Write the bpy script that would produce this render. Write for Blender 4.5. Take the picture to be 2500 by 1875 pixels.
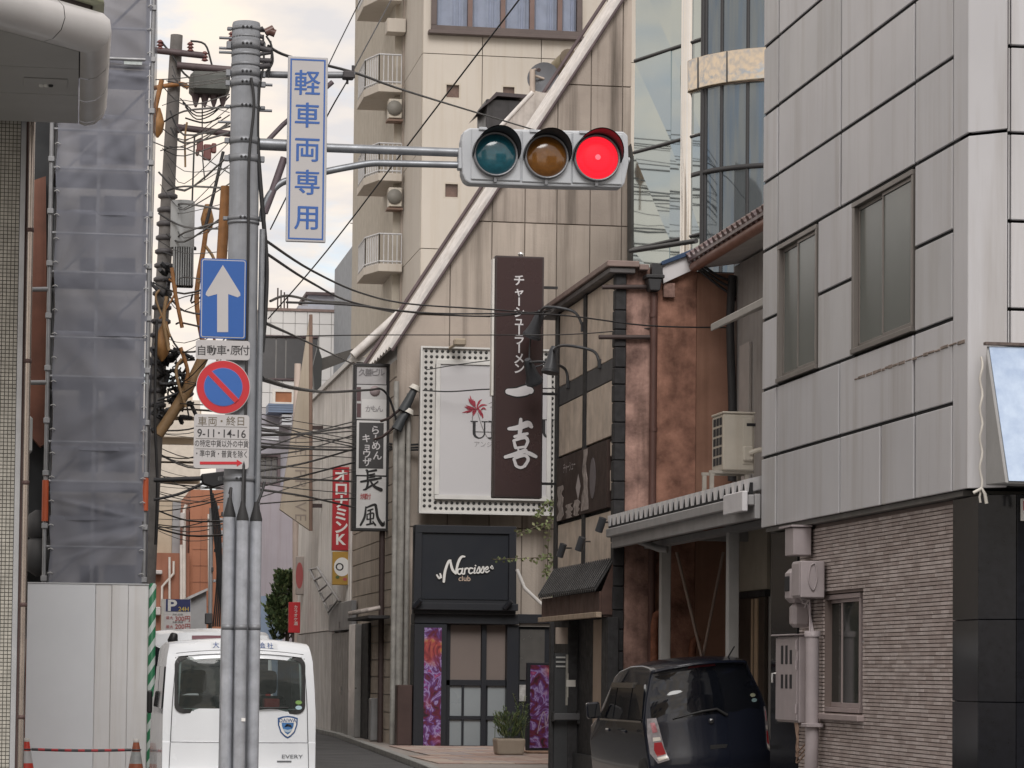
import bpy, bmesh, math, random
from mathutils import Vector, Matrix
R = math.radians
random.seed(7)
SC = bpy.context.scene
for o in list(bpy.data.objects):
    bpy.data.objects.remove(o)
COL = SC.collection

# ------------------------------------------------------------------ camera
FPX = 7000.0                     # focal length in photograph pixels (2500 wide)
PITCH, ROLL, YAW = R(2.76), R(0.59), R(-9.28)
SHIFT = 0.1001 - math.tan(PITCH)
CAMLOC = Vector((0, 0, 1.6))
CAMR = (Matrix.Rotation(YAW, 3, 'Z') @ Matrix.Rotation(R(90) + PITCH, 3, 'X') @ Matrix.Rotation(ROLL, 3, 'Z'))
cd = bpy.data.cameras.new('camera')
cd.sensor_width = 36; cd.lens = FPX / 2500 * 36
cd.shift_y = SHIFT * cd.lens / 36
cd.clip_start = 0.2; cd.clip_end = 3000
cam = bpy.data.objects.new('camera', cd); COL.objects.link(cam)
cam.matrix_world = Matrix.Translation(CAMLOC) @ CAMR.to_4x4()
SC.camera = cam
SC.render.resolution_x = 1024; SC.render.resolution_y = 768

# ------------------------------------------------------------------ sky and sun (thin bright cloud, soft light)
SUN_EL, SUN_AZ = R(42), R(184)          # azimuth clockwise from the street axis (+Y): high behind the camera
w = bpy.data.worlds.new('World'); SC.world = w; w.use_nodes = True
nt = w.node_tree; nt.nodes.clear()
def wn(t, **k):
    n = nt.nodes.new(t)
    for a, b in k.items(): setattr(n, a, b)
    return n
wo = wn('ShaderNodeOutputWorld'); bg = wn('ShaderNodeBackground'); bg.inputs[1].default_value = 0.1
sky = wn('ShaderNodeTexSky', sky_type='NISHITA', sun_disc=False, sun_elevation=SUN_EL, sun_rotation=SUN_AZ)
sky.air_density = 1.0; sky.dust_density = 1.5
tc = wn('ShaderNodeTexCoord'); sep = wn('ShaderNodeSeparateXYZ'); nt.links.new(tc.outputs['Generated'], sep.inputs[0])
den = wn('ShaderNodeMath', operation='ADD'); den.inputs[1].default_value = 0.16
mx = wn('ShaderNodeMath', operation='MAXIMUM'); mx.inputs[1].default_value = 0.0
nt.links.new(sep.outputs[2], mx.inputs[0]); nt.links.new(mx.outputs[0], den.inputs[0])
dx = wn('ShaderNodeMath', operation='DIVIDE'); dy = wn('ShaderNodeMath', operation='DIVIDE')
for d, k in ((dx, 0), (dy, 1)):
    nt.links.new(sep.outputs[k], d.inputs[0]); nt.links.new(den.outputs[0], d.inputs[1])
cb = wn('ShaderNodeCombineXYZ'); nt.links.new(dx.outputs[0], cb.inputs[0]); nt.links.new(dy.outputs[0], cb.inputs[1])
n1 = wn('ShaderNodeTexNoise'); n1.inputs['Scale'].default_value = 2.3; n1.inputs['Detail'].default_value = 9; n1.inputs['Roughness'].default_value = 0.62
n1.inputs['Distortion'].default_value = 0.4
nt.links.new(cb.outputs[0], n1.inputs['Vector'])
rp = wn('ShaderNodeValToRGB'); rp.color_ramp.elements[0].position = 0.28; rp.color_ramp.elements[1].position = 0.50
nt.links.new(n1.outputs[0], rp.inputs[0])
n2 = wn('ShaderNodeTexNoise'); n2.inputs['Scale'].default_value = 5.5; n2.inputs['Detail'].default_value = 8
nt.links.new(cb.outputs[0], n2.inputs['Vector'])
cr = wn('ShaderNodeValToRGB')
cr.color_ramp.elements[0].position = 0.36; cr.color_ramp.elements[0].color = (5.5, 5.3, 5.3, 1)
cr.color_ramp.elements[1].position = 0.58; cr.color_ramp.elements[1].color = (7.5, 6.6, 5.65, 1)
nt.links.new(n2.outputs[0], cr.inputs[0])
gain = wn('ShaderNodeMix', data_type='RGBA', blend_type='MULTIPLY'); gain.inputs[0].default_value = 1
gain.inputs[7].default_value = (1.15, 1.15, 1.15, 1)
nt.links.new(sky.outputs[0], gain.inputs[6])
mixs = wn('ShaderNodeMix', data_type='RGBA')
nt.links.new(rp.outputs[0], mixs.inputs[0]); nt.links.new(gain.outputs[2], mixs.inputs[6]); nt.links.new(cr.outputs[0], mixs.inputs[7])
nt.links.new(mixs.outputs[2], bg.inputs[0]); nt.links.new(bg.outputs[0], wo.inputs[0])
sd = bpy.data.lights.new('sun', 'SUN'); sd.energy = 1.35; sd.angle = R(30); sd.color = (1, 0.98, 0.955)
so = bpy.data.objects.new('sun', sd); COL.objects.link(so)
so.rotation_euler = Vector((math.sin(SUN_AZ) * math.cos(SUN_EL), math.cos(SUN_AZ) * math.cos(SUN_EL), math.sin(SUN_EL))).to_track_quat('Z', 'Y').to_euler()
so.location = (-20, -40, 60)
vs = SC.view_settings
vs.view_transform = 'Standard'; vs.look = 'None'; vs.exposure = 0.55; vs.gamma = 1.0; vs.use_curve_mapping = False
SC.cycles.use_denoising = True
SC.cycles.max_bounces = 8; SC.cycles.transparent_max_bounces = 12

# ------------------------------------------------------------------ surveying: photograph pixel -> point on a plane of the place
def ray(px, py):
    return CAMR @ Vector(((px - 1250) / FPX, -(py - 937.5) / FPX + SHIFT, -1))
def onY(px, py, Y):
    d = ray(px, py); return CAMLOC + d * ((Y - CAMLOC.y) / d.y)
def onX(px, py, X):
    d = ray(px, py); return CAMLOC + d * ((X - CAMLOC.x) / d.x)
def onZ(px, py, Z):
    d = ray(px, py); return CAMLOC + d * ((Z - CAMLOC.z) / d.z)
def rY(px0, py0, px1, py1, Y):
    mx_, my_ = (px0 + px1) / 2, (py0 + py1) / 2
    return onY(px0, my_, Y).x, onY(px1, my_, Y).x, onY(mx_, py1, Y).z, onY(mx_, py0, Y).z
def pY(pts, Y):
    return [(p.x, p.z) for p in (onY(a, b, Y) for a, b in pts)]

# ------------------------------------------------------------------ materials
MATS = {}
def M(name, rgb=(.5, .5, .5), rough=.6, metal=0., var=.12, scale=3., streak=0., bump=0., spec=.5, coat=0., emit=None, tint=None, fine=0., sfreq=(5, 5, .22)):
    if name in MATS: return MATS[name]
    m = bpy.data.materials.new(name); m.use_nodes = True; MATS[name] = m
    t = m.node_tree; b = t.nodes['Principled BSDF']
    b.inputs['Roughness'].default_value = rough; b.inputs['Metallic'].default_value = metal
    b.inputs['Specular IOR Level'].default_value = spec
    if coat: b.inputs['Coat Weight'].default_value = coat; b.inputs['Coat Roughness'].default_value = .05
    b.inputs['Base Color'].default_value = (*rgb, 1)
    if emit:
        b.inputs['Emission Color'].default_value = (*emit[0], 1); b.inputs['Emission Strength'].default_value = emit[1]
    L = t.links.new
    def N(k, **kw):
        n = t.nodes.new(k)
        for a, c in kw.items(): setattr(n, a, c)
        return n
    col = None
    geo = N('ShaderNodeNewGeometry')
    if var or streak or fine:
        rgbn = N('ShaderNodeRGB'); rgbn.outputs[0].default_value = (*rgb, 1); col = rgbn.outputs[0]
    def mul(col, fac_out, lo, hi, a0=.3, a1=.7, dark=None):
        mr = N('ShaderNodeMapRange'); mr.inputs[1].default_value = a0; mr.inputs[2].default_value = a1
        L(fac_out, mr.inputs[0])
        mr.inputs[3].default_value = 0; mr.inputs[4].default_value = 1
        mm = N('ShaderNodeMix', data_type='RGBA', blend_type='MULTIPLY'); mm.inputs[0].default_value = 1
        cc = N('ShaderNodeMix', data_type='RGBA')
        d = dark or (1, 1, 1)
        cc.inputs[6].default_value = (lo * d[0], lo * d[1], lo * d[2], 1); cc.inputs[7].default_value = (hi, hi, hi, 1)
        L(mr.outputs[0], cc.inputs[0]); L(col, mm.inputs[6]); L(cc.outputs[2], mm.inputs[7])
        return mm.outputs[2]
    if var:
        nz = N('ShaderNodeTexNoise'); nz.inputs['Scale'].default_value = scale; nz.inputs['Detail'].default_value = 5; nz.inputs['Roughness'].default_value = .6
        L(geo.outputs['Position'], nz.inputs['Vector'])
        col = mul(col, nz.outputs[0], 1 - var, 1 + var * .4, dark=tint)
        rr = N('ShaderNodeMapRange'); rr.inputs[1].default_value = .3; rr.inputs[2].default_value = .7
        rr.inputs[3].default_value = min(1, rough * 1.15); rr.inputs[4].default_value = rough * .9
        L(nz.outputs[0], rr.inputs[0]); L(rr.outputs[0], b.inputs['Roughness'])
    if streak:
        mp = N('ShaderNodeMapping'); mp.inputs['Scale'].default_value = sfreq; L(geo.outputs['Position'], mp.inputs[0])
        ns = N('ShaderNodeTexNoise'); ns.inputs['Scale'].default_value = 1; ns.inputs['Detail'].default_value = 6; ns.inputs['Roughness'].default_value = .65
        L(mp.outputs[0], ns.inputs['Vector'])
        col = mul(col, ns.outputs[0], 1 - streak, 1., .30, .52, dark=(1, .97, .93))
    if fine:
        nf = N('ShaderNodeTexNoise'); nf.inputs['Scale'].default_value = 60; nf.inputs['Detail'].default_value = 3
        L(geo.outputs['Position'], nf.inputs['Vector'])
        col = mul(col, nf.outputs[0], 1 - fine, 1 + fine * .5)
    if col is not None: L(col, b.inputs['Base Color'])
    if bump:
        nb = N('ShaderNodeTexNoise'); nb.inputs['Scale'].default_value = 25; nb.inputs['Detail'].default_value = 6
        L(geo.outputs['Position'], nb.inputs['Vector'])
        bp = N('ShaderNodeBump'); bp.inputs['Strength'].default_value = bump; bp.inputs['Distance'].default_value = .02
        L(nb.outputs[0], bp.inputs['Height']); L(bp.outputs[0], b.inputs['Normal'])
    return m

def glass(name, tint=(.6, .65, .65), trans=.5, rough=.02):
    if name in MATS: return MATS[name]
    m = bpy.data.materials.new(name); m.use_nodes = True; MATS[name] = m
    t = m.node_tree; b = t.nodes['Principled BSDF']; out = t.nodes['Material Output']
    b.inputs['Base Color'].default_value = (*[c * .12 for c in tint], 1); b.inputs['Roughness'].default_value = rough
    b.inputs['Specular IOR Level'].default_value = .8
    tr = t.nodes.new('ShaderNodeBsdfTransparent'); tr.inputs[0].default_value = (*tint, 1)
    mxn = t.nodes.new('ShaderNodeMixShader')
    lw = t.nodes.new('ShaderNodeLayerWeight'); lw.inputs[0].default_value = .3
    mr = t.nodes.new('ShaderNodeMapRange'); mr.inputs[3].default_value = 1 - trans; mr.inputs[4].default_value = 1
    t.links.new(lw.outputs['Facing'], mr.inputs[0]); t.links.new(mr.outputs[0], mxn.inputs[0])
    t.links.new(tr.outputs[0], mxn.inputs[1]); t.links.new(b.outputs[0], mxn.inputs[2]); t.links.new(mxn.outputs[0], out.inputs[0])
    return m

# ------------------------------------------------------------------ mesh helpers
class MB:
    def __init__(self): self.v = []; self.f = []; self.sm = []; self.mi = []; self.cur = 0
    def add(self, vs_, fs, smooth=False):
        k = len(self.v); self.v += [tuple(p) for p in vs_]
        for f in fs: self.f.append([i + k for i in f]); self.sm.append(smooth); self.mi.append(self.cur)
        return self
    def box(self, x0, x1, y0, y1, z0, z1):
        x0, x1 = min(x0, x1), max(x0, x1); y0, y1 = min(y0, y1), max(y0, y1); z0, z1 = min(z0, z1), max(z0, z1)
        return self.add([(x0, y0, z0), (x1, y0, z0), (x1, y1, z0), (x0, y1, z0), (x0, y0, z1), (x1, y0, z1), (x1, y1, z1), (x0, y1, z1)],
                        [(0, 3, 2, 1), (4, 5, 6, 7), (0, 1, 5, 4), (1, 2, 6, 5), (2, 3, 7, 6), (3, 0, 4, 7)])
    def pr(self, A, B):
        n = len(A)
        return self.add(list(A) + list(B), [list(range(n)), list(range(2 * n - 1, n - 1, -1))] + [(i, i + n, (i + 1) % n + n, (i + 1) % n) for i in range(n)])
    def prY(self, pts, y0, y1): return self.pr([(x, y0, z) for x, z in pts], [(x, y1, z) for x, z in pts])
    def prX(self, pts, x0, x1): return self.pr([(x0, y, z) for y, z in pts], [(x1, y, z) for y, z in pts])
    def prZ(self, pts, z0, z1): return self.pr([(x, y, z0) for x, y in pts], [(x, y, z1) for x, y in pts])
    def tube(self, path, r, n=8, cap=True):
        P = [Vector(p) for p in path]; m = len(P)
        rs = r if isinstance(r, (list, tuple)) else [r] * m
        rings = []; up = None
        for i in range(m):
            d = (P[min(i + 1, m - 1)] - P[max(i - 1, 0)])
            if d.length < 1e-9: d = Vector((0, 0, 1))
            d.normalize()
            if up is None:
                a = Vector((0, 0, 1)) if abs(d.z) < .9 else Vector((1, 0, 0))
                u = d.cross(a).normalized()
            else:
                u = (up - d * up.dot(d))
                u = u.normalized() if u.length > 1e-6 else d.orthogonal().normalized()
            up = u; v = d.cross(u)
            rings.append([P[i] + (u * math.cos(2 * math.pi * k / n) + v * math.sin(2 * math.pi * k / n)) * rs[i] for k in range(n)])
        vs_ = [p for rg in rings for p in rg]
        fs = [(i * n + k, i * n + (k + 1) % n, (i + 1) * n + (k + 1) % n, (i + 1) * n + k) for i in range(m - 1) for k in range(n)]
        self.add(vs_, fs, True)
        if cap:
            self.add(rings[0], [list(range(n))]); self.add(rings[-1], [list(range(n))])
        return self
    def lathe(self, c, prof, n=16, axis='z'):
        vs_ = []
        for r, h in prof:
            for k in range(n):
                a = 2 * math.pi * k / n; p, q = r * math.cos(a), r * math.sin(a)
                vs_.append((c[0] + p, c[1] + q, c[2] + h) if axis == 'z' else (c[0] + p, c[1] + h, c[2] + q) if axis == 'y' else (c[0] + h, c[1] + p, c[2] + q))
        m = len(prof)
        self.add(vs_, [(i * n + k, i * n + (k + 1) % n, (i + 1) * n + (k + 1) % n, (i + 1) * n + k) for i in range(m - 1) for k in range(n)], True)
        if prof[0][0] > 1e-5: self.add(vs_[:n], [list(range(n))])
        if prof[-1][0] > 1e-5: self.add(vs_[-n:], [list(range(n))])
        return self
    def quad(self, *p): return self.add(p, [list(range(len(p)))])
    def grid(self, fn, nu, nv, smooth=True):
        vs_ = [fn(i / nu, j / nv) for j in range(nv + 1) for i in range(nu + 1)]
        return self.add(vs_, [(j * (nu + 1) + i, j * (nu + 1) + i + 1, (j + 1) * (nu + 1) + i + 1, (j + 1) * (nu + 1) + i) for j in range(nv) for i in range(nu)], smooth)
    def mesh(self, name, mats, bevel=0., seg=1, recalc=True, xf=None):
        bm = bmesh.new()
        vv = [bm.verts.new(xf(p) if xf else p) for p in self.v]
        for f, s, i in zip(self.f, self.sm, self.mi):
            try: ff = bm.faces.new([vv[k] for k in f]); ff.smooth = s; ff.material_index = i
            except ValueError: pass
        if bevel or recalc:
            bmesh.ops.remove_doubles(bm, verts=bm.verts, dist=1e-5) if bevel else None
        if recalc: bmesh.ops.recalc_face_normals(bm, faces=bm.faces)
        if bevel:
            es = [e for e in bm.edges if len(e.link_faces) == 2 and e.calc_face_angle(0) > R(28)]
            bmesh.ops.bevel(bm, geom=es, offset=bevel, segments=seg, affect='EDGES', profile=.5, clamp_overlap=True)
        me = bpy.data.meshes.new(name); bm.to_mesh(me); bm.free()
        for m in (mats if isinstance(mats, (list, tuple)) else [mats]): me.materials.append(m)
        return me
    def build(self, name, mats, parent=None, bevel=0., seg=1, local=False, recalc=True, xf=None):
        return link(name, self.mesh(name, mats, bevel, seg, recalc, xf), parent, local)

WLOC = {}
def link(name, me, parent=None, local=False, loc=None, scale=None):
    o = bpy.data.objects.new(name, me); COL.objects.link(o)
    if loc is not None: o.location = loc
    if scale is not None: o.scale = scale
    if parent is not None:
        o.parent = parent
        if not local: o.matrix_parent_inverse = Matrix.Translation(-WLOC.get(parent.name, Vector((0, 0, 0))))
    return o
def thing(name, label, cat, loc=(0, 0, 0), group=None, rot=None, kind=None):
    o = bpy.data.objects.new(name, None); COL.objects.link(o); o.location = loc; o.empty_display_size = .2
    if rot: o.rotation_euler = rot
    WLOC[o.name] = Vector(loc)
    return tag(o, label, cat, group, kind)
def tag(o, label=None, cat=None, group=None, kind=None):
    if label: o['label'] = label
    if cat: o['category'] = cat
    if group: o['group'] = group
    if kind: o['kind'] = kind
    return o
def bx(name, mat, parent, x0, x1, y0, y1, z0, z1, bevel=0., local=False):
    return MB().box(x0, x1, y0, y1, z0, z1).build(name, mat, parent, bevel, local=local)
def tb(name, mat, parent, path, r, n=8, local=False):
    return MB().tube(path, r, n).build(name, mat, parent, local=local, recalc=False)
def curve_pts(pts, n=6):
    P = [Vector(p) for p in pts]; out = []
    for i in range(len(P) - 1):
        a, b_, c, d = P[max(i - 1, 0)], P[i], P[i + 1], P[min(i + 2, len(P) - 1)]
        for k in range(n):
            t = k / n
            out.append(.5 * ((2 * b_) + (c - a) * t + (2 * a - 5 * b_ + 4 * c - d) * t * t + (3 * b_ - a - 3 * c + d) * t ** 3))
    out.append(P[-1]); return out

# ------------------------------------------------------------------ lettering
def glyphs(body, bold=0.):
    c = bpy.data.curves.new('text', 'FONT'); c.body = body; c.size = 1; c.offset = bold; c.resolution_u = 3
    o = bpy.data.objects.new('text', c); COL.objects.link(o)
    me = bpy.data.meshes.new_from_object(o)
    v = [(p.co.x, p.co.y) for p in me.vertices]; f = [list(p.vertices) for p in me.polygons]
    bpy.data.objects.remove(o); bpy.data.curves.remove(c); bpy.data.meshes.remove(me)
    return v, f
def letters(name, items, mat, parent, frame, depth=.004, local=False):
    """items: (body, u, v, size, rot, bold, sx) with (u,v) the glyph box centre in the sign plane; frame(u, v, d) -> point, d out of the plane"""
    outo = []
    for it in items:
        mb = MB()
        body, u, v, s = it[:4]; rot = it[4] if len(it) > 4 else 0; bold = it[5] if len(it) > 5 else 0; sx = it[6] if len(it) > 6 else 1
        vv, ff = glyphs(body, bold)
        if not vv: continue
        if len(body) == 1 and ord(body) > 0x2000: cx, cy = .5, .38
        else:
            cx = (min(p[0] for p in vv) + max(p[0] for p in vv)) / 2; cy = .38 if any(ord(ch) > 0x2000 for ch in body) else .34
        ca, sa = math.cos(rot), math.sin(rot)
        out = []
        for x, y in vv:
            a, b = (x - cx) * s * sx, (y - cy) * s
            out.append(frame(u + a * ca - b * sa, v + a * sa + b * ca, depth))
        mb.add(out, ff)
        outo.append(mb.build(name, mat, parent, recalc=False, local=local))
    return outo
def frY(Y, x0=0., z0=0.):            # a sign facing the camera side (-Y)
    return lambda u, v, d: (x0 + u, Y - d, z0 + v)
def frX(X):                          # a sign facing the street (-X); u runs towards the camera
    return lambda u, v, d: (X - d, -u, v)
def brush(strokes, fr, depth, w=1.):
    """strokes: list of [(u, v, width), ...]; rounded, swelling ribbons"""
    mb = MB()
    for k, st in enumerate(strokes):
        P = curve_pts([(a, b, c) for a, b, c in st], 5); L_ = []; R_ = []
        for i, p in enumerate(P):
            t = (P[min(i + 1, len(P) - 1)] - P[max(i - 1, 0)]); t.z = 0; t.normalize(); n = Vector((-t.y, t.x, 0)); h = p.z * w / 2
            L_.append((p.x + n.x * h, p.y + n.y * h)); R_.append((p.x - n.x * h, p.y - n.y * h))
        def cap(c, dirv, h):
            a0 = math.atan2(dirv.y, dirv.x); return [(c.x + h * math.cos(a0 + a), c.y + h * math.sin(a0 + a)) for a in (R(60), R(20), R(-20), R(-60))]
        e = P[-1] - P[-2]; s = P[0] - P[1]
        e.z = s.z = 0
        poly = L_ + cap(P[-1], e, P[-1].z * w / 2) + R_[::-1] + cap(P[0], s, P[0].z * w / 2)
        d = depth + .0006 * k
        n = len(L_)
        mb.add([fr(a, b, d) for a, b in L_] + [fr(a, b, d) for a, b in R_], [(i, i + 1, n + i + 1, n + i) for i in range(n - 1)])
        c1 = [L_[-1]] + cap(P[-1], e, P[-1].z * w / 2) + [R_[-1]]; c0 = [R_[0]] + cap(P[0], s, P[0].z * w / 2) + [L_[0]]
        for c in (c1, c0): mb.add([fr(a, b, d) for a, b in c], [list(range(len(c)))])
    return mb
def gridframe(mb, x0, x1, z0, z1, y0, y1, t):       # a rectangular ring facing -Y
    mb.box(x0, x1, y0, y1, z0, z0 + t); mb.box(x0, x1, y0, y1, z1 - t, z1)
    mb.box(x0, x0 + t, y0, y1, z0 + t, z1 - t); mb.box(x1 - t, x1, y0, y1, z0 + t, z1 - t); return mb
# ------------------------------------------------------------------ ground, road, pavement
asphalt = M('asphalt', (.075, .075, .078), .9, var=.25, scale=1.2, bump=.3, fine=.25)
conc = M('concrete_ground', (.2, .195, .185), .9, var=.2, scale=1.5, bump=.2)
MB().quad((-300, -200, 0), (300, -200, 0), (300, 600, 0), (-300, 600, 0)).build('ground', conc)['kind'] = 'structure'
MB().quad((1.2, 10, .004), (7.6, 10, .004), (7.6, 130, .004), (1.2, 130, .004)).build('road', asphalt)['kind'] = 'structure'
MB().quad((-60, -6, .005), (60, -6, .005), (60, 17, .005), (-60, 17, .005)).build('crossing_road', asphalt)['kind'] = 'structure'
K = [onZ(700, 1772, .0), onZ(820, 1801, .0), onZ(1008, 1873, .0), onZ(1130, 1925, .0), onZ(1330, 2020, .0)]
K = [Vector((p.x, p.y, 0)) for p in K]
KH = .11
pv = MB().prZ([(p.x + .16, p.y) for p in K] + [(9.4, K[-1].y), (9.4, K[0].y)], 0.002, KH - .02)
pav = pv.build('pavement', M('pavement_bed', (.3, .27, .25), .9)); pav['kind'] = 'structure'
tmesh = MB().box(-.205, .205, -.205, .205, 0, .02)
tmats = [M('paver_pink', (.40, .29, .25), .85, var=.2), M('paver_buff', (.44, .36, .31), .85, var=.2), M('paver_grey', (.36, .31, .30), .85, var=.2)]
tms = [tmesh.mesh('paving_tile', m, .006) for m in tmats]
for j in range(24):
    for i in range(8):
        y = 46.2 + j * .425; x = 6.55 + i * .425
        kx = None
        for a, b in zip(K, K[1:]):
            if b.y <= y <= a.y: kx = a.x + (b.x - a.x) * (a.y - y) / (a.y - b.y)
        if kx is None or x - .21 < kx + .16: continue
        link('paving_tile', random.choices(tms, (5, 3, 2))[0], pav, loc=(x, y, KH - .018 + random.uniform(-.002, .002)))
kerb = thing('kerb', 'grey concrete kerb along the right of the road', 'kerb', (K[2].x, K[2].y, 0), kind='structure')
kmat = M('kerb_stone', (.3, .3, .29), .85, var=.25, scale=4)
for a, b in zip(K, K[1:]):
    L_ = (b - a).length; n = max(1, int(L_ / 1.2))
    for i in range(n):
        p = a.lerp(b, i / n); q = a.lerp(b, (i + 1) / n - .015 / L_)
        d = (b - a).normalized(); s = Vector((d.y, -d.x, 0)) * .15
        if s.x < 0: s = -s
        MB().prZ([(p.x, p.y), (q.x, q.y), (q.x + s.x, q.y + s.y), (p.x + s.x, p.y + s.y)], 0, KH).build('kerb_stone', kmat, kerb, .012)

# ------------------------------------------------------------------ white panel office building on the right
XR = 7.9
yR = lambda px, py=700: onX(px, py, XR).y
zR = lambda py, px=1860: onX(px, py, XR).z
YC, YE = yR(2363), yR(1860)
pan = M('white_panel', (.55, .55, .575), .42, var=.09, scale=.45, streak=.17, sfreq=(2.3, 2.3, .16))
pan2 = M('white_panel_light', (.57, .567, .59), .42, var=.09, scale=.45, streak=.2, sfreq=(2.9, 2.9, .2))
pan3 = M('white_panel_dull', (.53, .53, .545), .45, var=.1, scale=.5, streak=.2, sfreq=(2, 2, .15))
dark = M('joint_dark', (.02, .02, .022), .8, var=0)
alu = M('bronze_aluminium', (.23, .21, .195), .4, metal=.5, var=.06)
ob = thing('office_building', 'office building clad in large pale grey panels above a brick-tiled ground floor', 'building', (XR + 3, YC + 2, 0))
ZJ = [zR(y) for y in (-540, -375, -209, -43, 122, 286.5, 451, 617, 785, 955, 1119, 1292)]
ztop, zbot = ZJ[0], ZJ[-1]
W = {k: yR(k) for k in (1860, 1897, 1995, 2050, 2051, 2080, 2151, 2231, 2234, 2326, 2330, 2363)}
CH = .30                        # chamfer at the street corner
for za_, zb_, y_a, y_b in ((zbot + .02, ZJ[9], YC + CH, YE - .01), (ZJ[7], ztop - .02, YC + CH, YE - .01), (ZJ[9], ZJ[7], YC + CH, W[2231]), (ZJ[9], ZJ[7], W[2080], W[1995]), (ZJ[9], ZJ[7], W[1897], YE - .01)):
    bx('wall', dark, ob, XR + .028, XR + .069, y_a, y_b, za_, zb_)
bx('wall', dark, ob, XR + .07, XR + 9, YC + CH, YE - .01, zbot + .02, ztop - .02)
bx('wall', dark, ob, XR + CH, XR + 9, YC - .2 + .06, YC + CH - .01, zbot + .02, ztop - .02)
def panel(pxa, pxb, za, zb, gy=.032, gz=.017, m=None, name='panel'):
    return bx(name, m or random.choice((pan, pan2, pan3)), ob, XR + random.uniform(0, .004), XR + .026, W[pxb] + gy, W[pxa] - gy, za + gz, zb - gz, .006)
for i in range(len(ZJ) - 1):
    za, zb = ZJ[i + 1], ZJ[i]
    if i < 7: cols = [(1860, 1897), (1897, 2050), (2050, 2231), (2231, 2326)]
    elif i < 9: cols = [(1860, 1897), (1995, 2080), (2231, 2326)]
    elif i == 9: cols = [(1860, 1897), (1897, 2050), (2050, 2231), (2231, 2326)]
    else: cols = [(1860, 1897), (1897, 2051), (2051, 2151), (2151, 2234), (2234, 2326)]
    for a, b in cols: panel(a, b, za, zb)
zD = ZJ[7]
for za, zb in ((zbot, zD), (zD, ztop)):
    panel(2326, 2363, za, zb, gy=.006, name='corner_panel')
    y0 = YC + .004; x0 = XR + .002
    MB().prZ([(x0, y0), (x0 + CH - .03, y0 - .25), (x0 + CH - .03, y0 - .2), (x0 + .05, y0 + .03)], za + .016, zb - .016).build('corner_panel', pan2, ob, .004)
YF = YC - .25
fz = [onY(2480, y, YF).z for y in (1190, 970, 755, 540, 325, 113, -100, -310)]
xs = [XR + CH - .02, onY(2465, 700, YF).x, onY(2465, 700, YF).x + 1.6, onY(2465, 700, YF).x + 3.2, XR + 6]
for a, b in zip(fz, fz[1:]):
    for j in range(len(xs) - 1):
        bx('panel', random.choice((pan, pan2)), ob, xs[j] + .012, xs[j + 1] - .012, YF, YF + .05, a + .014, b - .014, .006)
# two upper windows and the ground-floor window
def side_window(pxa, pxb, z0, z1, split=.5, X=XR, fm=alu, deep=.05, thing_=ob, label=None, pm=None):
    ya, yb = onX(pxb, 700, X).y, onX(pxa, 700, X).y     # near, far
    f = MB(); t = .05
    f.box(X - .015, X + .09, ya, yb, z1 - t, z1); f.box(X - .025, X + .09, ya, yb, z0, z0 + t)
    f.box(X - .01, X + .09, ya, ya + t, z0 + t, z1 - t); f.box(X - .01, X + .09, yb - t * 1.6, yb, z0 + t, z1 - t)
    wobj = f.build('window', fm, thing_, .004)
    if label: wobj['label'] = label
    ym = ya + (yb - ya) * split
    for k, (p, q, dx_) in enumerate(((ya + t, ym + .03, .012), (ym - .03, yb - t * 1.6, .038))):
        s = MB(); st = .035
        s.box(X + dx_, X + dx_ + .025, p, q, z0 + t, z0 + t + st * 1.4); s.box(X + dx_, X + dx_ + .025, p, q, z1 - t - st, z1 - t)
        s.box(X + dx_, X + dx_ + .025, p, p + st, z0 + t + st, z1 - t - st); s.box(X + dx_, X + dx_ + .025, q - st, q, z0 + t + st, z1 - t - st)
        s.build('sash', fm, wobj, .003)
        bx('pane', pm or M('frosted_pane', (.13, .145, .138), .2, var=.1, scale=.7, spec=.4), wobj, X + dx_ + .01, X + dx_ + .014, p + st, q - st, z0 + t + st, z1 - t - st)
    return wobj
MB().box(XR + .075, XR + .5, W[1995], W[1897], ZJ[9], ZJ[7]).build('window_recess', M('room_dark', (.05, .05, .05), .8, var=0), ob)
side_window(1899, 1994, ZJ[9] + .02, ZJ[7] - .03)
side_window(2081, 2229, ZJ[9] + .02, ZJ[7] - .03)
# old sealant smeared along a covered joint below the large window
zs_ = zR(1006); pxs_ = 2088
while pxs_ < 2352:
    wq_ = random.uniform(7, 22); a_, b_ = yR(pxs_ + wq_ * .85), yR(pxs_)
    if b_ - a_ > .01 and a_ > YC + .02: bx('old_sealant', M('rust_sealant', (.27, .22, .19), .9, var=.5, scale=12), ob, XR - .007, XR + .012, a_, b_, zs_ - random.uniform(.004, .022), zs_ + random.uniform(.004, .02), .004)
    pxs_ += wq_
# ground floor: thin brick tiles, black stone, soffit
XT = XR + .14
bx('soffit', M('soffit_grey', (.22, .21, .2), .8), ob, XR + .06, XR + 9, YC + CH, YE - .02, zbot - .03, zbot + .018)
grout = M('grout', (.19, .148, .135), .9, var=.1)
YT0, YT1 = onX(2333, 1500, XT).y, onX(1952, 1500, XT).y
wz0, wz1 = onX(2055, 1742, XT).z, onX(2055, 1447, XT).z
wy0, wy1 = onX(2106, 1600, XT).y, onX(2010, 1600, XT).y
for y_a, y_b, z_a, z_b in ((YT0, YT1, 0, wz0), (YT0, YT1, wz1, zbot - .035), (YT0, wy0, wz0, wz1), (wy1, YT1, wz0, wz1)):
    bx('wall', grout, ob, XT + .018, XT + .16, y_a, y_b, z_a, z_b)
tm3 = [M('brick_tile_a', (.45, .385, .365), .75, var=.2, scale=6), M('brick_tile_b', (.52, .455, .435), .75, var=.2, scale=6), M('brick_tile_c', (.39, .325, .305), .75, var=.2, scale=6)]
TP, TH, TL = .0377, .0285, .235
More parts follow.
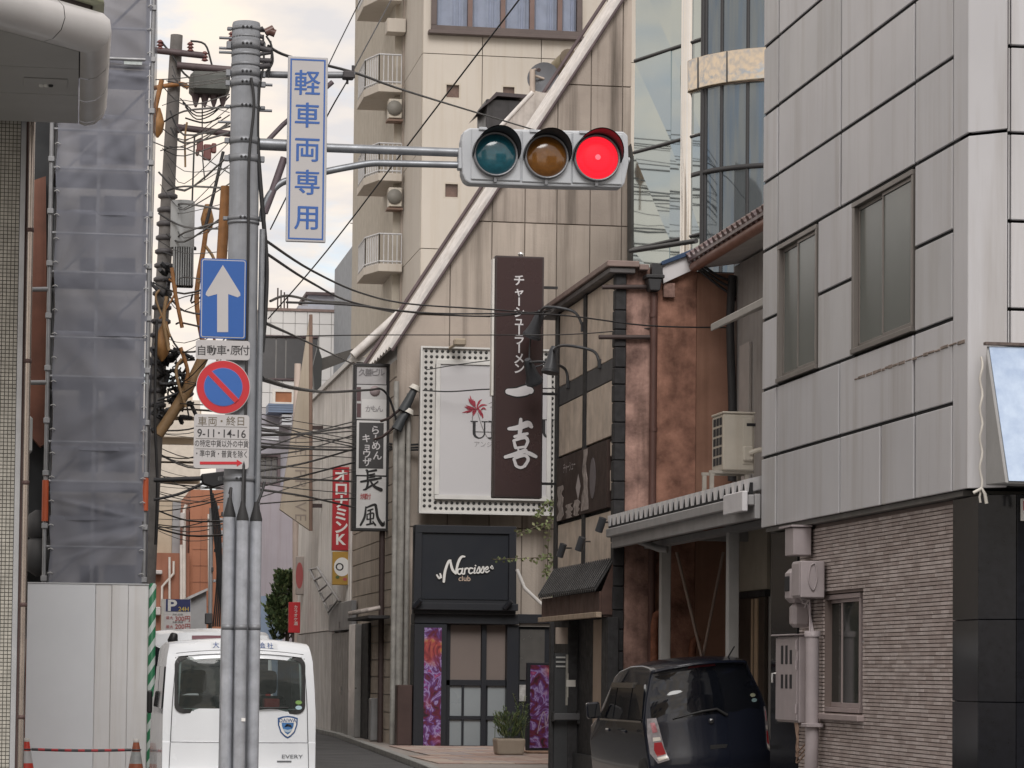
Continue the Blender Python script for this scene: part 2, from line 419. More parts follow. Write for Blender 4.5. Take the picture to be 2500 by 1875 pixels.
spots = []
nrow = int((zbot - .06) / TP)
for r_ in range(nrow):
    z = r_ * TP + .012
    y = YT0 + random.uniform(-TL, 0)
    while y < YT1:
        a, b = max(y, YT0), min(y + TL - .006, YT1); y += TL
        if z + TH > wz0 - .02 and z < wz1 + .02:
            if b > wy0 - .01 and a < wy1 + .01:
                if a < wy0 - .01: b = wy0 - .01
                elif b > wy1 + .01: a = wy1 + .01
                else: continue
        if b - a < .02: continue
        spots.append((a, b, z, random.choices((0, 1, 2), (5, 3, 4))[0]))
spots.sort(key=lambda s: s[0] + (3 if s[2] < .9 else 0))
unit = MB().add([(0, 0, 0), (0, 1, 0), (0, 1, 1), (0, 0, 1), (1, 0, 0), (1, 1, 0), (1, 1, 1), (1, 0, 1)], [(0, 1, 2, 3), (0, 4, 5, 1), (1, 5, 6, 2), (2, 6, 7, 3), (3, 7, 4, 0)])
ums = [unit.mesh('brick_tile', m, recalc=True) for m in tm3]
rest = MB()
for k, (a, b, z, c) in enumerate(spots):
    pr = random.uniform(0, .004)
    if k < 300: link('brick_tile', ums[c], ob, loc=(XT - pr, a, z), scale=(.02, b - a, TH))
    else: rest.cur = c; rest.box(XT - pr, XT + .02, a, b, z, z + TH)
ro = rest.build('brick_tiles', tm3, ob); ro['kind'] = 'stuff'
pink = M('pinkish_frame', (.34, .28, .275), .5, var=.08)
gw = side_window(2010, 2106, wz0 + .01, wz1 - .01, .5, XT + .045, pink, pm=M('dark_pane', (.02, .027, .025), .08, var=.2, scale=.8, spec=.3))
bx('window_sill', pink, gw, XT - .07, XT + .03, wy0 - .05, wy1 + .1, wz0 - .07, wz0 - .008, .008)
stick = MB()
for a in range(3):
    for b in range(4):
        yy = wy0 + .13 + b * .045; zz = wz0 + .62 + a * .045
        stick.box(XT + .06, XT + .063, yy, yy + .03, zz, zz + .022)
stick.build('sticker', M('sticker_white', (.6, .62, .62), .5, var=.3, scale=30), gw)
stone = M('black_granite', (.010, .0105, .014), .13, var=.35, scale=14, spec=.3)
XB = XT - .03
zb1 = onX(2360, 1513, XB).z
yb0 = YC - .1
for za, zb in ((0, zb1 - .72), (zb1 - .714, zb1 - .006), (zb1, zbot - .04)):
    bx('stone_panel', stone, ob, XB, XB + .25, YC + .03, YT0 - .004, za, zb, .004)
    MB().prZ([(XB, YC + .022), (XB + .26, yb0 - .1), (XB + .3, yb0 - .05), (XB + .04, YC + .06)], za, zb).build('stone_panel', stone, ob, .003)
    for j in range(4):
        bx('stone_panel', stone, ob, XB + .27 + j * .9, XB + .27 + j * .9 + .894, yb0 - .1, yb0, za, zb, .004)
bx('stone_panel', stone, ob, XB, XB + .25, YT1 + .004, onX(1882, 1500, XB).y, 0, zbot - .05, .004)
bx('wall', M('plain_grey', (.33, .32, .31), .8, var=.15), ob, XB + .3, XR + 8.9, YE - .2, YE - .012, 0, zbot - .04)
bx('wall', dark, ob, XB + .31, XR + 8.9, YC - .05, YE - .21, .01, zbot - .05)

# sign awning on the front, its twisted cord light and the small red plate
aw = thing('awning_sign', 'pale blue sloping awning sign at the right edge of the picture', 'awning', (xs[1], YF - .3, 2.6))
ax0 = onY(2405, 1000, YF).x; az1 = onY(2450, 845, YF).z; az0 = onY(2450, 1186, YF).z
b0 = onY(2462, 1180, YF - .55)
awp = [(ax0, YF - .02, az1), (ax0, YF - .02, az0), (ax0, YF - .55, b0.z)]
awm = MB().pr(awp, [(p[0] + 3.2, p[1], p[2]) for p in awp])
awm.build('awning_body', M('awning_grey', (.36, .36, .36), .6), aw, .01)
MB().pr([(ax0 + .02, YF - .035, az1 - .01), (ax0 + .02, YF - .555, b0.z + .02), (ax0 + .02, YF - .565, b0.z + .02), (ax0 + .02, YF - .045, az1 - .01)],
        [(ax0 + 3.18, YF - .035, az1 - .01), (ax0 + 3.18, YF - .555, b0.z + .02), (ax0 + 3.18, YF - .565, b0.z + .02), (ax0 + 3.18, YF - .045, az1 - .01)]).build('awning_face', M('awning_blue', (.45, .55, .70), .5, var=.12, scale=7, tint=(.8, .85, .95)), aw)
ft = MB(); ft.box(ax0 - .02, ax0 + 3.2, YF - .07, YF - .01, az1, az1 + .025); ft.build('top_rail', M('rust_rail', (.13, .1, .09), .8, var=.4, scale=20), aw)
cord = thing('cord_light', 'twisted whitish cord light hanging beside the blue awning sign', 'cord', (ax0 - .03, YF - .03, az0))
n = 26
tb('cord', M('cord_white', (.6, .57, .52), .6), cord, [(ax0 - .045 + .012 * math.sin(i * 1.2), YF - .03 + .008 * math.cos(i * 1.2), az1 - .1 - (az1 - az0 + .05) * i / n) for i in range(n + 1)], .011, 6)
tb('hook', M('cord_white'), cord, [(ax0 - .12, YF - .05, az0 - .07), (ax0 - .05, YF - .06, az0 - .03), (ax0 - .02, YF - .06, az0 - .08), (ax0 - .005, YF - .06, az0 - .16)], .016, 6)
rp_ = thing('red_plate', 'small red and white notice on the black granite front, half cut by the frame', 'notice', (onY(2500, 1245, yb0).x, yb0 - .11, 2.2))
x0, x1, z0, z1 = rY(2491, 1218, 2540, 1272, yb0 - .1)
bx('plate', M('sign_white', (.75, .74, .72), .5, var=.05), rp_, x0, x1, yb0 - .12, yb0 - .102, z0, z1)
bx('plate_face', M('notice_red', (.5, .03, .04), .5), rp_, x0 + .02, x1, yb0 - .124, yb0 - .12, z0 + .09, z1 - .02)

# meter cabinet, meter box, pipe (all painted the same dusty pink)
dp = M('dusty_pink_paint', (.38, .335, .345), .45, var=.1, scale=5)
mc = thing('meter_cabinet', 'dusty pink steel cabinet with louvred door fixed beside the brick tiles', 'cabinet', (XB - .05, onX(1930, 1700, XB).y, 1))
xa = XB - .13
ya, yb = onX(1946, 1650, xa).y, onX(1893, 1650, xa).y
z0, z1 = onX(1946, 1765, xa).z, onX(1946, 1552, xa).z
bx('box', dp, mc, xa + .02, XB - .002, ya, yb, z0, z1, .008)
bx('lid', dp, mc, xa - .04, XB - .002, ya - .03, yb + .06, z1 + .003, z1 + .02, .006)
door = bx('door', dp, mc, xa, xa + .018, ya + .02, yb - .01, z0 + .02, z1 - .02, .005)
slm = M('slot_dark', (.015, .015, .018), .8, var=0)
for row, zz in ((0, z1 - .3), (1, z0 + .36)):
    for k in range(3):
        y = yb - .1 - (yb - ya) * (.18 + .2 * k)
        bx('louvre', slm, door, xa - .004, xa + .004, y - .07, y + .02, zz, zz + (.2 if not (row == 0 and k == 2) else .15) * (1 if row == 0 else .75), .002)
tb('handle', M('chrome', (.75, .75, .75), .2, 1., var=0), door, [(xa - .01, yb - .08, z0 + .52), (xa - .05, yb - .06, z0 + .52), (xa - .05, yb - .06, z0 + .42)], .012, 6)
for zz in (z0 + .1, (z0 + z1) / 2 + .1, z1 - .15): tb('hinge', dp, door, [(xa - .006, ya + .02, zz), (xa - .006, ya + .02, zz + .1)], .014, 6)
mbx = thing('meter_box', 'dusty pink junction box with a looped cable above the louvred cabinet', 'junction box', (XB - .05, onX(1960, 1415, XB).y, 2.4))
xa2 = XB - .26
ya2, yb2 = onX(1955, 1412, xa2).y, onX(1934, 1412, xa2).y
z0, z1 = onX(1955, 1459, xa2).z, onX(1955, 1369, xa2).z
bx('box', dp, mbx, xa2, XB - .003, ya2, yb2, z0, z1, .01)
bx('cover', dp, mbx, xa2 - .012, xa2 - .001, ya2 + .02, yb2 - .02, z0 + .02, z1 - .02, .006)
lz = (z0 + z1) / 2
tb('loop', dp, mbx, curve_pts([(xa2 + .1, ya2 - .012, z1 - .05), (xa2 + .08, ya2 - .016, lz), (xa2 + .13, ya2 - .016, z0 + .08), (xa2 + .17, ya2 - .016, lz + .02), (xa2 + .15, ya2 - .012, z1 - .03), (xa2 + .1, ya2 - .012, z1 - .05)]), .008, 6)
mt = thing('electric_meter', 'round-topped electricity meter beside the dusty pink junction box', 'meter', (XB - .1, yb2 + .1, 2.4))
bx('case', dp, mt, xa2 + .02, XB - .003, yb2 + .12, yb2 + .42, z0 - .04, z1 - .06, .05)
bx('meter_window', slm, mt, xa2 + .01, xa2 + .03, yb2 + .18, yb2 + .36, z0 + .08, z1 - .14, .01)
bx('terminal_cover', dp, mt, xa2 + .06, XB - .003, yb2 + .17, yb2 + .37, z0 - .3, z0 - .045, .04)
db = thing('duct_box', 'tall narrow dusty pink duct box under the white cladding', 'duct', (XB - .1, yb2, 2.9))
x_, y_ = XB - .2, onX(1937, 1330, XB - .2).y
bx('duct', dp, db, x_, XB - .003, y_, y_ + .35, z1 + .08, zbot - .06, .008)
bx('duct_lid', dp, db, x_ - .03, XB - .003, y_ - .03, y_ + .5, zbot - .055, zbot - .035)
pp = thing('conduit_pipe', 'thick dusty pink pipe running down past the louvred cabinet', 'pipe', (XB - .1, ya - .15, 0))
py_ = onX(1985, 1700, XB - .08).y
px_ = XB - .09
zt = onX(1985, 1545, px_).z
tb('pipe', dp, pp, [(px_, py_, zt), (px_, py_, .9), (px_, py_ + .03, .6), (px_, py_ + .3, .3), (px_, py_ + .33, 0)], .07, 14)
MB().lathe((px_, py_, zt - .04), [(.085, 0), (.085, .06), (.075, .06)], 14).build('pipe_collar', dp, pp)
bx('clamp', dp, pp, px_ - .09, XB, py_ - .12, py_ + .1, 1.05, 1.09, .005)
for k in range(4):
    tb('cable', dp, pp, curve_pts([(px_ + random.uniform(-.03, .03), py_, zt - .02), (px_ - .02, py_ + .03 + .03 * k, zt + .15 + .06 * k), (px_ - .05, ya2 + .1 + .04 * k, z0 - .02 - .05 * (k % 2)), (px_ - .07, ya2 + .2 + .1 * k, z0 - .1 + .05 * k)]), .011, 6)
for k in range(3):
    tb('cable', M('cable_tan', (.3, .2, .15), .6), pp, curve_pts([(XB - .1, ya + .08 + .05 * k, onX(1946, 1765, xa).z), (XB - .1, ya + .05, 1.0 - .1 * k), (XB - .1, ya + .1, .78 - .06 * k), (XB - .08, py_ + .05, .95 - .05 * k)]), .009, 6)
# ------------------------------------------------------------------ ramen shop building (cream panels to the street, rusty wall to the camera)
YB0 = onX(1502, 1000, XR).y              # rusty wall plane, facing the camera
YB1 = onX(1345, 1000, XR).y
rust = M('rusty_plaster', (.40, .205, .145), .85, var=.6, scale=2.3, streak=.45, sfreq=(2.2, 2.2, .3), bump=.5, tint=(.75, .7, .7))
rust2 = M('rusty_plaster_pale', (.42, .26, .215), .85, var=.6, scale=3.2, streak=.5, sfreq=(4, 4, .4), bump=.5, tint=(.7, .66, .68))
creamp = M('stained_cream', (.62, .53, .45), .8, var=.28, scale=2.4, streak=.12)
blk = M('black_timber', (.025, .024, .026), .7, var=.4, scale=9)
gband = M('grey_band', (.085, .085, .09), .7, var=.2)
dbrown = M('dark_brown', (.045, .025, .02), .7, var=.3)
rb = thing('ramen_shop', 'two storey ramen shop with stained cream panels and a rusty orange side wall', 'building', (XR + 2, YB0 + 2, 0))
zr = lambda py, px=1500: onX(px, py, XR).z
zt_ = zr(655)
bx('wall', blk, rb, XR + .06, XR + 6, YB0 + .16, YB1, 0, zt_)
xw = [onY(p, 1000, YB0).x for p in (1527, 1588, 1700, 1800)]
for k, (a, b) in enumerate(((xw[0], xw[1] - .004), (xw[1], xw[2] - .004), (xw[2], XR + 6))):
    bx('rusty_wall', rust2 if k == 0 else rust if k == 1 else M('brown_plaster', (.34, .185, .13), .85, var=.3, scale=1.2, streak=.25), rb, a, b, YB0 + .012 * k, YB0 + .155, 0, zt_ - .02 * k, .006)
# corner post of blackened blocks
z = 0
while z < zt_ - .05:
    h = random.uniform(.22, .34); bx('post_block', blk, rb, XR - .02 + random.uniform(-.006, .006), xw[0] - .004, YB0 - .03 + random.uniform(-.006, .006), YB0 + .155, z, min(z + h - .008, zt_ - .03), .012); z += h
yy = [onX(p, 1000, XR).y for p in (1500, 1432, 1425, 1365)]
rows = [(zr(872), zt_ - .12, creamp), (zr(925) + .01, zr(872) - .01, gband), (zr(1060), zr(925) - .005, creamp), (zr(1365), zr(1245), creamp)]
for z0, z1, m in rows:
    for a, b in ((yy[0], yy[1]), (yy[2], yy[3])):
        bx('panel', m, rb, XR + .0, XR + .055, a + .008, b - .008, z0, z1, .006)
for a, b in ((yy[1] + .0, yy[2]), (yy[3], yy[3] + .12)): bx('batten', blk, rb, XR - .02, XR + .05, a, b, zr(1365), zt_ - .1)
# parapet coping along the street and round the corner
cop = M('coping', (.11, .1, .1), .55, var=.3)
bx('coping', cop, rb, XR - .12, XR + .25, YB0 - .12, YB1 + .3, zt_ - .1, zt_ - .02, .01)
bx('coping', M('coping_brown', (.26, .19, .17), .6, var=.25), rb, XR - .16, XR + .3, YB0 - .16, YB1 + .3, zt_ - .016, zt_ + .07, .01)
bx('coping', M('coping_brown'), rb, XR + .305, onY(1580, 640, YB0).x, YB0 - .14, YB0 + .2, zt_ - .05, zt_ + .03, .01)
# dark fabric sign with torn poster on the first floor
ns = MB().box(XR - .03, XR + .05, yy[0] + .35, yy[3], zr(1235), zr(1068)); nb = ns.build('sign_band', dbrown, rb, .004)
yA, yBn = yy[3], yy[0]
uy = lambda f: yA + (yBn - yA) * f     # f=0 far (left), 1 near (right)
zz0, zz1 = zr(1235), zr(1068)
letters('lettering', [('チャーシュー', -uy(.25), zz1 - .18, .17, 0, .01), ('◆', -uy(.42), (zz0 + zz1) / 2 - .05, .42)], M('print_grey', (.42, .38, .38), .7), nb, frX(XR - .03), .004)
pm_ = M('torn_paper', (.38, .33, .31), .8, var=.55, scale=7)
for k, (f0, f1, za, zb) in enumerate(((.5, .58, .05, .98), (.04, .13, .0, .55), (.2, .3, .0, .22), (.36, .44, .0, .25))):
    pts = []; nn = 9
    for i in range(nn): pts.append((uy(f0 + random.uniform(-.025, .025)), zz0 + (zz1 - zz0) * (za + (zb - za) * i / (nn - 1))))
    for i in range(nn - 1, -1, -1): pts.append((uy(f1 + random.uniform(-.03, .03)), zz0 + (zz1 - zz0) * (za + (zb - za) * i / (nn - 1))))
    MB().prX(pts, XR - .036, XR - .031).build('torn_poster', pm_, nb)
MB().prX([(uy(.68 + .05 * math.cos(a)), (zz0 + zz1) / 2 + .3 * math.sin(a)) for a in [i * math.pi / 8 for i in range(16)]], XR - .036, XR - .031).build('oval_print', M('print_dim', (.16, .14, .15), .7), nb)
for za, zb in ((1195, 1145), (1110, 1075)): bx('panel', creamp, rb, XR, XR + .056, yy[0] + .03, yy[0] + .28, zr(za), zr(zb), .005)
# awning over the door
aX = XR - .2
ya0, ya1 = onX(1500, 1450, aX + .2).y, onX(1345, 1450, aX + .2).y
ya0 = YB0 + .02; ya1 = onX(1322, 1515, aX).y
zaw1, zaw0 = onX(1480, 1436, aX).z, onX(1480, 1502, aX).z
za_top = zr(1366)
awn = thing('door_awning', 'small dark corrugated awning with brown boards over the ramen shop door', 'awning', (aX + .4, ya0 + 2, zaw0))
fold = MB(); nf = 56
for k in range(nf):
    y0 = ya0 + (ya1 - ya0) * k / nf; y1 = ya0 + (ya1 - ya0) * (k + 1) / nf; h = .035 if k % 2 else 0
    fold.pr([(XR - .01, y0, za_top + h), (XR - .01, y1 - .003, za_top + h), (XR - .01, y1 - .003, za_top + h - .03), (XR - .01, y0, za_top + h - .03)],
            [(aX - .06, y0, zaw1 + h), (aX - .06, y1 - .003, zaw1 + h), (aX - .06, y1 - .003, zaw1 + h - .03), (aX - .06, y0, zaw1 + h - .03)])
fold.build('roof_sheet', M('black_sheet', (.03, .03, .032), .5, var=.3), awn)
bwood = M('brown_board', (.085, .045, .035), .7, var=.35, scale=4, streak=.3)
nb_ = 22
for k in range(nb_):
    y0 = ya0 + (ya1 - ya0) * k / nb_; y1 = ya0 + (ya1 - ya0) * (k + 1) / nb_
    bx('board', bwood, awn, aX + random.uniform(0, .006), aX + .03, y0 + .004, y1 - .004, zaw0 + .06, zaw1 - .03)
MB().prY([(aX + .03, zaw1 - .03), (XR - .01, za_top - .035), (XR - .01, zaw0 + .02), (aX + .03, zaw0 + .02)], ya0 - .02, ya0 + .02).build('side_board', bwood, awn)
bx('fascia_strip', M('pale_wood', (.42, .33, .25), .7, var=.25, scale=8), awn, aX - .05, aX + .03, ya0 - .03, ya1 + .05, zaw0 - .02, zaw0 + .055, .006)
bx('soffit', dbrown, awn, aX + .055, XR - .012, ya0, ya1, zaw0 - .01, zaw0 + .01)
# ground floor: door bay of the shop
dk = M('charcoal_door', (.035, .037, .04), .5, var=.2)
for px0, px1 in ((1385, 1402), (1484, 1500)):
    a, b = onX(px1, 1700, XR).y, onX(px0, 1700, XR).y
    bx('pillar', blk, rb, XR - .1, XR + .055, a, b, 0, zaw0 - .02, .008)
a, b = onX(1482, 1700, XR).y, onX(1447, 1700, XR).y
bx('panel', M('beige_panel', (.36, .28, .22), .7, var=.1), rb, XR + .0, XR + .05, a, b, .4, zaw0 - .03, .005)
bx('plinth', dk, rb, XR - .02, XR + .055, YB0 + .06, YB1 - .3, 0, .38)
# entrance screen of the shop facing the camera, with poster and push bar
YD = onX(1412, 1700, XR).y + .35
es = thing('entrance_screen', 'charcoal entrance screen with a bottle poster and a push bar beside the ramen shop', 'door', (XR - .5, YD, 0))
x0, x1, z0, z1 = rY(1352, 1530, 1412, 1900, YD)
bx('door_leaf', dk, es, x0, x1, YD, YD + .08, 0, onY(1380, 1595, YD).z, .006)
xm = onY(1382, 1700, YD).x
for k in range(9):
    bx('groove', blk, es, x0 + .03 + k * .055, x0 + .036 + k * .055, YD - .002, YD, .05, 1.1) if k < 0 else None
bx('frame', blk, es, x0 - .06, x0 - .004, YD - .02, YD + .1, 0, zaw0 - .04, .005)
bx('frame', blk, es, x1 + .004, x1 + .1, YD - .02, YD + .1, 0, zaw0 - .04, .005)
q = rY(1357, 1532, 1408, 1572, YD); bx('transom_pane', M('beige_pane', (.33, .27, .23), .4), es, q[0], q[1], YD + .02, YD + .05, q[2], q[3])
q = rY(1381, 1598, 1406, 1722, YD); ps = bx('poster', M('poster_grey', (.30, .29, .26), .5, var=.35, scale=9), es, q[0], q[1], YD - .012, YD - .003, q[2], q[3])
cx_ = (q[0] + q[1]) / 2
MB().prY([(cx_ - .05, q[2] + .12), (cx_ + .05, q[2] + .12), (cx_ + .05, q[2] + .45), (cx_ + .02, q[2] + .58), (cx_ + .02, q[2] + .75), (cx_ - .02, q[2] + .75), (cx_ - .02, q[2] + .58), (cx_ - .05, q[2] + .45)], YD - .016, YD - .012).build('bottle_print', M('print_pale', (.5, .48, .42), .6), ps)
bx('label_print', M('print_white', (.62, .6, .56), .6), ps, cx_ - .07, cx_ + .07, YD - .019, YD - .0165, q[2] + .28, q[2] + .38)
for k in range(3):
    q = rY(1357, 1603 + k * 11, 1380, 1607 + k * 11, YD); bx('vent_slat', M('slat_grey', (.35, .35, .34), .5), es, q[0], q[1], YD - .02, YD - .003, q[2], q[3])
q = rY(1348, 1741, 1412, 1758, YD); bx('push_bar', M('bar_grey', (.09, .09, .095), .35), es, q[0], q[1], YD - .16, YD - .1, q[2], q[3], .012)
bx('bar_bracket', blk, es, q[1] - .04, q[1] + .06, YD - .15, YD - .02, q[2] - .06, q[3] + .04, .01); bx('bar_bracket', blk, es, q[0] - .02, q[0] + .03, YD - .15, YD - .02, q[2] - .02, q[3] + .02, .01)
# rods sticking out of the wall top and wire bracket
for (pa, pb) in (((1470, 701), (1600, 700)), ((1462, 823), (1590, 823))):
    p, q = onY(*pa, YB0 - .06), onY(*pb, YB0 - .06)
    tag(tb('wall_rod', M('iron_dark', (.06, .04, .038), .6), None, [p, (p + q) / 2, q], .032, 8), 'dark iron rod fixed across the rusty wall, %s of two' % ('upper' if pa[1] < 750 else 'lower'), 'rod', 'iron rods on the rusty wall')
# downpipe and hopper, white eave board
dpip = thing('downpipe', 'brown rainwater pipe with a dark hopper on the rusty wall', 'pipe', (onY(1595, 1000, YB0).x, YB0 - .1, 0))
p0, p1 = onY(1597, 716, YB0 - .09), onY(1592, 1300, YB0 - .09)
tb('pipe', M('pipe_brown', (.11, .055, .045), .55, var=.2), dpip, [p0, p1, (p1.x, p1.y, .05)], .052, 10)
for py in (771, 1050): q = onY(1595, py, YB0 - .09); MB().lathe(q, [(.06, -.02), (.06, .03)], 10).build('joint', M('pipe_brown'), dpip)
q = rY(1577, 682, 1612, 712, YB0 - .1)
MB().prY([(q[0], q[3]), (q[1], q[3]), (q[1] - .03, q[2]), (q[0] + .03, q[2])], YB0 - .24, YB0 - .005).build('hopper', M('hopper_dark', (.035, .035, .038), .5), dpip, .012)
bx('hopper_rim', M('hopper_dark'), dpip, q[0] - .03, q[1] + .03, YB0 - .26, YB0 - .004, q[3] + .002, q[3] + .05, .008)
q2 = rY(1583, 645, 1612, 682, YB0 - .05); bx('hopper_top', M('hopper_dark'), dpip, q2[0] + .03, q2[1], YB0 - .16, YB0 - .004, q[3] + .052, q2[3])
ev = thing('eave_end', 'white boarded eave end with blue flashing above the rusty wall', 'eave', (onY(1660, 640, YB0).x, YB0, 6.5))
pts = pY([(1615, 650), (1702, 618), (1708, 652), (1618, 693)], YB0 - .05)
MB().prY(pts, YB0 - .1, YB0 - .02).build('eave_board', M('board_white', (.62, .6, .61), .5, var=.06), ev, .004)
pts = pY([(1606, 652), (1612, 640), (1700, 605), (1702, 617), (1615, 649)], YB0 - .05)
MB().prY(pts, YB0 - .16, YB0 - .01).build('flashing', M('flashing_blue', (.05, .085, .16), .35, metal=.3), ev, .004)
q = rY(1618, 692, 1646, 727, YB0); bx('bracket', rust2, ev, q[0], q[1], YB0 - .06, YB0 - .002, q[2], q[3], .006)

# ------------------------------------------------------------------ projecting sign of the ramen shop
YS = 44.0
rs = thing('ramen_sign', 'tall dark brown vertical sign with white brush characters projecting from the ramen shop', 'sign', (onY(1262, 1200, YS).x, YS, onY(1262, 1218, YS).z))
x0, x1, z0, z1 = rY(1206, 625, 1326, 1216, YS)
bx('sign_box', M('sign_edge', (.05, .035, .035), .4), rs, x0, x1, YS, YS + .2, z0, z1, .012)
bx('sign_face', M('sign_brown', (.052, .030, .030), .28, var=.15, scale=1.2), rs, x0 + .03, x1 - .03, YS - .006, YS - .001, z0 + .03, z1 - .03)
bx('edge_light', M('edge_white', (.72, .70, .66), .5), rs, x0 - .035, x0 - .002, YS + .03, YS + .2, (z0 + z1) / 2 - .3, z1 - .05)
MB().lathe((x0 + .42, YS + .1, z1 + .04), [(.02, -.04), (.045, -.01), (.045, .02), (0, .045)], 10).build('top_eye', M('chrome'), rs)
wl = M('sign_lettering', (.60, .585, .60), .5, var=.04)
txt = 'チャーシューラーメン'; pys = [686, 713, 739, 752 + 9, 786, 806, 828, 850, 875, 896]
pys = [684, 713, 735, 762, 783, 805, 828, 850, 875, 899]
its = []
for ch, py in zip(txt, pys):
    p = onY(1267, py, YS); small = ch in 'ャュ'
    its.append(('ー' if ch == 'ー' else ch, p.x, p.z, .185 if not small else .18, R(-90) if ch == 'ー' else 0, .02))
letters('lettering', its, wl, rs, frY(YS), .012)
def S(strokes, Y): return [[(onY(a, b, Y).x, onY(a, b, Y).z, c * Y * 1.005 / FPX) for a, b, c in st] for st in strokes]
blackink = M('ink_black', (.012, .011, .012), .6, var=0)
ichi = [[(1240, 956, 14), (1262, 958, 21), (1285, 953, 24), (1295, 954, 16)]]
ki = [[(1271, 1024, 8), (1270, 1045, 11), (1268, 1062, 9)], [(1242, 1047, 8), (1265, 1044, 13), (1288, 1035, 16), (1297, 1042, 9)], [(1256, 1066, 7), (1275, 1062, 9), (1287, 1059, 7)],
      [(1254, 1076, 7), (1258, 1092, 8)], [(1256, 1075, 7), (1280, 1068, 9), (1288, 1077, 8), (1282, 1092, 7)], [(1258, 1094, 6), (1282, 1091, 6)], [(1264, 1095, 5), (1266, 1104, 5)],
      [(1233, 1116, 8), (1255, 1110, 11), (1280, 1101, 11), (1284, 1100, 7)], [(1281, 1103, 8), (1296, 1109, 10), (1308, 1115, 8)], [(1254, 1121, 7), (1259, 1136, 8)],
      [(1256, 1119, 7), (1280, 1112, 8), (1289, 1122, 8), (1280, 1138, 8)], [(1260, 1138, 7), (1270, 1142, 7), (1281, 1138, 7)]]
for chs in (ichi, ki):
    lo_ = brush(S(chs, YS), frY(YS), .016, 1.0).build('lettering', wl, rs, recalc=False)
    brush(S(chs, YS), frY(YS), .008, 1.35).build('lettering_outline', blackink, lo_, recalc=False)
for py in (700, 960, 1180):
    q = onY(1330, py, YS); bx('bracket', blk, rs, x1, XR - .01, YS + .08, YS + .12, q.z - .02, q.z + .02)

# lamps on curved arms above the sign and the shop front
lampm = M('lamp_charcoal', (.045, .048, .055), .45, var=.15)
def arm_lamp(label, base, path, head_dir, size=1., Y=None):
    t = thing('arm_lamp', label, 'lamp', base, 'spotlights on curved arms')
    tb('arm', lampm, t, curve_pts(path), .022, 8)
    bx('wall_plate', lampm, t, base[0] - .02, base[0] + .02, base[1] - .05, base[1] + .05, base[2] - .09, base[2] + .05, .008)
    e = Vector(path[-1]); d = Vector(head_dir).normalized()
    m = MB(); m.tube([e - d * .06 * size, e + d * .02 * size, e + d * .22 * size, e + d * .34 * size], [.05 * size, .075 * size, .1 * size, .14 * size], 12)
    h = m.build('lamp_head', lampm, t)
    MB().tube([e + d * .30 * size, e + d * .352 * size], [.125 * size, .125 * size], 12).build('lens', M('lamp_glass', (.22, .22, .21), .15), h)
    tb('hood_ring', lampm, h, [e + d * .345 * size, e + d * .38 * size], .15 * size, 12)
    return t
def pt(px, py, X): return tuple(onX(px, py, X))
b = onX(1422, 795, XR - .02)
arm_lamp('uppermost curved-arm spotlight near the roof edge, aimed at the dark vertical sign', tuple(b), [b, (b.x - .12, b.y + .1, b.z + .22), (b.x - .5, b.y + .3, b.z + .3), onY(1318, 768, YS - .5)], (-.25, .35, -.8), 1.0)
b = onX(1463, 885, XR - .02)
arm_lamp('middle curved-arm spotlight with a bell hood between the dark sign and the cream panels', tuple(b), [b, (b.x - .08, b.y + .1, b.z + .18), (b.x - .45, b.y + .4, b.z + .28), onY(1352, 855, YB0 + 3.2)], (-.15, -.1, -.9), .95)
b = onX(1386, 935, XR - .02)
arm_lamp('lower curved-arm spotlight in front of the last katakana of the dark sign', tuple(b), [b, (b.x - .05, b.y, b.z + .22), (b.x - .4, b.y - .3, b.z + .28), onY(1290, 885, YS - .7)], (.35, .5, -.75), .95)
# cross bar that carries them
tag(tb('lamp_bracket', lampm, None, curve_pts([onY(1325, 752, YS - .3), onY(1300, 800, YS - .3), onY(1295, 890, YS - .3), onY(1340, 885, YS - .3)]), .014, 6), 'thin bent rod hanging in front of the dark vertical sign', 'bracket')
# small spotlights under the torn poster
for k, (px, py, side) in enumerate(((1468, 1275, 'nearest to the carport'), (1418, 1322, 'second from the carport'), (1372, 1338, 'nearest to the projecting sign'))):
    b = onX(px + 22, py, XR - .01); e = onX(px, py, XR - .22)
    t = thing('spotlight', 'small dark wall spotlight below the torn poster, ' + side, 'lamp', tuple(b), 'small wall spotlights of the ramen shop')
    tb('arm', lampm, t, [b, b.lerp(e, .5), e], .014, 6)
    tb('lamp_head', lampm, t, [e + Vector((.02, -.02, .06)), e + Vector((-.03, .04, -.13))], .055, 10)

# ------------------------------------------------------------------ house with tiled eave behind the carport
XH = 9.6
hs = thing('tiled_house', 'grey walled house with a brown tiled eave behind the carport', 'house', (XH + 2, 36, 0))
yh0, yh1 = YE + 1.0, YB0 - .012
ze = onX(1860, 560, XH - .55).z
bx('wall', M('house_wall', (.36, .345, .335), .85, var=.12, streak=.15), hs, XH, XH + 5, yh0, yh1, 0, ze + .05)
zlow, zhi = ze - .1, ze + .05
MB().prY([(XH - .55, ze), (XH + .2, ze + .12), (XH + .2, ze + .16), (XH - .55, ze + .05)], yh0, yh1).build('soffit', M('soffit_pale', (.42, .41, .40), .8), hs)
tb('gutter', M('gutter_copper', (.22, .105, .075), .5, var=.2), hs, [(XH - .6, yh0, ze + .02), (XH - .6, yh1 + .1, ze + .02)], .075, 10)
k = 0; y = yh0
tilem = [M('roof_tile_brown', (.12, .075, .07), .4, var=.3, scale=8), M('roof_tile_plum', (.16, .11, .115), .4, var=.3, scale=8)]
rmesh = []
for m in tilem:
    t = MB()
    for i in range(5):
        pass
    t.tube([(-.02, 0, .04), (.45, 0, .32)], .085, 8); t.box(-.02, .4, -.14, .14, 0, .05)
    rmesh.append(t.mesh('roof_tile', m))
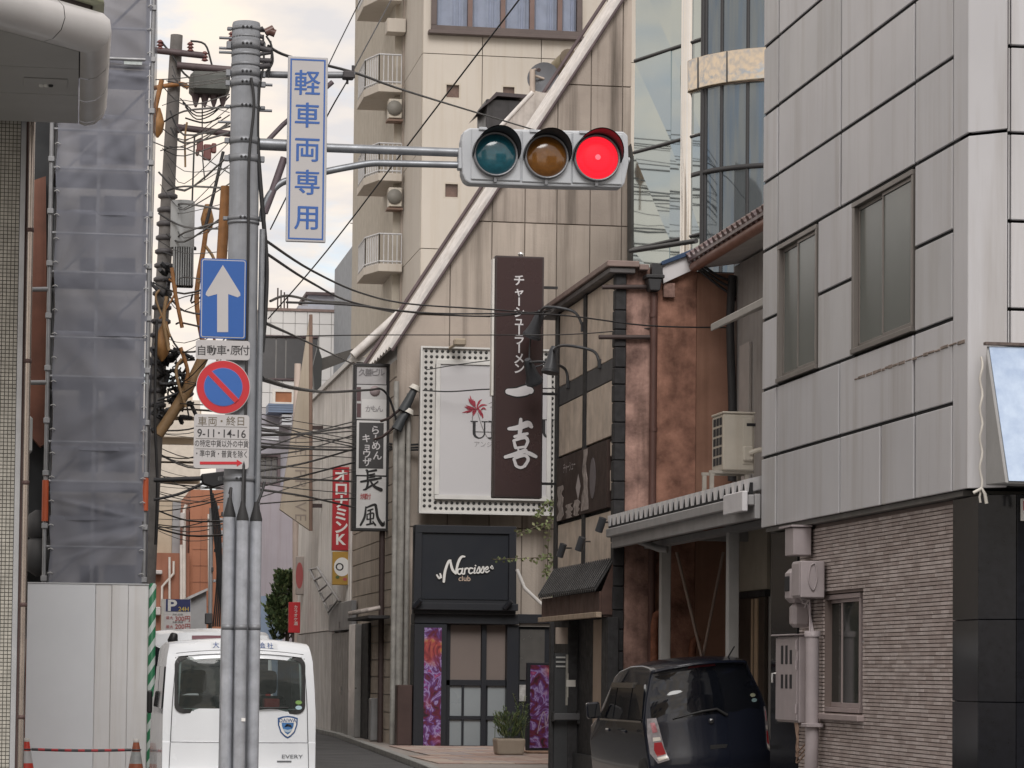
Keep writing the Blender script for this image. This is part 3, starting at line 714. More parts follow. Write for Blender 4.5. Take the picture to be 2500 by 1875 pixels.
rf = bx('roof', tilem[0], hs, XH - .5, XH + 5, yh0, yh1, ze + .17, ze + .2)
while y < yh1:
    link('roof_tile', random.choice(rmesh), rf, loc=(XH - .68, y + .13, ze + .08)); y += .27
# small lean-to canopy on its wall
zc = onX(1860, 730, XH - .5).z
MB().prY([(XH - .75, zc - .12), (XH - .002, zc + .18), (XH - .002, zc + .12), (XH - .75, zc - .22)], yh0, onX(1735, 780, XH - .75).y).build('canopy', M('canopy_grey', (.40, .385, .36), .7, var=.1), hs, .01)
bx('window', M('bronze_frame', (.2, .17, .14), .5), hs, XH - .03, XH - .002, YE + 2.4, YE + 4.9, 4.35, zc - .3, .006)
for px, wd in ((1826, .3),):
    yq = onX(px, 900, XH).y; bx('pilaster', M('house_trim', (.45, .42, .4), .8), hs, XH - .05, XH - .003, yq - .25, yq + .3, 4.2, zc - .26, .008)
tb('cable_duct', M('duct_black', (.04, .04, .043), .6), hs, curve_pts([(XH - .06, yh1 - .15, ze - .1), (XH - .1, yh1 - .2, ze - .8), (XH - .06, yh1 - .2, ze - 2), (XH - .06, yh1 - .2, 4.3)]), .06, 8)
for kk in range(3): tb('cable', M('duct_black'), hs, curve_pts([onY(1705, 640 + kk * 9, YB0 - .2), onY(1750, 672 + kk * 11, YB0 - .15), onY(1788, 690 + kk * 16, YB0 - .12), onY(1806, 730 + kk * 8, YB0 - .12)]), .02, 6)

# ------------------------------------------------------------------ carport
cp = thing('carport', 'steel carport with a folded metal roof and white posts between two buildings', 'carport', (XR + .8, YE + 3, 0))
y0, y1 = YE + .06, YB0 - .06
zf = onX(1700, 1258, XR).z
zf1 = onX(1502, 1290, XR).z; zf0 = zf1 - .28
fas = M('fascia_grey', (.34, .335, .34), .55, var=.12)
MB().prY([(XR - .05, zf0), (XR + .02, zf0), (XR + .02, zf1), (XR - .05, zf1)], y0, y1).build('fascia', fas, cp, .008)
bx('gutter', fas, cp, XR - .13, XR - .052, y0, y1, zf1 - .13, zf1 - .01, .012)
bx('gutter_box', M('gutter_white', (.66, .65, .67), .5), cp, XR - .2, XR - .135, y0 - .02, y0 + .9, zf1 - .2, zf1 + .03, .01)
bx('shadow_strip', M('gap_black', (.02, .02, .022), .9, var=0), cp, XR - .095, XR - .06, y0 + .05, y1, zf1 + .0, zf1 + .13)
MB().prY([(XR + .021, zf1 - .02), (XH - .01, zf1 + .42), (XH - .01, zf1 + .39), (XR + .021, zf1 - .06)], y0, y1).build('roof_deck', M('deck_under', (.19, .19, .195), .7, var=.1), cp)
nft = 27
dm = M('folded_sheet', (.80, .79, .80), .5, metal=.0, var=.15, scale=5)
for k in range(nft):
    ya_ = y0 + (y1 - y0) * k / nft; wv = (y1 - y0) / nft
    A = [(XR - .12, ya_ + wv * .14, zf1 + .17), (XR - .12, ya_ + wv * .80, zf1 + .17), (XR - .12, ya_ + wv * .58, zf1 + .02), (XR - .12, ya_ + wv * .38, zf1 + .02)]
    MB().pr(A, [(XH - .02, a[1], a[2] + .45) for a in A]).build('roof_fold', dm, cp)
postm = M('post_white', (.47, .465, .46), .55, var=.12, streak=.15)
for px in (1623, 1788):
    yq = onX(px, 1500, 8.4).y; bx('post', postm, cp, 8.33, 8.47, yq - .07, yq + .07, 0, zf1 - .03 + .1, .01)
    bx('beam', fas, cp, XR + .03, XH - .02, yq - .06, yq + .06, zf1 - .2, zf1 - .07)
bx('beam', fas, cp, 8.32, 8.48, y0, y1, zf1 - .28, zf1 - .205)
pA, pB, pC = onY(1652, 1348, YB0 - 1.2), onY(1714, 1606, YB0 - 1.2), onY(1766, 1348, YB0 - 1.2)
zl = pB.z - .1
tb('brace', M('brace_tan', (.33, .25, .21), .6), cp, [pA, pB, (pB.x + .2, pB.y, pB.z - .9)], .022, 6)
tb('brace', M('brace_tan'), cp, [pC, pB + Vector((.02, .05, 0)), (pB.x - .2, pB.y + .05, pB.z - .9)], .022, 6)
dpx = [onX(1535, 1305, XR + .1), onX(1545, 1315, XR + .1), onX(1610, 1340, XR + .35), onX(1630, 1342, XR + .45)]
tb('drain_pipe', fas, cp, dpx, .05, 8)
# clutter and door at the back of the carport
bd = thing('back_door', 'wooden door with a glazed strip in the shadow behind the car', 'door', (XH - .03, onX(1840, 1700, XH).y, 0))
dY = lambda px: onX(px, 1600, XH).y
zd0 = onX(1840, 1460, XH).z
bx('door_leaf', M('door_dark', (.06, .045, .035), .5, var=.2), bd, XH - .06, XH - .005, dY(1876), dY(1808), .2, zd0, .006)
bx('door_strip', M('door_tan', (.55, .41, .28), .5), bd, XH - .075, XH - .061, dY(1862), dY(1854), .3, zd0 - .02); bx('door_strip', M('door_tan'), bd, XH - .075, XH - .061, dY(1850), dY(1846), .3, zd0 - .02)
bx('panel_over_door', M('wall_beige_dim', (.45, .41, .34), .8), bd, XH - .05, XH - .004, dY(1880), dY(1810), zd0 + .1, zd0 + 1.1); bx('door_frame', blk, bd, XH - .08, XH - .003, dY(1880), dY(1806), zd0 + .003, zd0 + .09)
for px, hh, lab in ((1597, 2.45, 'rusty gas pipe standing against the dark back wall of the carport'), (1690, 2.1, 'second rusty pipe standing right of the carport post')):
    p = onY(px, 1600, YB0 - .15); tag(tb('rusty_pipe', M('rust_pipe', (.26, .10, .055), .7, var=.4, scale=12), None, [(p.x, p.y, 0), (p.x, p.y, hh - .2), (p.x + .02, p.y, hh - .05), (p.x + .1, p.y, hh)], .055, 10), lab, 'pipe')

# ------------------------------------------------------------------ air conditioner on the carport roof
acm = M('ac_beige', (.56, .52, .45), .5, var=.1, streak=.12)
xA = 8.75
q0 = onX(1738, 1155, xA); yA1 = q0.y; yA0 = onX(1765, 1155, xA).y; zA0 = q0.z
xA1 = onY(1842, 1090, yA0).x
zA1 = zA0 + .74
ac = thing('outdoor_unit', 'beige air conditioner outdoor unit on a stand on the carport roof', 'air conditioner', ((xA + xA1) / 2, yA0 + .3, zA0 - .2))
bx('case', acm, ac, xA, xA1, yA0, yA1, zA0, zA1, .015)
bx('case_lid', acm, ac, xA - .012, xA1 + .012, yA0 - .012, yA1 + .012, zA1 + .002, zA1 + .03, .008)
for k in range(3):
    for j in range(5):
        yq = yA0 + (yA1 - yA0) * (.12 + .27 * k); zq = zA0 + .08 + j * .13
        bx('grille_slot', slm, ac, xA - .006, xA + .004, yq, yq + (yA1 - yA0) * .2, zq, zq + .1)
xm_ = (xA + xA1) / 2
bx('side_panel', acm, ac, xm_ + .05, xA1 - .03, yA0 - .014, yA0 - .001, zA0 + .08, zA1 - .05, .008)
bx('valve_cover', acm, ac, xA1 - .16, xA1 - .02, yA0 - .06, yA0 - .015, zA0 + .12, zA0 + .32, .02)
bx('handle_recess', slm, ac, xm_ + .1, xm_ + .22, yA0 - .018, yA0 - .013, zA1 - .16, zA1 - .12)
tb('pipe', acm, ac, curve_pts([(xA1 - .08, yA0 - .05, zA0 + .22), (xA1 + .1, yA0 - .1, zA0 + .26), (xA1 + .2, yA0 - .12, zA0 + .05), (xA1 - .05, yA0 - .1, zA0 - .25), (xA1 - .25, yA0 - .1, zA0 - .36)]), .035, 8)
std = M('stand_galv', (.5, .47, .42), .5, metal=.2)
for yq in (yA0 + .08, yA1 - .12):
    for xq in (xA - .15, xA1 - .1):
        zr_ = zf1 + .16 + (xq - XR) / (XH - XR) * .45
        bx('stand_leg', std, ac, xq, xq + .05, yq, yq + .05, zr_ - .05, zA0 - .04)
    bx('stand_bar', std, ac, xA - .16, xA1 + .02, yq, yq + .05, zA0 - .038, zA0 - .002)
# ------------------------------------------------------------------ concrete building with the slanting roof
YG = 57.6
cwall = M('stained_concrete', (.47, .405, .35), .85, var=.25, scale=.35, streak=.6, sfreq=(1.9, 1.9, .07), bump=.25)
cwall2 = M('stained_concrete_b', (.45, .385, .335), .85, var=.28, scale=.4, streak=.66, sfreq=(2.4, 2.4, .08), bump=.25)
cg = thing('slant_roof_building', 'tall stained concrete building whose side wall climbs in a long diagonal roof line', 'building', (onY(1250, 1600, YG).x, YG + 5, 0))
XG = onY(972, 1200, YG).x                       # its street side
A_ = onY(972, 827, YG); B_ = onY(1560, -66, YG)
slope = lambda x: A_.z + (B_.z - A_.z) * (x - A_.x) / (B_.x - A_.x)
xr_ = onY(1541, 400, YG).x
colpx = [972, 1100, 1201, 1281, 1359, 1440, 1517, 1541]
cx = [onY(p, 600, YG).x for p in colpx]; cx[-1] = xr_
rz = [0, onY(1250, 1290, YG).z, onY(1250, 1020, YG).z, onY(1250, 775, YG).z, onY(1250, 543, YG).z, onY(1250, 200, YG).z, 40]
MB().prY([(XG + .02, 0), (xr_ - .02, 0), (xr_ - .02, slope(xr_) - .05), (XG + .02, slope(XG) - .05)], YG + .035, YG + 9).build('wall', M('joint_concrete', (.2, .17, .145), .9, var=0), cg)
for i in range(len(cx) - 1):
    for j in range(len(rz) - 1):
        g = .011; a, b, z0, z1 = cx[i] + g, cx[i + 1] - g, rz[j] + g, rz[j + 1] - g
        if j == 0: z0 = .0
        sa, sb = slope(a), slope(b)
        if sb <= z0: continue
        pts = [(a, z0), (b, z0)]
        if sb >= z1: pts.append((b, z1))
        else: pts.append((b, sb))
        if sa >= z1: pts.append((a, z1))
        else:
            if sb > z1: pts.append((a + (b - a) * (z1 - sa) / (sb - sa), z1))
            if sa > z0: pts.append((a, sa))
            else: pts[0] = (a + (b - a) * (z0 - sa) / (sb - sa), z0)
        MB().prY(pts, YG + random.uniform(0, .006), YG + .034).build('panel', random.choice((cwall, cwall2)), cg, .004)
# the sloping roof face of white ribbed sheet seen edge-on
nrm = Vector((-(B_.z - A_.z), 0, B_.x - A_.x)).normalized()
e0 = Vector((A_.x, 0, A_.z)) - (Vector((B_.x, 0, B_.z)) - Vector((A_.x, 0, A_.z))).normalized() * .25
e1 = Vector((B_.x + 1.5, 0, slope(B_.x + 1.5)))
wsheet = M('white_ribbed', (.66, .63, .61), .55, var=.22, scale=4, streak=.1)
nrib = 9
for k in range(nrib):
    ya, yb = YG - .05 + k * .5, YG - .05 + k * .5 + .485
    h = .07
    P = [(e0.x, ya, e0.z), (e0.x, yb, e0.z), (e1.x, yb, e1.z), (e1.x, ya, e1.z)]
    Q = [(p[0] + nrm.x * (h if i in (0, 3) else h * .4), p[1], p[2] + nrm.z * (h if i in (0, 3) else h * .4)) for i, p in enumerate(P)]
    MB().pr(P, Q).build('roof_sheet', wsheet, cg)
tb('verge_trim', M('verge_plum', (.10, .07, .075), .6, var=.3), cg, [(e0.x, YG - .1, e0.z - .05), (e1.x, YG - .1, e1.z - .05)], .035, 6)
tb('verge_trim', M('verge_plum'), cg, [(e0.x + nrm.x * .1, YG + nrib * .5, e0.z + .1), (e1.x + nrm.x * .1, YG + nrib * .5, e1.z + .1)], .045, 6)
# brighter second ridge (stair roof) behind the signal
s2a, s2b = onY(1215, 316, YG + 4), onY(1300, 225, YG + 4)
MB().prY([(s2a.x, s2a.z), (s2b.x, s2b.z), (s2b.x + .5, s2b.z), (s2b.x + .5, s2a.z - 1.5), (s2a.x, s2a.z - 1.5)], YG + 4, YG + 6).build('stair_roof', M('stair_sheet', (.47, .43, .40), .7, var=.3, streak=.4), cg)
tb('verge_trim', wsheet, cg, [s2a, s2b], .05, 6)
# street side: courses of long panels
YG1 = onX(866, 1200, XG).y
sidem = M('course_beige', (.54, .47, .40), .8, var=.22, scale=1.1, streak=.3)
ch = .36; nz = int((slope(XG) - .1) / ch)
for j in range(nz):
    off = 0 if j % 2 else 1.0
    y = YG + .3 - off
    while y < YG1:
        a, b = max(y, YG + .3), min(y + 2.0, YG1)
        if b - a > .1: bx('course_panel', sidem, cg, XG - .04 + random.uniform(0, .006), XG + .015, a + .006, b - .006, j * ch + .018, (j + 1) * ch - .004)
        y += 2.0
bx('wall', M('joint_brown'), cg, XG, XG + .03, YG + .04, YG1, 0, slope(XG) - .06)
# pipes at the corner
gp = M('grey_pipe', (.33, .32, .30), .55, var=.3, scale=6, streak=.2)
for k, (px, top, rr) in enumerate(((962, 930, .055), (976, 1000, .075), (992, 960, .05))):
    p = onY(px, 1500, YG - .2); zt = onY(px, top, YG - .2).z
    t = tag(tb('riser_pipe', gp, None, [(p.x, YG - .12 - .04 * k, .1), (p.x, YG - .12 - .04 * k, zt)], rr, 10), ['leftmost', 'middle', 'rightmost'][k] + ' of the three grey riser pipes left of the studded sign', 'pipe', 'riser pipes at the concrete corner')
for k, (px, py) in enumerate(((994, 985), (978, 1030))):
    e = onY(px, py, YG - .35)
    t = thing('corner_floodlight', 'dark floodlight with white cap above the riser pipes, %s one' % ('upper' if k == 0 else 'lower'), 'lamp', tuple(e), 'floodlights above the riser pipes')
    tb('body', M('flood_dark', (.04, .045, .05), .5), t, [e + Vector((.15, 0, .30 - .1 * k)), e + Vector((.05, 0, .1)), e + Vector((-.08, 0, -.16))], [.07, .09, .115], 10)
    tb('cap', M('cap_white', (.6, .57, .52), .6), t, [e + Vector((.14, 0, .28 - .1 * k)), e + Vector((.18, 0, .37 - .1 * k))], [.13, .09], 10)
    tb('arm', M('iron_dark'), t, [e, e + Vector((-.35, .1, -.3)), e + Vector((-.5, .25, -.35))], .03, 6)
# roof clutter: exhaust cowl, dish, drum
ck = thing('roof_exhaust', 'dark sheet metal exhaust cowl rising behind the diagonal roof', 'exhaust', (onY(1230, 310, YG + 8).x, YG + 8, 12))
x0, x1, z0, z1 = rY(1186, 243, 1275, 420, YG + 8)
MB().prY([(x0, z0), (x1, z0), (x1, z1), (x0, z1)], YG + 8, YG + 9.4).build('cowl_body', M('cowl_dark', (.055, .052, .055), .45, metal=.3, var=.4, streak=.4), ck, .02)
MB().prY([(x0 - .18, z1 - .3), (x0 + .22, z1 + .15), (x1 + .1, z1 + .12), (x1 + .05, z1 + .04), (x0 + .25, z1 + .06)], YG + 7.9, YG + 9.6).build('cowl_roof', M('cowl_lid', (.06, .045, .05), .5), ck)
ds = thing('satellite_dish', 'grey satellite dish on a short mast against the cream tower', 'dish', tuple(onY(1302, 285, YG + 5)))
c = onY(1325, 188, YG + 5)
mpt = onY(1302, 300, YG + 5); mtop = onY(1300, 170, YG + 5)
tb('mast', M('mast_cream', (.5, .42, .36), .6), ds, [mpt - Vector((0, 0, 1.6)), mtop], .065, 8)
nd = Vector((-.45, -1, .25)).normalized(); ux = nd.orthogonal().normalized(); uy_ = nd.cross(ux)
dm_ = MB()
def dsh(u, v):
    a = 2 * math.pi * u; r = .36 * v; return c + ux * (r * math.cos(a)) + uy_ * (r * math.sin(a)) - nd * (.1 * (1 - v * v))
dm_.grid(dsh, 24, 5); dm_.build('reflector', M('dish_grey', (.13, .135, .15), .5), ds)
tb('feed_arm', M('mast_cream'), ds, [c - uy_ * .3 - nd * .02, c + nd * .32 - uy_ * .05], .018, 6); tb('feed_head', M('iron_dark'), ds, [c + nd * .3 - uy_ * .06, c + nd * .4 + uy_ * .02], .045, 8)
tb('mount', M('mast_cream'), ds, [mtop - Vector((0, 0, .12)), c - nd * .1], .03, 6)
dr = thing('roof_drum', 'olive brown drum lying behind the top of the diagonal roof', 'drum', tuple(onY(1390, 150, YG + 6)))
p = onY(1392, 146, YG + 6); nn = Vector((.35, -1, .3)).normalized()
tb('drum_body', M('drum_olive', (.24, .2, .13), .6, var=.2), dr, [p, p - nn * .5], .25, 18); tb('rim', M('drum_rim', (.14, .11, .08), .6), dr, [p + nn * .03, p - nn * .01], .265, 18)
tb('support', M('drum_rim'), dr, [p - nn * .3, p - nn * .3 - Vector((0, 0, 1.6))], .05, 6)

# ------------------------------------------------------------------ studded white sign board
YU = 57.0
us = thing('studded_sign', 'white sign board with a studded perforated border, red flower and black letters', 'sign', (onY(1180, 1250, YU).x, YU, onY(1180, 1255, YU).z))
x0, x1, z0, z1 = rY(1027, 852, 1358, 1254, YU)
rim = M('perforated_white', (.60, .585, .56), .6, var=.12, scale=2)
bx('backing', rim, us, x0, x1, YU, YU + .3, z0, z1, .01)
g = MB(); gridframe(g, x0 - .02, x1 + .02, z0 - .02, z1 + .02, YU - .05, YU - .001, .035); g.build('outer_frame', M('frame_white', (.66, .65, .63), .5), us)
xi0, xi1, zi0, zi1 = rY(1062, 882, 1344, 1222, YU)
g = MB(); gridframe(g, xi0, xi1, zi0, zi1, YU - .09, YU - .001, .09); g.build('inner_frame', M('frame_white'), us, .008)
fce = bx('face', M('board_face', (.56, .55, .565), .35, var=.03, scale=.5), us, xi0 + .092, xi1 - .092, YU - .06, YU - .004, zi0 + .092, zi1 - .092)
stud = MB(); pit = 13.7 * YU / FPX
def st(x, z): stud.lathe((x, YU - .004, z), [(0, -.012), (.022, -.012), (.034, 0)], 8, 'y')
nzs = int((z1 - z0 - .12) / pit); nxs = int((x1 - x0 - .12) / pit)
for i in range(nzs + 1):
    z = z1 - .075 - i * pit
    for x in (x0 + .09, x0 + .09 + pit, x1 - .09): st(x, z)
for i in range(nxs + 1):
    x = x0 + .09 + i * pit
    for z in (z1 - .075, z1 - .075 - pit, z0 + .09, z0 + .09 + pit): 
        if x0 + .1 + pit < x < x1 - .1: st(x, z)
stu = stud.build('studs', M('stud_dark', (.03, .03, .03), .5, var=0), us, recalc=False); stu['kind'] = 'stuff'
serif = M('serif_black', (.02, .02, .022), .6, var=0)
def U_(px0, px1, py0, py1, Y, fr):
    a, b_ = onY(px0, py0, Y), onY(px1, py1, Y); w_ = b_.x - a.x; h_ = a.z - b_.z; mb = MB()
    mb.box(a.x - .02, a.x + .13, YU - .068, YU - .062, a.z - .018, a.z); mb.box(b_.x - .1, b_.x + .03, YU - .068, YU - .062, a.z - .018, a.z)
    mb.box(a.x + .025, a.x + .085, YU - .067, YU - .0615, b_.z + h_ * .34, a.z - .018); mb.box(b_.x - .05, b_.x - .022, YU - .067, YU - .0615, b_.z + h_ * .34, a.z - .018)
    xo0, xo1, xi0_, xi1_ = a.x + .025, b_.x - .022, a.x + .085, b_.x - .05
    arc = lambda x0_, x1_, dp: [((x0_ + x1_) / 2 - (x1_ - x0_) / 2 * math.cos(t), b_.z + h_ * .34 - dp * math.sin(t)) for t in [i * math.pi / 10 for i in range(11)]]
    L_ = arc(xo0, xo1, h_ * .34); I_ = arc(xi0_, xi1_, h_ * .27)
    for i in range(10): mb.prY([L_[i], L_[i + 1], I_[i + 1], I_[i]], YU - .067, YU - .0615)
    return mb
m1 = U_(1150, 1186, 1028, 1072, YU, None); m1.build('letter_u', serif, us)
xl = onY(1198, 1050, YU).x; zl0, zl1 = onY(1198, 1072, YU).z, onY(1198, 1028, YU).z
mL = MB(); mL.box(xl, xl + .12, YU - .067, YU - .062, zl0 + .03, zl1 - .03); mL.box(xl - .06, xl + .2, YU - .068, YU - .0615, zl1 - .03, zl1); mL.box(xl - .06, xl + .2, YU - .068, YU - .0615, zl0, zl0 + .03); mL.box(xl - .35, xl, YU - .068, YU - .063, (zl0 + zl1) / 2 - .05, (zl0 + zl1) / 2 - .04)
mL.build('letter_n', serif, us)
m2 = U_(1320, 1350, 1024, 1070, YU, None); m2.build('letter_u', serif, us)
p = onY(1176, 1085, YU); letters('lettering', [('アンジュール', p.x + .22, p.z, .13)], M('print_mid', (.30, .29, .30), .6), us, frY(YU - .06), .004)
fl = MB(); fr_ = M('flower_red', (.36, .03, .055), .6, var=.4, scale=20)
fc = onY(1162, 1000, YU); pet = []
for k in range(26):
    a = random.uniform(0, 2 * math.pi); r0 = random.uniform(0, .1); L_ = random.uniform(.1, .24)
    if math.sin(a) < -.3: L_ *= .6
    cx0, cz0 = fc.x + r0 * math.cos(a), fc.z + r0 * math.sin(a) * .8
    pet.append([(cx0, cz0, .012), (cx0 + L_ * .5 * math.cos(a + .2), cz0 + L_ * .5 * math.sin(a + .2) + .02, .035), (cx0 + L_ * math.cos(a), cz0 + L_ * math.sin(a), .006)])
brush(pet, frY(YU - .06), .004).build('flower', fr_, us, recalc=False)
stl = [[(fc.x + .25 + .03 * k, fc.z + .12 - .07 * k, .008), (fc.x + .34 + .02 * k, fc.z + .15 - .1 * k, .022), (fc.x + .44, fc.z + .1 - .14 * k, .006)] for k in range(4)]
stl += [[(fc.x + .03, fc.z - .08, .012), (fc.x + .12, fc.z - .35, .016), (fc.x + .22, fc.z - .55, .014), (fc.x + .32, fc.z - .62, .01)], [(fc.x - .07, fc.z - .1, .02), (fc.x - .09, fc.z - .28, .012)]]
brush(stl, frY(YU - .06), .003).build('stem', M('stem_grey', (.22, .21, .21), .6), us, recalc=False)
q = onY(1113, 848, YU); lt = thing('sign_lamp', 'small tan floodlight on top of the studded sign', 'lamp', tuple(q))
bx('lamp_head', M('lamp_tan', (.35, .29, .22), .5), lt, q.x - .1, q.x + .14, YU - .5, YU - .25, q.z - .02, q.z + .13, .03); tb('arm', M('lamp_tan'), lt, [(q.x - .2, YU + .1, q.z - .05), (q.x, YU - .3, q.z + .04)], .03, 6)

# ------------------------------------------------------------------ club front
YN = 56.6
nvy = M('club_black', (.014, .016, .022), .45, var=.25, scale=1.5)
nvy2 = M('club_panel', (.018, .021, .028), .35, var=.15)
cl = thing('club_shopfront', 'black framed club shopfront with frosted panes under a square black sign box', 'shopfront', (onY(1130, 1838, YN).x, YN, KH))
x0, x1, z0, z1 = rY(1012, 1283, 1260, 1500, YN - .35)
cs = thing('club_sign', 'square black sign box with white script lettering above the club door', 'sign', ((x0 + x1) / 2, YN - .3, z0))
bx('sign_box', nvy, cs, x0, x1, YN - .28, YN - .002, z0, z1, .01)
g = MB(); gridframe(g, x0, x1, z0 + .0, z1, YN - .35, YN - .281, .15); g.build('frame', nvy, cs, .012)
bx('sign_panel', nvy2, cs, x0 + .155, x1 - .155, YN - .30, YN - .283, z0 + .3, z1 - .155)
bx('lower_ledge', nvy, cs, x0 - .05, x1 + .03, YN - .48, YN - .352, z0 + .08, z0 + .22, .01)
for xq in (x0 - .02, x1 - .25): tb('uplight', nvy, cs, [(xq, YN - .52, z0 + .13), (xq + .12, YN - .6, z0 + .27)], .055, 8)
wsc = M('script_white', (.72, .71, .69), .5, var=.03)
def px_strokes(sts, k=1.): return [[(a, b, c * k) for a, b, c in s_] for s_ in sts]
Nn = [[(1076, 1412, 3), (1079, 1385, 4.5), (1088, 1375, 4.5), (1090, 1372, 3)], [(1090, 1374, 3.5), (1098, 1402, 5), (1106, 1404, 4.5)], [(1106, 1404, 3.5), (1112, 1372, 5), (1124, 1360, 5), (1134, 1360, 3.5)]]
Nn = [[(1083, 1420, 6), (1086, 1395, 6.5), (1094, 1372, 6), (1100, 1368, 4)], [(1099, 1371, 5.5), (1104, 1390, 6.5), (1112, 1400, 5.5)], [(1112, 1400, 5), (1118, 1374, 6.5), (1126, 1360, 6), (1134, 1359, 3.5)]]
def small(cx, cy, kind):
    if kind == 'a': return [[(cx + 5, cy - 7, 3.6), (cx - 4, cy - 6, 3.6), (cx - 6, cy + 3, 3.8), (cx, cy + 6, 3.4), (cx + 5, cy - 3, 3.6)], [(cx + 6, cy - 8, 3.8), (cx + 4, cy + 3, 3.8), (cx + 8, cy + 6, 3)]]
    if kind == 'r': return [[(cx - 3, cy - 7, 3.6), (cx - 5, cy + 6, 3.8)], [(cx - 4, cy - 2, 3), (cx + 1, cy - 8, 3.4), (cx + 5, cy - 6, 3.4)]]
    if kind == 'c': return [[(cx + 5, cy - 6, 3.4), (cx - 2, cy - 7, 3.6), (cx - 5, cy + 1, 4), (cx - 1, cy + 6, 3.6), (cx + 5, cy + 3, 2.6)]]
    if kind == 'i': return [[(cx + 1, cy - 7, 3.6), (cx - 1, cy + 5, 3.8), (cx + 3, cy + 5, 2.4)], [(cx + 2, cy - 13, 3.2), (cx + 3, cy - 12, 3.2)]]
    if kind == 's': return [[(cx - 4, cy + 3, 2.6), (cx + 2, cy - 9, 3.4), (cx + 4, cy, 3.8), (cx + 1, cy + 6, 3.6), (cx - 4, cy + 5, 3)]]
    if kind == 'e': return [[(cx - 4, cy + 1, 3.2), (cx + 3, cy - 3, 3), (cx + 1, cy - 8, 3.2), (cx - 4, cy - 2, 3.8), (cx - 1, cy + 6, 3.6), (cx + 6, cy + 2, 2.4)]]
sts = list(Nn)
for k, cc in zip((1123, 1138, 1149, 1158, 1167, 1177, 1188), 'arcisse'): sts += small(k, 1396 - (k - 1123) * .07, cc)
sts += [[(1198, 1385, 5), (1202, 1388, 5), (1200, 1382, 4)], [(1066, 1404, 4), (1072, 1412, 5), (1076, 1405, 4)], [(1074, 1401, 4), (1077, 1410, 4)]]
YNs = YN - .30
brush(S(sts, YNs), frY(YNs), .004, 1.9).build('lettering_outline', blackink, cs, recalc=False)
brush(S(sts, YNs), frY(YNs), .03, 1.0).build('lettering', wsc, cs, recalc=False)
p = onY(1134, 1412, YNs); letters('lettering', [('club', p.x, p.z, .15, 0, .012)], M('script_tan', (.55, .42, .33), .5), cs, frY(YNs), .006)
# shopfront body
def ry(a, b, c, d): return rY(a, b, c, d, YN)
x0, x1, z0, z1 = ry(1008, 1500, 1262, 1525)
bx('lintel', nvy, cl, x0, x1, YN - .25, YN + .3, z0 + .01, z1, .01)
flow = M('flower_print', (.2, .05, .2), .5, var=0)
def flower_mat():
    m = flow; t = m.node_tree; b = t.nodes['Principled BSDF']; L = t.links.new
    geo = t.nodes.new('ShaderNodeNewGeometry')
    n = t.nodes.new('ShaderNodeTexNoise'); n.inputs['Scale'].default_value = 3.4; n.inputs['Detail'].default_value = 5; n.inputs['Distortion'].default_value = 2.2
    L(geo.outputs['Position'], n.inputs['Vector'])
    r = t.nodes.new('ShaderNodeValToRGB'); e = r.color_ramp.elements
    e[0].position = .30; e[0].color = (.02, .004, .012, 1); e[1].position = .80; e[1].color = (.34, .24, .42, 1)
    for ps, c in ((.40, (.12, .01, .03, 1)), (.47, (.08, .015, .10, 1)), (.53, (.16, .075, .25, 1)), (.58, (.33, .27, .47, 1)), (.63, (.13, .03, .2, 1)), (.70, (.30, .03, .10, 1))):
        x = e.new(ps); x.color = c
    L(n.outputs[0], r.inputs[0])
    v = t.nodes.new('ShaderNodeTexNoise'); v.inputs['Scale'].default_value = 1.1; L(geo.outputs['Position'], v.inputs['Vector'])
    mr = t.nodes.new('ShaderNodeMapRange'); mr.inputs[1].default_value = .54; mr.inputs[2].default_value = .62; L(v.outputs[0], mr.inputs[0])
    r2 = t.nodes.new('ShaderNodeValToRGB'); e = r2.color_ramp.elements
    e[0].position = .35; e[0].color = (.10, .01, .02, 1); e[1].position = .68; e[1].color = (.45, .25, .05, 1)
    x = e.new(.5); x.color = (.33, .05, .05, 1)
    L(n.outputs[0], r2.inputs[0])
    mx_ = t.nodes.new('ShaderNodeMix'); mx_.data_type = 'RGBA'; L(mr.outputs[0], mx_.inputs[0]); L(r.outputs[0], mx_.inputs[6]); L(r2.outputs[0], mx_.inputs[7])
    L(mx_.outputs[2], b.inputs['Base Color'])
flower_mat()
q = ry(1005, 1525, 1085, 1842); fp = bx('flower_pillar', nvy, cl, q[0], q[1], YN - .28, YN + .3, KH, z0, .01)
fpn = 5
q2 = ry(1030, 1533, 1072, 1830)
petm = [M('petal_violet', (.25, .12, .42), .5, var=.3, scale=9), M('petal_lilac', (.42, .3, .55), .5, var=.3, scale=9), M('petal_crimson', (.22, .02, .05), .5, var=.3, scale=9), M('petal_orange', (.5, .2, .05), .5, var=.3, scale=9), M('petal_plum', (.09, .02, .10), .5, var=.3, scale=9), M('petal_pink', (.45, .12, .25), .5, var=.3, scale=9)]
def flower_panel(parent, q, Y, name, weights):
    pn = bx(name, flow, parent, q[0], q[1], Y - .012, Y - .002, q[2], q[3])
    return pn
flower_panel(cl, q2, YN - .281, 'flower_panel', None)
frs = M('frosted_upper', (.20, .165, .15), .3, var=.12, scale=.6)
frl = M('frosted_lower', (.26, .285, .30), .3, var=.10, scale=.7)
for a, b, c, d, m in ((1098, 1526, 1174, 1660, frs), (1186, 1526, 1234, 1660, frs), (1085, 1674, 1127, 1748, frl), (1132, 1674, 1182, 1748, frl), (1191, 1674, 1234, 1748, frl), (1085, 1757, 1127, 1834, frl), (1132, 1757, 1182, 1834, frl), (1191, 1757, 1234, 1834, frl)):
    q = ry(a, b, c, d); bx('pane', m, cl, q[0], q[1], YN + .03, YN + .05, q[2], q[3])
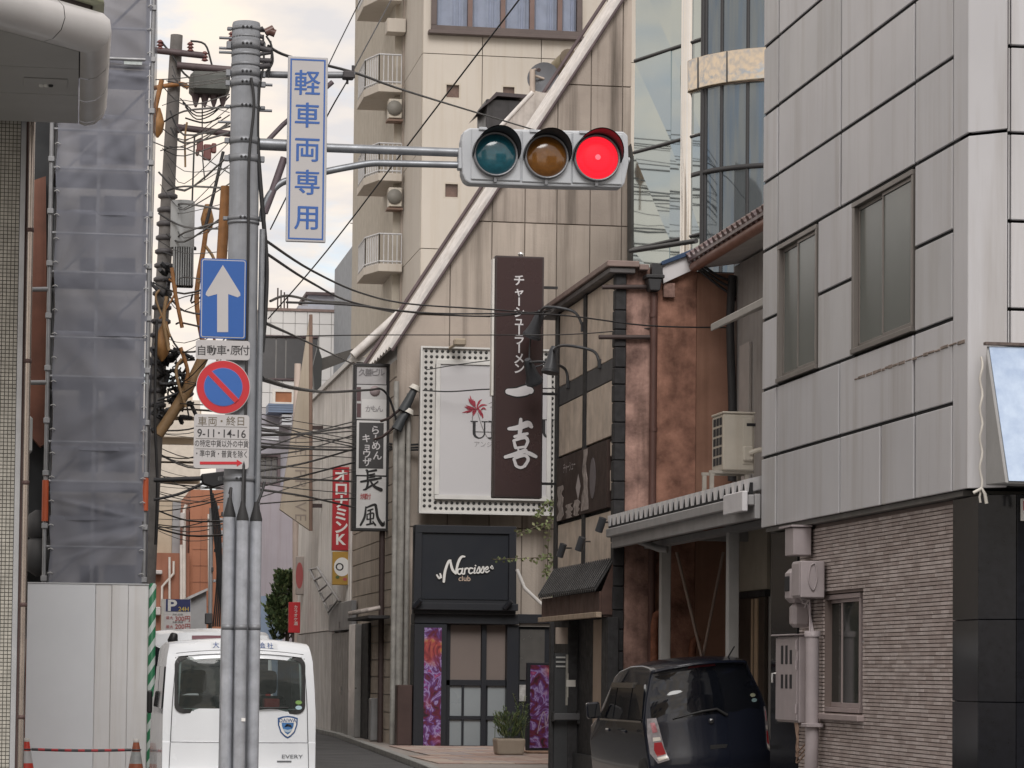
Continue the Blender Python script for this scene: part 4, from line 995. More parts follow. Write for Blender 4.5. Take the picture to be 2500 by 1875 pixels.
bx('inner_wall', nvy, cl, x0, x1 + 1.2, YN + .06, YN + .3, KH, z0 + .005)
for a, b, c, d, dd in ((1085, 1526, 1098, 1840, .0), (1174, 1526, 1186, 1840, -.02), (1234, 1526, 1262, 1840, -.12), (1085, 1660, 1234, 1674, .0), (1085, 1748, 1234, 1757, .01), (1127, 1674, 1132, 1834, .012), (1085, 1834, 1234, 1842, .0)):
    q = ry(a, b, c, d); bx('frame_bar', nvy, cl, q[0], q[1], YN - .03 + dd, YN + .055 + dd * .1, max(KH, q[2]), q[3], .004)
q = ry(1270, 1537, 1330, 1660); bx('pane', M('frosted_side', (.105, .10, .095), .25, var=.2), cl, q[0], q[1], YN + .03, YN + .05, q[2], q[3])
q = ry(1268, 1520, 1345, 1530); bx('light_strip', M('strip_grey', (.34, .32, .30), .5), cl, q[0], q[1], YN - .02, YN + .05, q[2], q[3])
q = ry(1268, 1672, 1288, 1712); bx('notice', M('notice_pale', (.42, .41, .40), .5, var=.4, scale=12), cl, q[0], q[1], YN + .0, YN + .055, q[2], q[3])
q = ry(1262, 1500, 1355, 1525); bx('lintel', nvy, cl, q[0], q[1], YN - .1, YN + .3, q[2] + .02, q[3], .01)
# meter-brown cabinet to the left of the pillar
q = rY(967, 1672, 1003, 1812, YN); tag(bx('brown_cabinet', M('cabinet_brown', (.055, .03, .026), .6, var=.2), None, q[0], q[1], YN - .2, YN + .2, KH, q[3], .012), 'dark brown cabinet left of the flower-printed pillar', 'cabinet')
# standing flower board on a timber box, planter
YB = 51.5
q = rY(1285, 1618, 1352, 1832, YB)
fb = thing('flower_board', 'upright board printed with purple flowers standing on a timber box', 'sign board', ((q[0] + q[1]) / 2, YB, q[2]))
bx('frame', nvy, fb, q[0], q[1], YB, YB + .1, q[2], q[3], .008)
q2 = rY(1294, 1624, 1350, 1826, YB); flower_panel(fb, q2, YB - .001, 'flower_print', None)
brush(S([[(1312, 1790, 2), (1318, 1760, 2.2), (1326, 1738, 2), (1330, 1745, 2), (1332, 1770, 2.2), (1340, 1742, 2), (1346, 1722, 1.6)], [(1316, 1780, 1.5), (1340, 1768, 1.5)]], YB), frY(YB - .013), .003).build('script_print', M('script_dim', (.33, .25, .3), .5), fb, recalc=False)
q = rY(1285, 1834, 1355, 1905, YB - .3); tbx = thing('timber_box', 'low timber box under the flower board', 'box', ((q[0] + q[1]) / 2, YB, KH))
tim = M('timber', (.36, .24, .17), .7, var=.25, scale=6)
nst = 4
for k in range(nst):
    a = q[0] + (q[1] - q[0]) * k / nst; b = q[0] + (q[1] - q[0]) * (k + 1) / nst
    bx('plank', tim, tbx, a + .003, b - .003, YB - .32, YB - .29, KH, q[3] - .03, .004)
bx('top_board', tim, tbx, q[0] - .01, q[1] + .01, YB - .34, YB + .3, q[3] - .027, q[3], .005); bx('core', M('joint_brown'), tbx, q[0] + .01, q[1] - .01, YB - .288, YB + .28, KH, q[3] - .03)
YPL = 50.2
q = rY(1212, 1803, 1284, 1870, YPL)
pl = thing('planter', 'square beige planter full of green herbs before the club door', 'planter', ((q[0] + q[1]) / 2, YPL + .25, KH))
wv = q[1] - q[0]
MB().pr([(q[0] + .03, YPL + .03, KH), (q[1] - .03, YPL + .03, KH), (q[1] - .03, YPL + wv - .03, KH), (q[0] + .03, YPL + wv - .03, KH)], [(q[0], YPL, q[3]), (q[1], YPL, q[3]), (q[1], YPL + wv, q[3]), (q[0], YPL + wv, q[3])]).build('pot', M('pot_beige', (.36, .305, .245), .75, var=.12, scale=3), pl, .04, 3)
bx('soil', M('soil', (.04, .03, .025), .95), pl, q[0] + .05, q[1] - .05, YPL + .05, YPL + wv - .05, q[3] - .06, q[3] + .004)
def leafy(mb, c, n, rx, rz, ls, lw=.3, up=.6):
    for k in range(n):
        a = random.uniform(0, 2 * math.pi); r = math.sqrt(random.random()); z = random.random()
        p = Vector((c[0] + rx * r * math.cos(a) * (.5 + .5 * z), c[1] + rx * r * math.sin(a) * (.5 + .5 * z), c[2] + rz * z))
        d = Vector((math.cos(a) * .8, math.sin(a) * .8, up + random.uniform(-.3, .5))).normalized(); s = d.cross(Vector((random.uniform(-1, 1), random.uniform(-1, 1), random.uniform(-1, 1)))).normalized()
        L_ = ls * random.uniform(.6, 1.3); mb.cur = random.choice((0, 0, 1, 2))
        mb.add([p, p + d * L_ * .5 + s * L_ * lw, p + d * L_, p + d * L_ * .5 - s * L_ * lw], [(0, 1, 2, 3)])
gl = [M('leaf_dark', (.055, .09, .035), .6, var=.3, scale=9), M('leaf_mid', (.11, .16, .06), .6, var=.3, scale=9), M('leaf_olive', (.17, .2, .085), .6, var=.3, scale=9)]
lf = MB(); cxp, cyp = (q[0] + q[1]) / 2, YPL + wv / 2
leafy(lf, (cxp, cyp, q[3]), 500, .32, .42, .10, .12, 1.2)
for k in range(14):
    xo = cxp + random.uniform(-.28, .3); h = random.uniform(.35, .8); yo = cyp + random.uniform(-.2, .2); ln = random.uniform(-.25, .25)
    lf.cur = random.choice((0, 1, 2)); lf.tube([(xo, yo, q[3]), (xo + ln * .4, yo, q[3] + h * .6), (xo + ln, yo, q[3] + h)], .006, 4)
    for j in range(14):
        t = .3 + .7 * j / 14; a = random.uniform(0, 6.28); c0 = Vector((xo + ln * t, yo, q[3] + h * t)); d = Vector((math.cos(a), math.sin(a), .5)).normalized() * .07; s = Vector((-math.sin(a), math.cos(a), 0)) * .014
        lf.add([c0, c0 + d * .5 + s, c0 + d, c0 + d * .5 - s], [(0, 1, 2, 3)])
fo = lf.build('foliage', gl, pl, recalc=False); fo['kind'] = 'stuff'
# creeper twigs in front of the studded sign corner
tw = thing('creeper', 'thin yellow-green creeper hanging beside the ramen shop corner', 'plant', tuple(onY(1345, 1420, 50)))
twm = MB()
for (a, b, c) in (((1352, 1270), (1325, 1280), (1262, 1305)), ((1350, 1360), (1300, 1362), (1205, 1366)), ((1352, 1230), (1340, 1300), (1336, 1420)), ((1352, 1220), (1322, 1240), (1310, 1262)), ((1350, 1370), (1335, 1400), (1345, 1450))):
    P = curve_pts([onY(*a, 50), onY(*b, 50), onY(*c, 50)], 10); twm.cur = 0; twm.tube(P, .008, 4)
    for p in P:
        for k in range(2):
            twm.cur = random.choice((1, 2)); d = Vector((random.uniform(-1, 1), random.uniform(-1, 1), random.uniform(-1, .6))).normalized() * random.uniform(.05, .11); s = d.cross(Vector((0, 1, .3))).normalized() * .025; o_ = p + Vector((random.uniform(-.05, .05), 0, random.uniform(-.05, .05)))
            twm.add([o_, o_ + d * .5 + s, o_ + d, o_ + d * .5 - s], [(0, 1, 2, 3)])
twm.build('twigs', [M('twig', (.12, .1, .07), .8), M('leaf_yellow', (.24, .25, .13), .6, var=.3), M('leaf_pale', (.22, .27, .12), .6, var=.3)], tw, recalc=False)
# fluorescent tube bracket by the awning
q = [onY(1262, 1390, 53), onY(1280, 1435, 53), onY(1325, 1478, 53)]
tag(tb('tube_light', M('tube_white', (.62, .6, .58), .5), None, q, .035, 8), 'bare white tube light leaning between the club sign and the awning', 'light')
# ------------------------------------------------------------------ glass building with a round bay
gb = thing('glass_building', 'mirror glass building with a rounded bay and chrome band behind the rusty wall', 'building', (14, 53, 0))
def cam(xc, Zc): return Vector((xc * math.cos(-YAW) + Zc * math.sin(-YAW), Zc * math.cos(-YAW) - xc * math.sin(-YAW), 0))
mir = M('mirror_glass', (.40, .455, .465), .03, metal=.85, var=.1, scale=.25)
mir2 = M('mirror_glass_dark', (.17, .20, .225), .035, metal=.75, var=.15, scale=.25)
chrome = M('chrome_band', (.62, .55, .46), .03, metal=1., var=0)
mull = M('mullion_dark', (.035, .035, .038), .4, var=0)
Zg = 51.5
CC = cam(5.03, Zg); RR = 2.05
zg = lambda py, px=1700: onY(px, py, CC.y - 1.2).z
lv = [zg(y) for y in (705, 610, 412, 205, 128, -90, -300)]
# angled flat facet left of the bay
fa = cam((1706 - 1250) / FPX * 50.4, 50.4); fb_ = cam((1541 - 1250) / FPX * 52.3, 52.3)
zf_ = [onY(1620, y, (fa.y + fb_.y) / 2).z for y in (720, 590, 350, 122, -110, -330)]
dv = (fb_ - fa); nrmf = Vector((dv.y, -dv.x, 0)).normalized()
if nrmf.y > 0: nrmf = -nrmf
dv = fb_ - fa
fm_ = fa + dv * .45
tilt = (.0, .012, -.008, .01, -.012)
for k, (a, b) in enumerate(zip(zf_, zf_[1:])):
    for j, (p, q) in enumerate(((fa, fm_), (fm_, fb_))):
        o1 = nrmf * (.0 + tilt[k % 5] * .5); o2 = nrmf * tilt[(k + j) % 5]
        MB().pr([p + o1 + Vector((0, 0, a + .03)), q + o2 + Vector((0, 0, a + .03)), q + o1 + Vector((0, 0, b - .03)), p + o2 + Vector((0, 0, b - .03))],
                [p + o1 - nrmf * .03 + Vector((0, 0, a + .03)), q + o2 - nrmf * .03 + Vector((0, 0, a + .03)), q + o1 - nrmf * .03 + Vector((0, 0, b - .03)), p + o2 - nrmf * .03 + Vector((0, 0, b - .03))]).build('pane', mir, gb)
for z in zf_: tb('transom', mull, gb, [fa + Vector((0, 0, z)), fb_ + Vector((0, 0, z))], .035, 6)
tb('mullion', mull, gb, [fa + Vector((.02, -.03, 6)), fa + Vector((.02, -.03, zf_[-1]))], .05, 12)
# round bay: curved panes between rings
ang = [R(a) for a in (196, 206, 217, 232, 252, 275, 300)]
for k, (a, b) in enumerate(zip(lv, lv[1:])):
    if k == 3: continue
    for u, v in zip(ang, ang[1:]):
        m = MB(); n_ = 5
        def f(s, t, u=u, v=v, a=a, b=b):
            th = u + .008 + (v - u - .016) * s; return (CC.x + RR * math.cos(th), CC.y + RR * math.sin(th), a + .02 + (b - a - .04) * t)
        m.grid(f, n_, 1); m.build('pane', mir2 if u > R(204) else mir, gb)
for u in ang[1:-1]: 
    p = (CC.x + (RR + .0) * math.cos(u), CC.y + RR * math.sin(u)); tb('mullion', mull, gb, [(p[0], p[1], lv[0]), (p[0], p[1], lv[-1])], .035, 6)
u = R(190); p = (CC.x + RR * math.cos(u), CC.y + RR * math.sin(u)); tb('chrome_column', M('chrome_bright', (.75, .71, .66), .1, metal=1., var=.05), gb, [(p[0], p[1], 5.5), (p[0], p[1], lv[-1])], .16, 16)
MB().lathe((CC.x, CC.y, 0), [(RR - .1, lv[3] - .02), (RR + .10, lv[3] - .02), (RR + .10, lv[3] + .02), (RR + .105, lv[4] - .02), (RR + .10, lv[4]), (RR - .1, lv[4])], 64).build('chrome_ring', chrome, gb)
for u in (R(203), R(222), R(243), R(262)): tb('ring_reflection_line', mull, gb, [(CC.x + (RR + .104) * math.cos(u), CC.y + (RR + .104) * math.sin(u), lv[3]), (CC.x + (RR + .104) * math.cos(u), CC.y + (RR + .104) * math.sin(u), lv[4] - .01)], .012, 5)  # thin dark upright lines standing in for the band's vertical reflections
for z in (lv[2], lv[1]): MB().lathe((CC.x, CC.y, 0), [(RR - .05, z - .05), (RR + .04, z - .04), (RR + .04, z + .04), (RR - .05, z + .05)], 64).build('ring', mull if z == lv[2] else mull, gb)
MB().lathe((CC.x, CC.y, 0), [(RR - .12, 0), (RR - .12, lv[-1])], 40).build('core', M('core_dark', (.03, .032, .035), .7), gb)
MB().pr([fa - nrmf * .1, fb_ - nrmf * .1, fb_ - nrmf * 6, fa - nrmf * 6], [p + Vector((0, 0, lv[-1])) for p in (fa - nrmf * .1, fb_ - nrmf * .1, fb_ - nrmf * 6, fa - nrmf * 6)]).build('core', M('core_dark'), gb)
tb('roof_pole', mull, gb, [onY(1540, 613, 50), onY(1700, 588, 48)], .045, 8)
# side face of the slant building beside it, built as a dark wedge
pts = pY([(1541, 350), (1609, 720), (1541, 720)], YG - .5)
tag(MB().prY(pts, YG - .5, YG - .1).build('side_face', M('side_face_dark', (.075, .075, .072), .8, var=.2), None), 'dark triangular side face of the concrete building beside the mirror glass', 'wall')

# ------------------------------------------------------------------ cream tower
YT = 84.
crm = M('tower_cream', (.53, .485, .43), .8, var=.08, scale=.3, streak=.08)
crm2 = M('tower_cream_side', (.52, .48, .43), .8, var=.08, scale=.3, streak=.1)
tw_ = thing('apartment_tower', 'tall cream apartment tower with corner balconies and a curtained window', 'building', (onY(1300, 1600, YT).x, YT + 6, 0))
xt0, xt1 = onY(1030, 300, YT).x, onY(1700, 300, YT).x
zt = [onY(1200, y, YT).z for y in (1900, 1080, 845, 612, 368, 137, -100, -340)]; zt[0] = 0
jd = M('tower_joint', (.2, .175, .14), .9, var=0)
bx('wall', jd, tw_, xt0 + .04, xt1, YT + .11, YT + 16, 0, zt[-1])
xc = [xt0, onY(1176, 300, YT).x, onY(1320, 300, YT).x, onY(1480, 300, YT).x, xt1]
wins = [rY(1086, 203, 1125, 242, YT), rY(1224, 208, 1260, 243, YT), rY(1083, 445, 1122, 485, YT)]
big = rY(1053, -60, 1420, 84, YT)
def split_rects(x0, x1, z0, z1, holes):
    out = [(x0, x1, z0, z1)]
    for h in holes:
        nx = []
        for (a, b, c, d) in out:
            if h[1] <= a or h[0] >= b or h[3] <= c or h[2] >= d: nx.append((a, b, c, d)); continue
            if h[0] > a: nx.append((a, h[0], c, d))
            if h[1] < b: nx.append((h[1], b, c, d))
            l, r = max(a, h[0]), min(b, h[1])
            if h[2] > c: nx.append((l, r, c, h[2]))
            if h[3] < d: nx.append((l, r, h[3], d))
        out = nx
    return out
for i in range(4):
    for j in range(7):
        m = MB(); g = .012
        for (a, b, c, d) in split_rects(xc[i] + g, xc[i + 1] - g, zt[j] + g, zt[j + 1] - g, wins + [big]): bx('wall_panel', crm, tw_, a, b, YT, YT + .105, c, d)
ys1 = onX(985, 300, xt0).y
for j in range(7):
    bx('wall_panel', crm2, tw_, xt0 - .002, xt0 + .1, YT + .125, ys1, zt[j] + .012, zt[j + 1] - .012)
for q in wins:
    f = MB(); gridframe(f, q[0], q[1], q[2], q[3], YT + .0, YT + .14, .05); wf = f.build('window', M('win_cream', (.5, .45, .38), .6), tw_)
    bx('pane', M('win_brown', (.16, .10, .08), .25, var=.4, scale=5), wf, q[0] + .05, q[1] - .05, YT + .1, YT + .125, q[2] + .05, q[3] - .05)
f = MB(); gridframe(f, big[0], big[1], big[2], big[3], YT - .12, YT + .1, .16)
bw = f.build('window', M('win_bronze', (.10, .075, .07), .5), tw_, .01)
bx('window_sill', M('win_bronze'), bw, big[0] - .1, big[1] + .1, YT - .25, YT + .0, big[2] - .12, big[2] - .003, .02)
for px in (1147, 1227, 1298, 1366):
    q = onY(px, 40, YT).x; bx('mullion', M('win_brown_bar', (.16, .10, .085), .5), bw, q - .07, q + .07, YT - .1, YT + .08, big[2] + .16, big[3] - .16)
def curt(x0, x1):
    def f(u, v): 
        x = x0 + (x1 - x0) * u; return (x, YT + .065 + .03 * math.sin(u * (x1 - x0) * 26 + 2 * math.sin(u * 9)) , big[2] + .16 + (big[3] - big[2] - .3) * v)
    return f
cpx = [1062, 1143, 1151, 1223, 1231, 1294, 1302, 1362, 1370, 1412]
for a, b in zip(cpx[::2], cpx[1::2]):
    MB().grid(curt(onY(a, 40, YT).x, onY(b, 40, YT).x), 40, 2).build('curtain', M('curtain_blue', (.46, .50, .62), .8, var=.12, scale=3), bw)
    bx('pane', glass('clear_pane', (.97, .98, .99), .97), bw, onY(a, 40, YT).x, onY(b, 40, YT).x, YT + .005, YT + .012, big[2] + .16, big[3] - .16)
# rear wing with the balconies
yb = ys1 + .02
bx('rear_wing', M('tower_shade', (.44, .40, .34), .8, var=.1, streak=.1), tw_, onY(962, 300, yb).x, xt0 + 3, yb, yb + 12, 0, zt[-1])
railm = M('rail_white', (.52, .52, .53), .5)
for k, (pyf, has_ac) in enumerate(((10, False), (232, True), (448, True), (668, False))):
    c = thing('balcony', 'cream balcony with white bars on the tower side, %s from the top' % ['topmost', 'second', 'third', 'fourth'][k], 'balcony', tuple(onY(935, pyf, yb)), 'corner balconies of the tower') if False else None
    xa, xb = onY(892, pyf, yb).x, onY(976, pyf, yb).x; z = onY(930, pyf, yb).z
    sl = MB().prZ([(xa, yb + .5), (xa + .35, yb - .55), (xb, yb - .55), (xb, yb + 2.5), (xa, yb + 2.5)], z, z + .24).build('balcony', crm, tw_, .01)
    sl['label'] = ['topmost', 'second', 'third', 'lowest'][k] + ' cream balcony slab with white railing'
    rp1 = [(xa + .04, yb + 2.4), (xa + .04, yb + .5), (xa + .37, yb - .5), (xb - .02, yb - .5)]
    for (a, b) in zip(rp1, rp1[1:]):
        L_ = math.dist(a, b); n_ = max(2, int(L_ / .13))
        for zz in (z + .32, z + 1.18): tb('rail', railm, sl, [(a[0], a[1], zz), (b[0], b[1], zz)], .03, 6)
        bars = MB()
        for i in range(n_ + 1):
            t = i / n_; bars.box(a[0] + (b[0] - a[0]) * t - .014, a[0] + (b[0] - a[0]) * t + .014, a[1] + (b[1] - a[1]) * t - .014, a[1] + (b[1] - a[1]) * t + .014, z + .24, z + 1.18)
        bo = bars.build('rail_bars', railm, sl); bo['kind'] = 'stuff'
    if has_ac:
        q = rY(944, pyf + 2, 980, pyf + 66, yb - .3)
        a_ = thing('hanging_outdoor_unit', 'air conditioner unit hung under the %s balcony of the cream tower' % ('second' if k == 1 else 'third'), 'air conditioner', ((q[0] + q[1]) / 2, yb - .3, q[2]), 'units hung under the tower balconies')
        bx('case', acm, a_, q[0] + .05, q[1], yb - .45, yb - .03, q[2] + .1, q[3] - .12, .02)
        MB().lathe(((q[0] + q[1]) / 2, yb - .47, (q[2] + q[3]) / 2), [(.0, -.01), (.24, -.01), (.24, .02)], 16, 'y').build('fan_grille', M('grille_grey', (.2, .19, .17), .6), a_)
        bx('frame', M('stand_rust', (.2, .13, .1), .7), a_, q[0], q[1] + .03, yb - .5, yb - .01, q[2], q[2] + .06)
q = rY(940, 55, 985, 88, yb); bx('canopy', crm, tw_, q[0], q[1], yb - .6, yb - .01, q[2], q[3], .01)
tb('drain_pipe', M('pipe_tan', (.33, .28, .24), .6), tw_, [(onY(983, 400, yb - .1).x, yb - .1, 0), (onY(983, 400, yb - .1).x, yb - .1, zt[-1])], .05, 8)

# ------------------------------------------------------------------ pale siding block left of the tower
YQ = 100.
q = rY(871, 585, 985, 900, YQ)
sb = thing('siding_block', 'pale blue-grey sided block with an aerial left of the cream tower', 'building', ((q[0] + q[1]) / 2, YQ + 2, 0))
m_ = M('siding_blue', (.47, .49, .52), .6, var=.06)
z = q[3]; 
while z > 6: bx('siding_board', m_, sb, q[0], q[1], YQ, YQ + .04, z - .34, z - .02); z -= .36
bx('wall', M('siding_gap', (.3, .32, .35), .7), sb, q[0], q[1] + 2, YQ + .042, YQ + 8, 0, q[3])
for px in (900, 922): 
    p = onY(px, 575, YQ + 1); MB().lathe((p.x, YQ + 1, q[3]), [(.1, 0), (.1, .15), (.22, .2), (.22, .5), (.1, .6), (0, .6)], 12).build('roof_vent', M('vent_steel', (.5, .5, .52), .35, metal=.6), sb)
p = onY(896, 560, YQ + 1); tb('aerial', M('iron_dark'), sb, [(p.x, YQ + 1, q[3]), (p.x, YQ + 1, q[3] + 1.1)], .02, 5); tb('aerial', M('iron_dark'), sb, [(p.x - .6, YQ + 1, q[3] + .7), (p.x + .6, YQ + 1, q[3] + .7)], .015, 5)

# ------------------------------------------------------------------ white tiled modern building closing the street
YW = 108.
wt = M('white_cladding', (.72, .71, .70), .5, var=.05, scale=.5)
wb = thing('white_building', 'white panelled building with a dark ribbon window closing the street', 'building', (onY(800, 1600, YW).x, YW + 4, 0))
x0, x1 = onY(630, 900, YW).x, onY(955, 900, YW).x
zz = [onY(790, y, YW).z for y in (762, 792, 822, 928, 962, 998, 1030)]
bx('wall', M('white_gap', (.36, .35, .34), .7), wb, x0, x1, YW + .05, YW + 10, 0, zz[0] - .01)
nx = 11
def rowp(za, zb, sk=None):
    for k in range(nx):
        a = x0 + (x1 - x0) * k / nx; b = x0 + (x1 - x0) * (k + 1) / nx
        if sk and sk(a, b): continue
        bx('panel', wt, wb, a + .01, b - .01, YW, YW + .045, za + .01, zb - .01)
rowp(zz[1], zz[0]); rowp(zz[2], zz[1]); rowp(zz[4], zz[3]); rowp(zz[5], zz[4])
xw1 = onY(775, 870, YW).x
zm = onY(790, 875, YW).z
rowp(zm, zz[2], lambda a, b: a < xw1 - .3); rowp(zz[3], zm, lambda a, b: a < xw1 - .3)
for a, b in ((640, 672), (675, 696), (699, 774)):
    q = rY(a, 826, b, 924, YW); bx('window', M('ribbon_glass', (.10, .10, .105), .12, var=.1), wb, q[0], q[1], YW - .01, YW + .04, q[2], q[3])
for py in (822, 927): tb('window_trim', M('verge_plum'), wb, [(x0, YW - .02, onY(700, py, YW).z), (xw1, YW - .02, onY(700, py, YW).z)], .05, 6)
bx('coping', M('coping_brown'), wb, x0, x1, YW - .05, YW + 10, zz[0], zz[0] + .1)
bx('lower_wall', M('white_lower', (.50, .49, .50), .7, var=.1), wb, x0, x1, YW, YW + .045, 0, zz[5] - .02)
q = rY(752, 721, 826, 760, YW + 3); rfm = M('roof_unit_blue', (.42, .44, .50), .6)
rr_ = bx('roof_room', rfm, wb, q[0], q[1], YW + 3, YW + 6, zz[0] + .1, q[3]); q2 = rY(752, 715, 830, 722, YW + 3); bx('roof_lid', M('verge_plum'), rr_, q[0] - .1, q2[1], YW + 2.8, YW + 6.2, q2[2], q2[3])
q = rY(728, 747, 790, 760, YW + 2); bx('roof_unit', rfm, wb, q[0], q[1], YW + 2, YW + 3, zz[0] + .1, q[3])
q = rY(845, 748, 860, 760, YW + 2); bx('roof_unit', M('cowl_dark'), wb, q[0], q[1], YW + 2, YW + 2.6, zz[0] + .1, q[3])
for k in range(4):
    p = onY(678 + k * 8, 740, YW + 1); tb('roof_rail', M('iron_dark'), wb, [(p.x, YW + 1, zz[0] + .1), (p.x, YW + 1, onY(678, 703 + 5 * k, YW + 1).z)], .03, 5)
# lower clutter in front of it: orange board, blue awning, small balcony house
q = rY(672, 957, 712, 982, 100.); ob_ = thing('orange_board', 'rust orange sign board over a blue awning at the street end', 'sign', ((q[0] + q[1]) / 2, 100, q[2]))
bx('board', M('board_orange', (.36, .15, .07), .6, var=.3, scale=2), ob_, q[0], q[1], 100., 100.12, q[2], q[3]); g = MB(); gridframe(g, q[0] - .1, q[1] + .1, q[2] - .1, q[3] + .1, 99.95, 100.1, .1); g.build('frame', M('edge_white'), ob_)
for zz_ in (q[2] - .9,): bx('bracket', M('iron_dark'), ob_, q[0], q[1], 100.02, 100.1, q[2] - 5, q[2] - .11)
hs2 = thing('street_end_house', 'lavender grey house with a large grid window at the end of the street', 'house', (onY(690, 1500, 96).x, 98, 0))
q = rY(560, 1185, 760, 1650, 96.); bx('wall', M('lavender_wall', (.38, .35, .39), .85, var=.15, scale=.4, streak=.15), hs2, q[0], q[1], 96., 104, 0, q[3])
q = rY(560, 1010, 725, 1184, 96.5); bx('wall', M('lavender_pale', (.43, .42, .47), .85, var=.15, scale=.6), hs2, q[0], q[1], 96.5, 104, q[2] - .1, q[3])
q = rY(626, 1108, 684, 1186, 96.4); f = MB(); gridframe(f, q[0], q[1], q[2], q[3], 96.3, 96.49, .1); wd = f.build('window', M('frame_plum', (.13, .10, .11), .5), hs2)
for k in range(3):
    for j in range(2):
        a = q[0] + .1 + (q[1] - q[0] - .2) * k / 3; b = q[0] + .1 + (q[1] - q[0] - .2) * (k + 1) / 3; c_ = q[2] + .1 + (q[3] - q[2] - .2) * j / 2; d = q[2] + .1 + (q[3] - q[2] - .2) * (j + 1) / 2
        bx('pane', M('pane_grey', (.22, .215, .215), .2, var=.2), wd, a + .015, b - .015, 96.42, 96.45, c_ + .015, d - .015)
ba = thing('blue_awning', 'blue ribbed awning with a white balcony below the orange board', 'awning', tuple(onY(680, 1010, 95.5)))
q = rY(654, 986, 716, 1008, 95.5)
for k in range(4): bx('awning_rib', M('awning_slate', (.16, .21, .31), .5), ba, q[0], q[1], 95.3, 96.4, q[2] + (q[3] - q[2]) * k / 4, q[2] + (q[3] - q[2]) * (k + .85) / 4)
q = rY(640, 1040, 680, 1075, 95.5)
for k in range(5): bx('balcony_slat', M('slat_white', (.58, .6, .64), .5), ba, q[0], q[1], 95.4, 95.45, q[2] + (q[3] - q[2]) * k / 5, q[2] + (q[3] - q[2]) * (k + .6) / 5)
for k in range(3):
    q = rY(688, 1012 + 10 * k, 712, 1018 + 10 * k, 95.5); bx('shutter_slat', M('slat_white'), ba, q[0], q[1], 95.4, 96.4, q[2], q[3])

# ------------------------------------------------------------------ corrugated metal building with the pale sloping upper wall
XK = XG - .05
yk0, yk1 = YG1 + .05, onX(730, 1300, XK).y
kb = thing('corrugated_building', 'pale corrugated metal building behind the vertical shop sign', 'building', (XK + 3, yk0 + 5, 0))
zk = onX(862, 886, XK).z; zk2 = onX(800, 1542, XK).z
cor = M('corrugated_pale', (.76, .73, .70), .5, metal=.1, var=.15, scale=1., streak=.3)
nk = 90
def corr(z0, z1, mt, yy0, yy1, nk, amp=.035):
    m = MB(); prev = None
    for k in range(nk):
        y = yy0 + (yy1 - yy0) * k / nk; w_ = (yy1 - yy0) / nk; d = amp if k % 2 else 0
        m.box(XK + .02 - d, XK + .06, y, y + w_ * (1 if k % 2 else 1), z0, z1)
    return m.build('corrugated_sheet', mt, kb)
corr(zk2 + .03, zk, cor, yk0, yk1, nk); corr(.1, zk2, M('corrugated_low', (.58, .555, .535), .5, metal=.1, var=.15, scale=1., streak=.3), yk0 + 3.2, yk1, 60)
bx('wall', M('joint_brown'), kb, XK + .07, XK + 8, yk0, yk1, 0, zk - .02)
bx('coping', M('frame_white'), kb, XK - .08, XK + .5, yk0, yk1, zk, zk + .12)
# sloping pale upper wall (setback) over it
sa_, sb_ = onX(862, 884, XK), onY(1000, 745, yk0)
P0 = Vector((XK, yk0 - .1, zk + .13)); dxs = sb_.x - XK
P1 = Vector((sb_.x + 1, yk0 - .1, zk + .13 + (sb_.z - zk - .13) * (dxs + 1) / dxs))
MB().pr([P0, P1, P1 + Vector((0, 9, 0)), P0 + Vector((0, 9, 0))], [p + Vector((.1, 0, -.08)) for p in (P0, P1, P1 + Vector((0, 9, 0)), P0 + Vector((0, 9, 0)))]).build('sloping_wall', M('slope_grey', (.40, .385, .385), .7, var=.08, scale=.5), kb)
tb('verge_trim', wsheet, kb, [P0 + Vector((-.05, -.08, 0)), P1 + Vector((0, -.08, 0))], .11, 6)
# dark gutter beam and fin at its far end
fin = thing('dark_fin', 'black pointed fin with a dark sloping soffit between the tapered sign and the metal building', 'fin', tuple(onX(772, 960, XK - .1)))
ptsf = [(773, 848), (783, 880), (781, 945), (766, 975), (760, 900)]
MB().prY([(onY(a, b, 76).x, onY(a, b, 76).z) for a, b in ptsf], 75.6, 76).build('fin_plate', M('fin_black', (.02, .022, .022), .5), fin)
ptsf = [(776, 878), (862, 852), (845, 880), (780, 905)]
MB().prY([(onY(a, b, 76).x, onY(a, b, 76).z) for a, b in ptsf], 75.9, 76.3).build('soffit_plate', M('soffit_dark', (.06, .055, .05), .7), fin)
# tapered sign
YPs = 73.
ts = thing('tapered_sign', 'tall tapered beige sign board with faint vertical letters pointing at the sky', 'sign', tuple(onY(725, 1270, YPs)))
pts = pY([(757, 768), (757, 1296), (683, 1244)], YPs)
MB().prY([pts[0], pts[1], pts[2]], YPs, YPs + .16).build('sign_board', M('taper_beige', (.42, .36, .29), .7, var=.12, scale=.6, streak=.15), ts, .01)
tb('edge_tube', M('taper_edge', (.20, .13, .10), .6), ts, [(pts[0][0] + .02, YPs, pts[0][1]), (pts[1][0] + .02, YPs, pts[1][1])], .05, 6)
its = []
for k, chh in enumerate('LE PRIVE'):
    p = onY(734, 1075 + k * 27, YPs); its.append((chh, p.x, p.z, .42, R(-90), 0))
letters('lettering', its, M('taper_letters', (.26, .215, .185), .7), ts, frY(YPs), .006)
bx('wall_bracket', M('iron_dark'), ts, pts[1][0], XK + .02, YPs + .04, YPs + .12, pts[1][1] + .6, pts[1][1] + .7); bx('wall_bracket', M('iron_dark'), ts, pts[1][0], XK + .02, YPs + .04, YPs + .12, pts[1][1] + 2.6, pts[1][1] + 2.7)
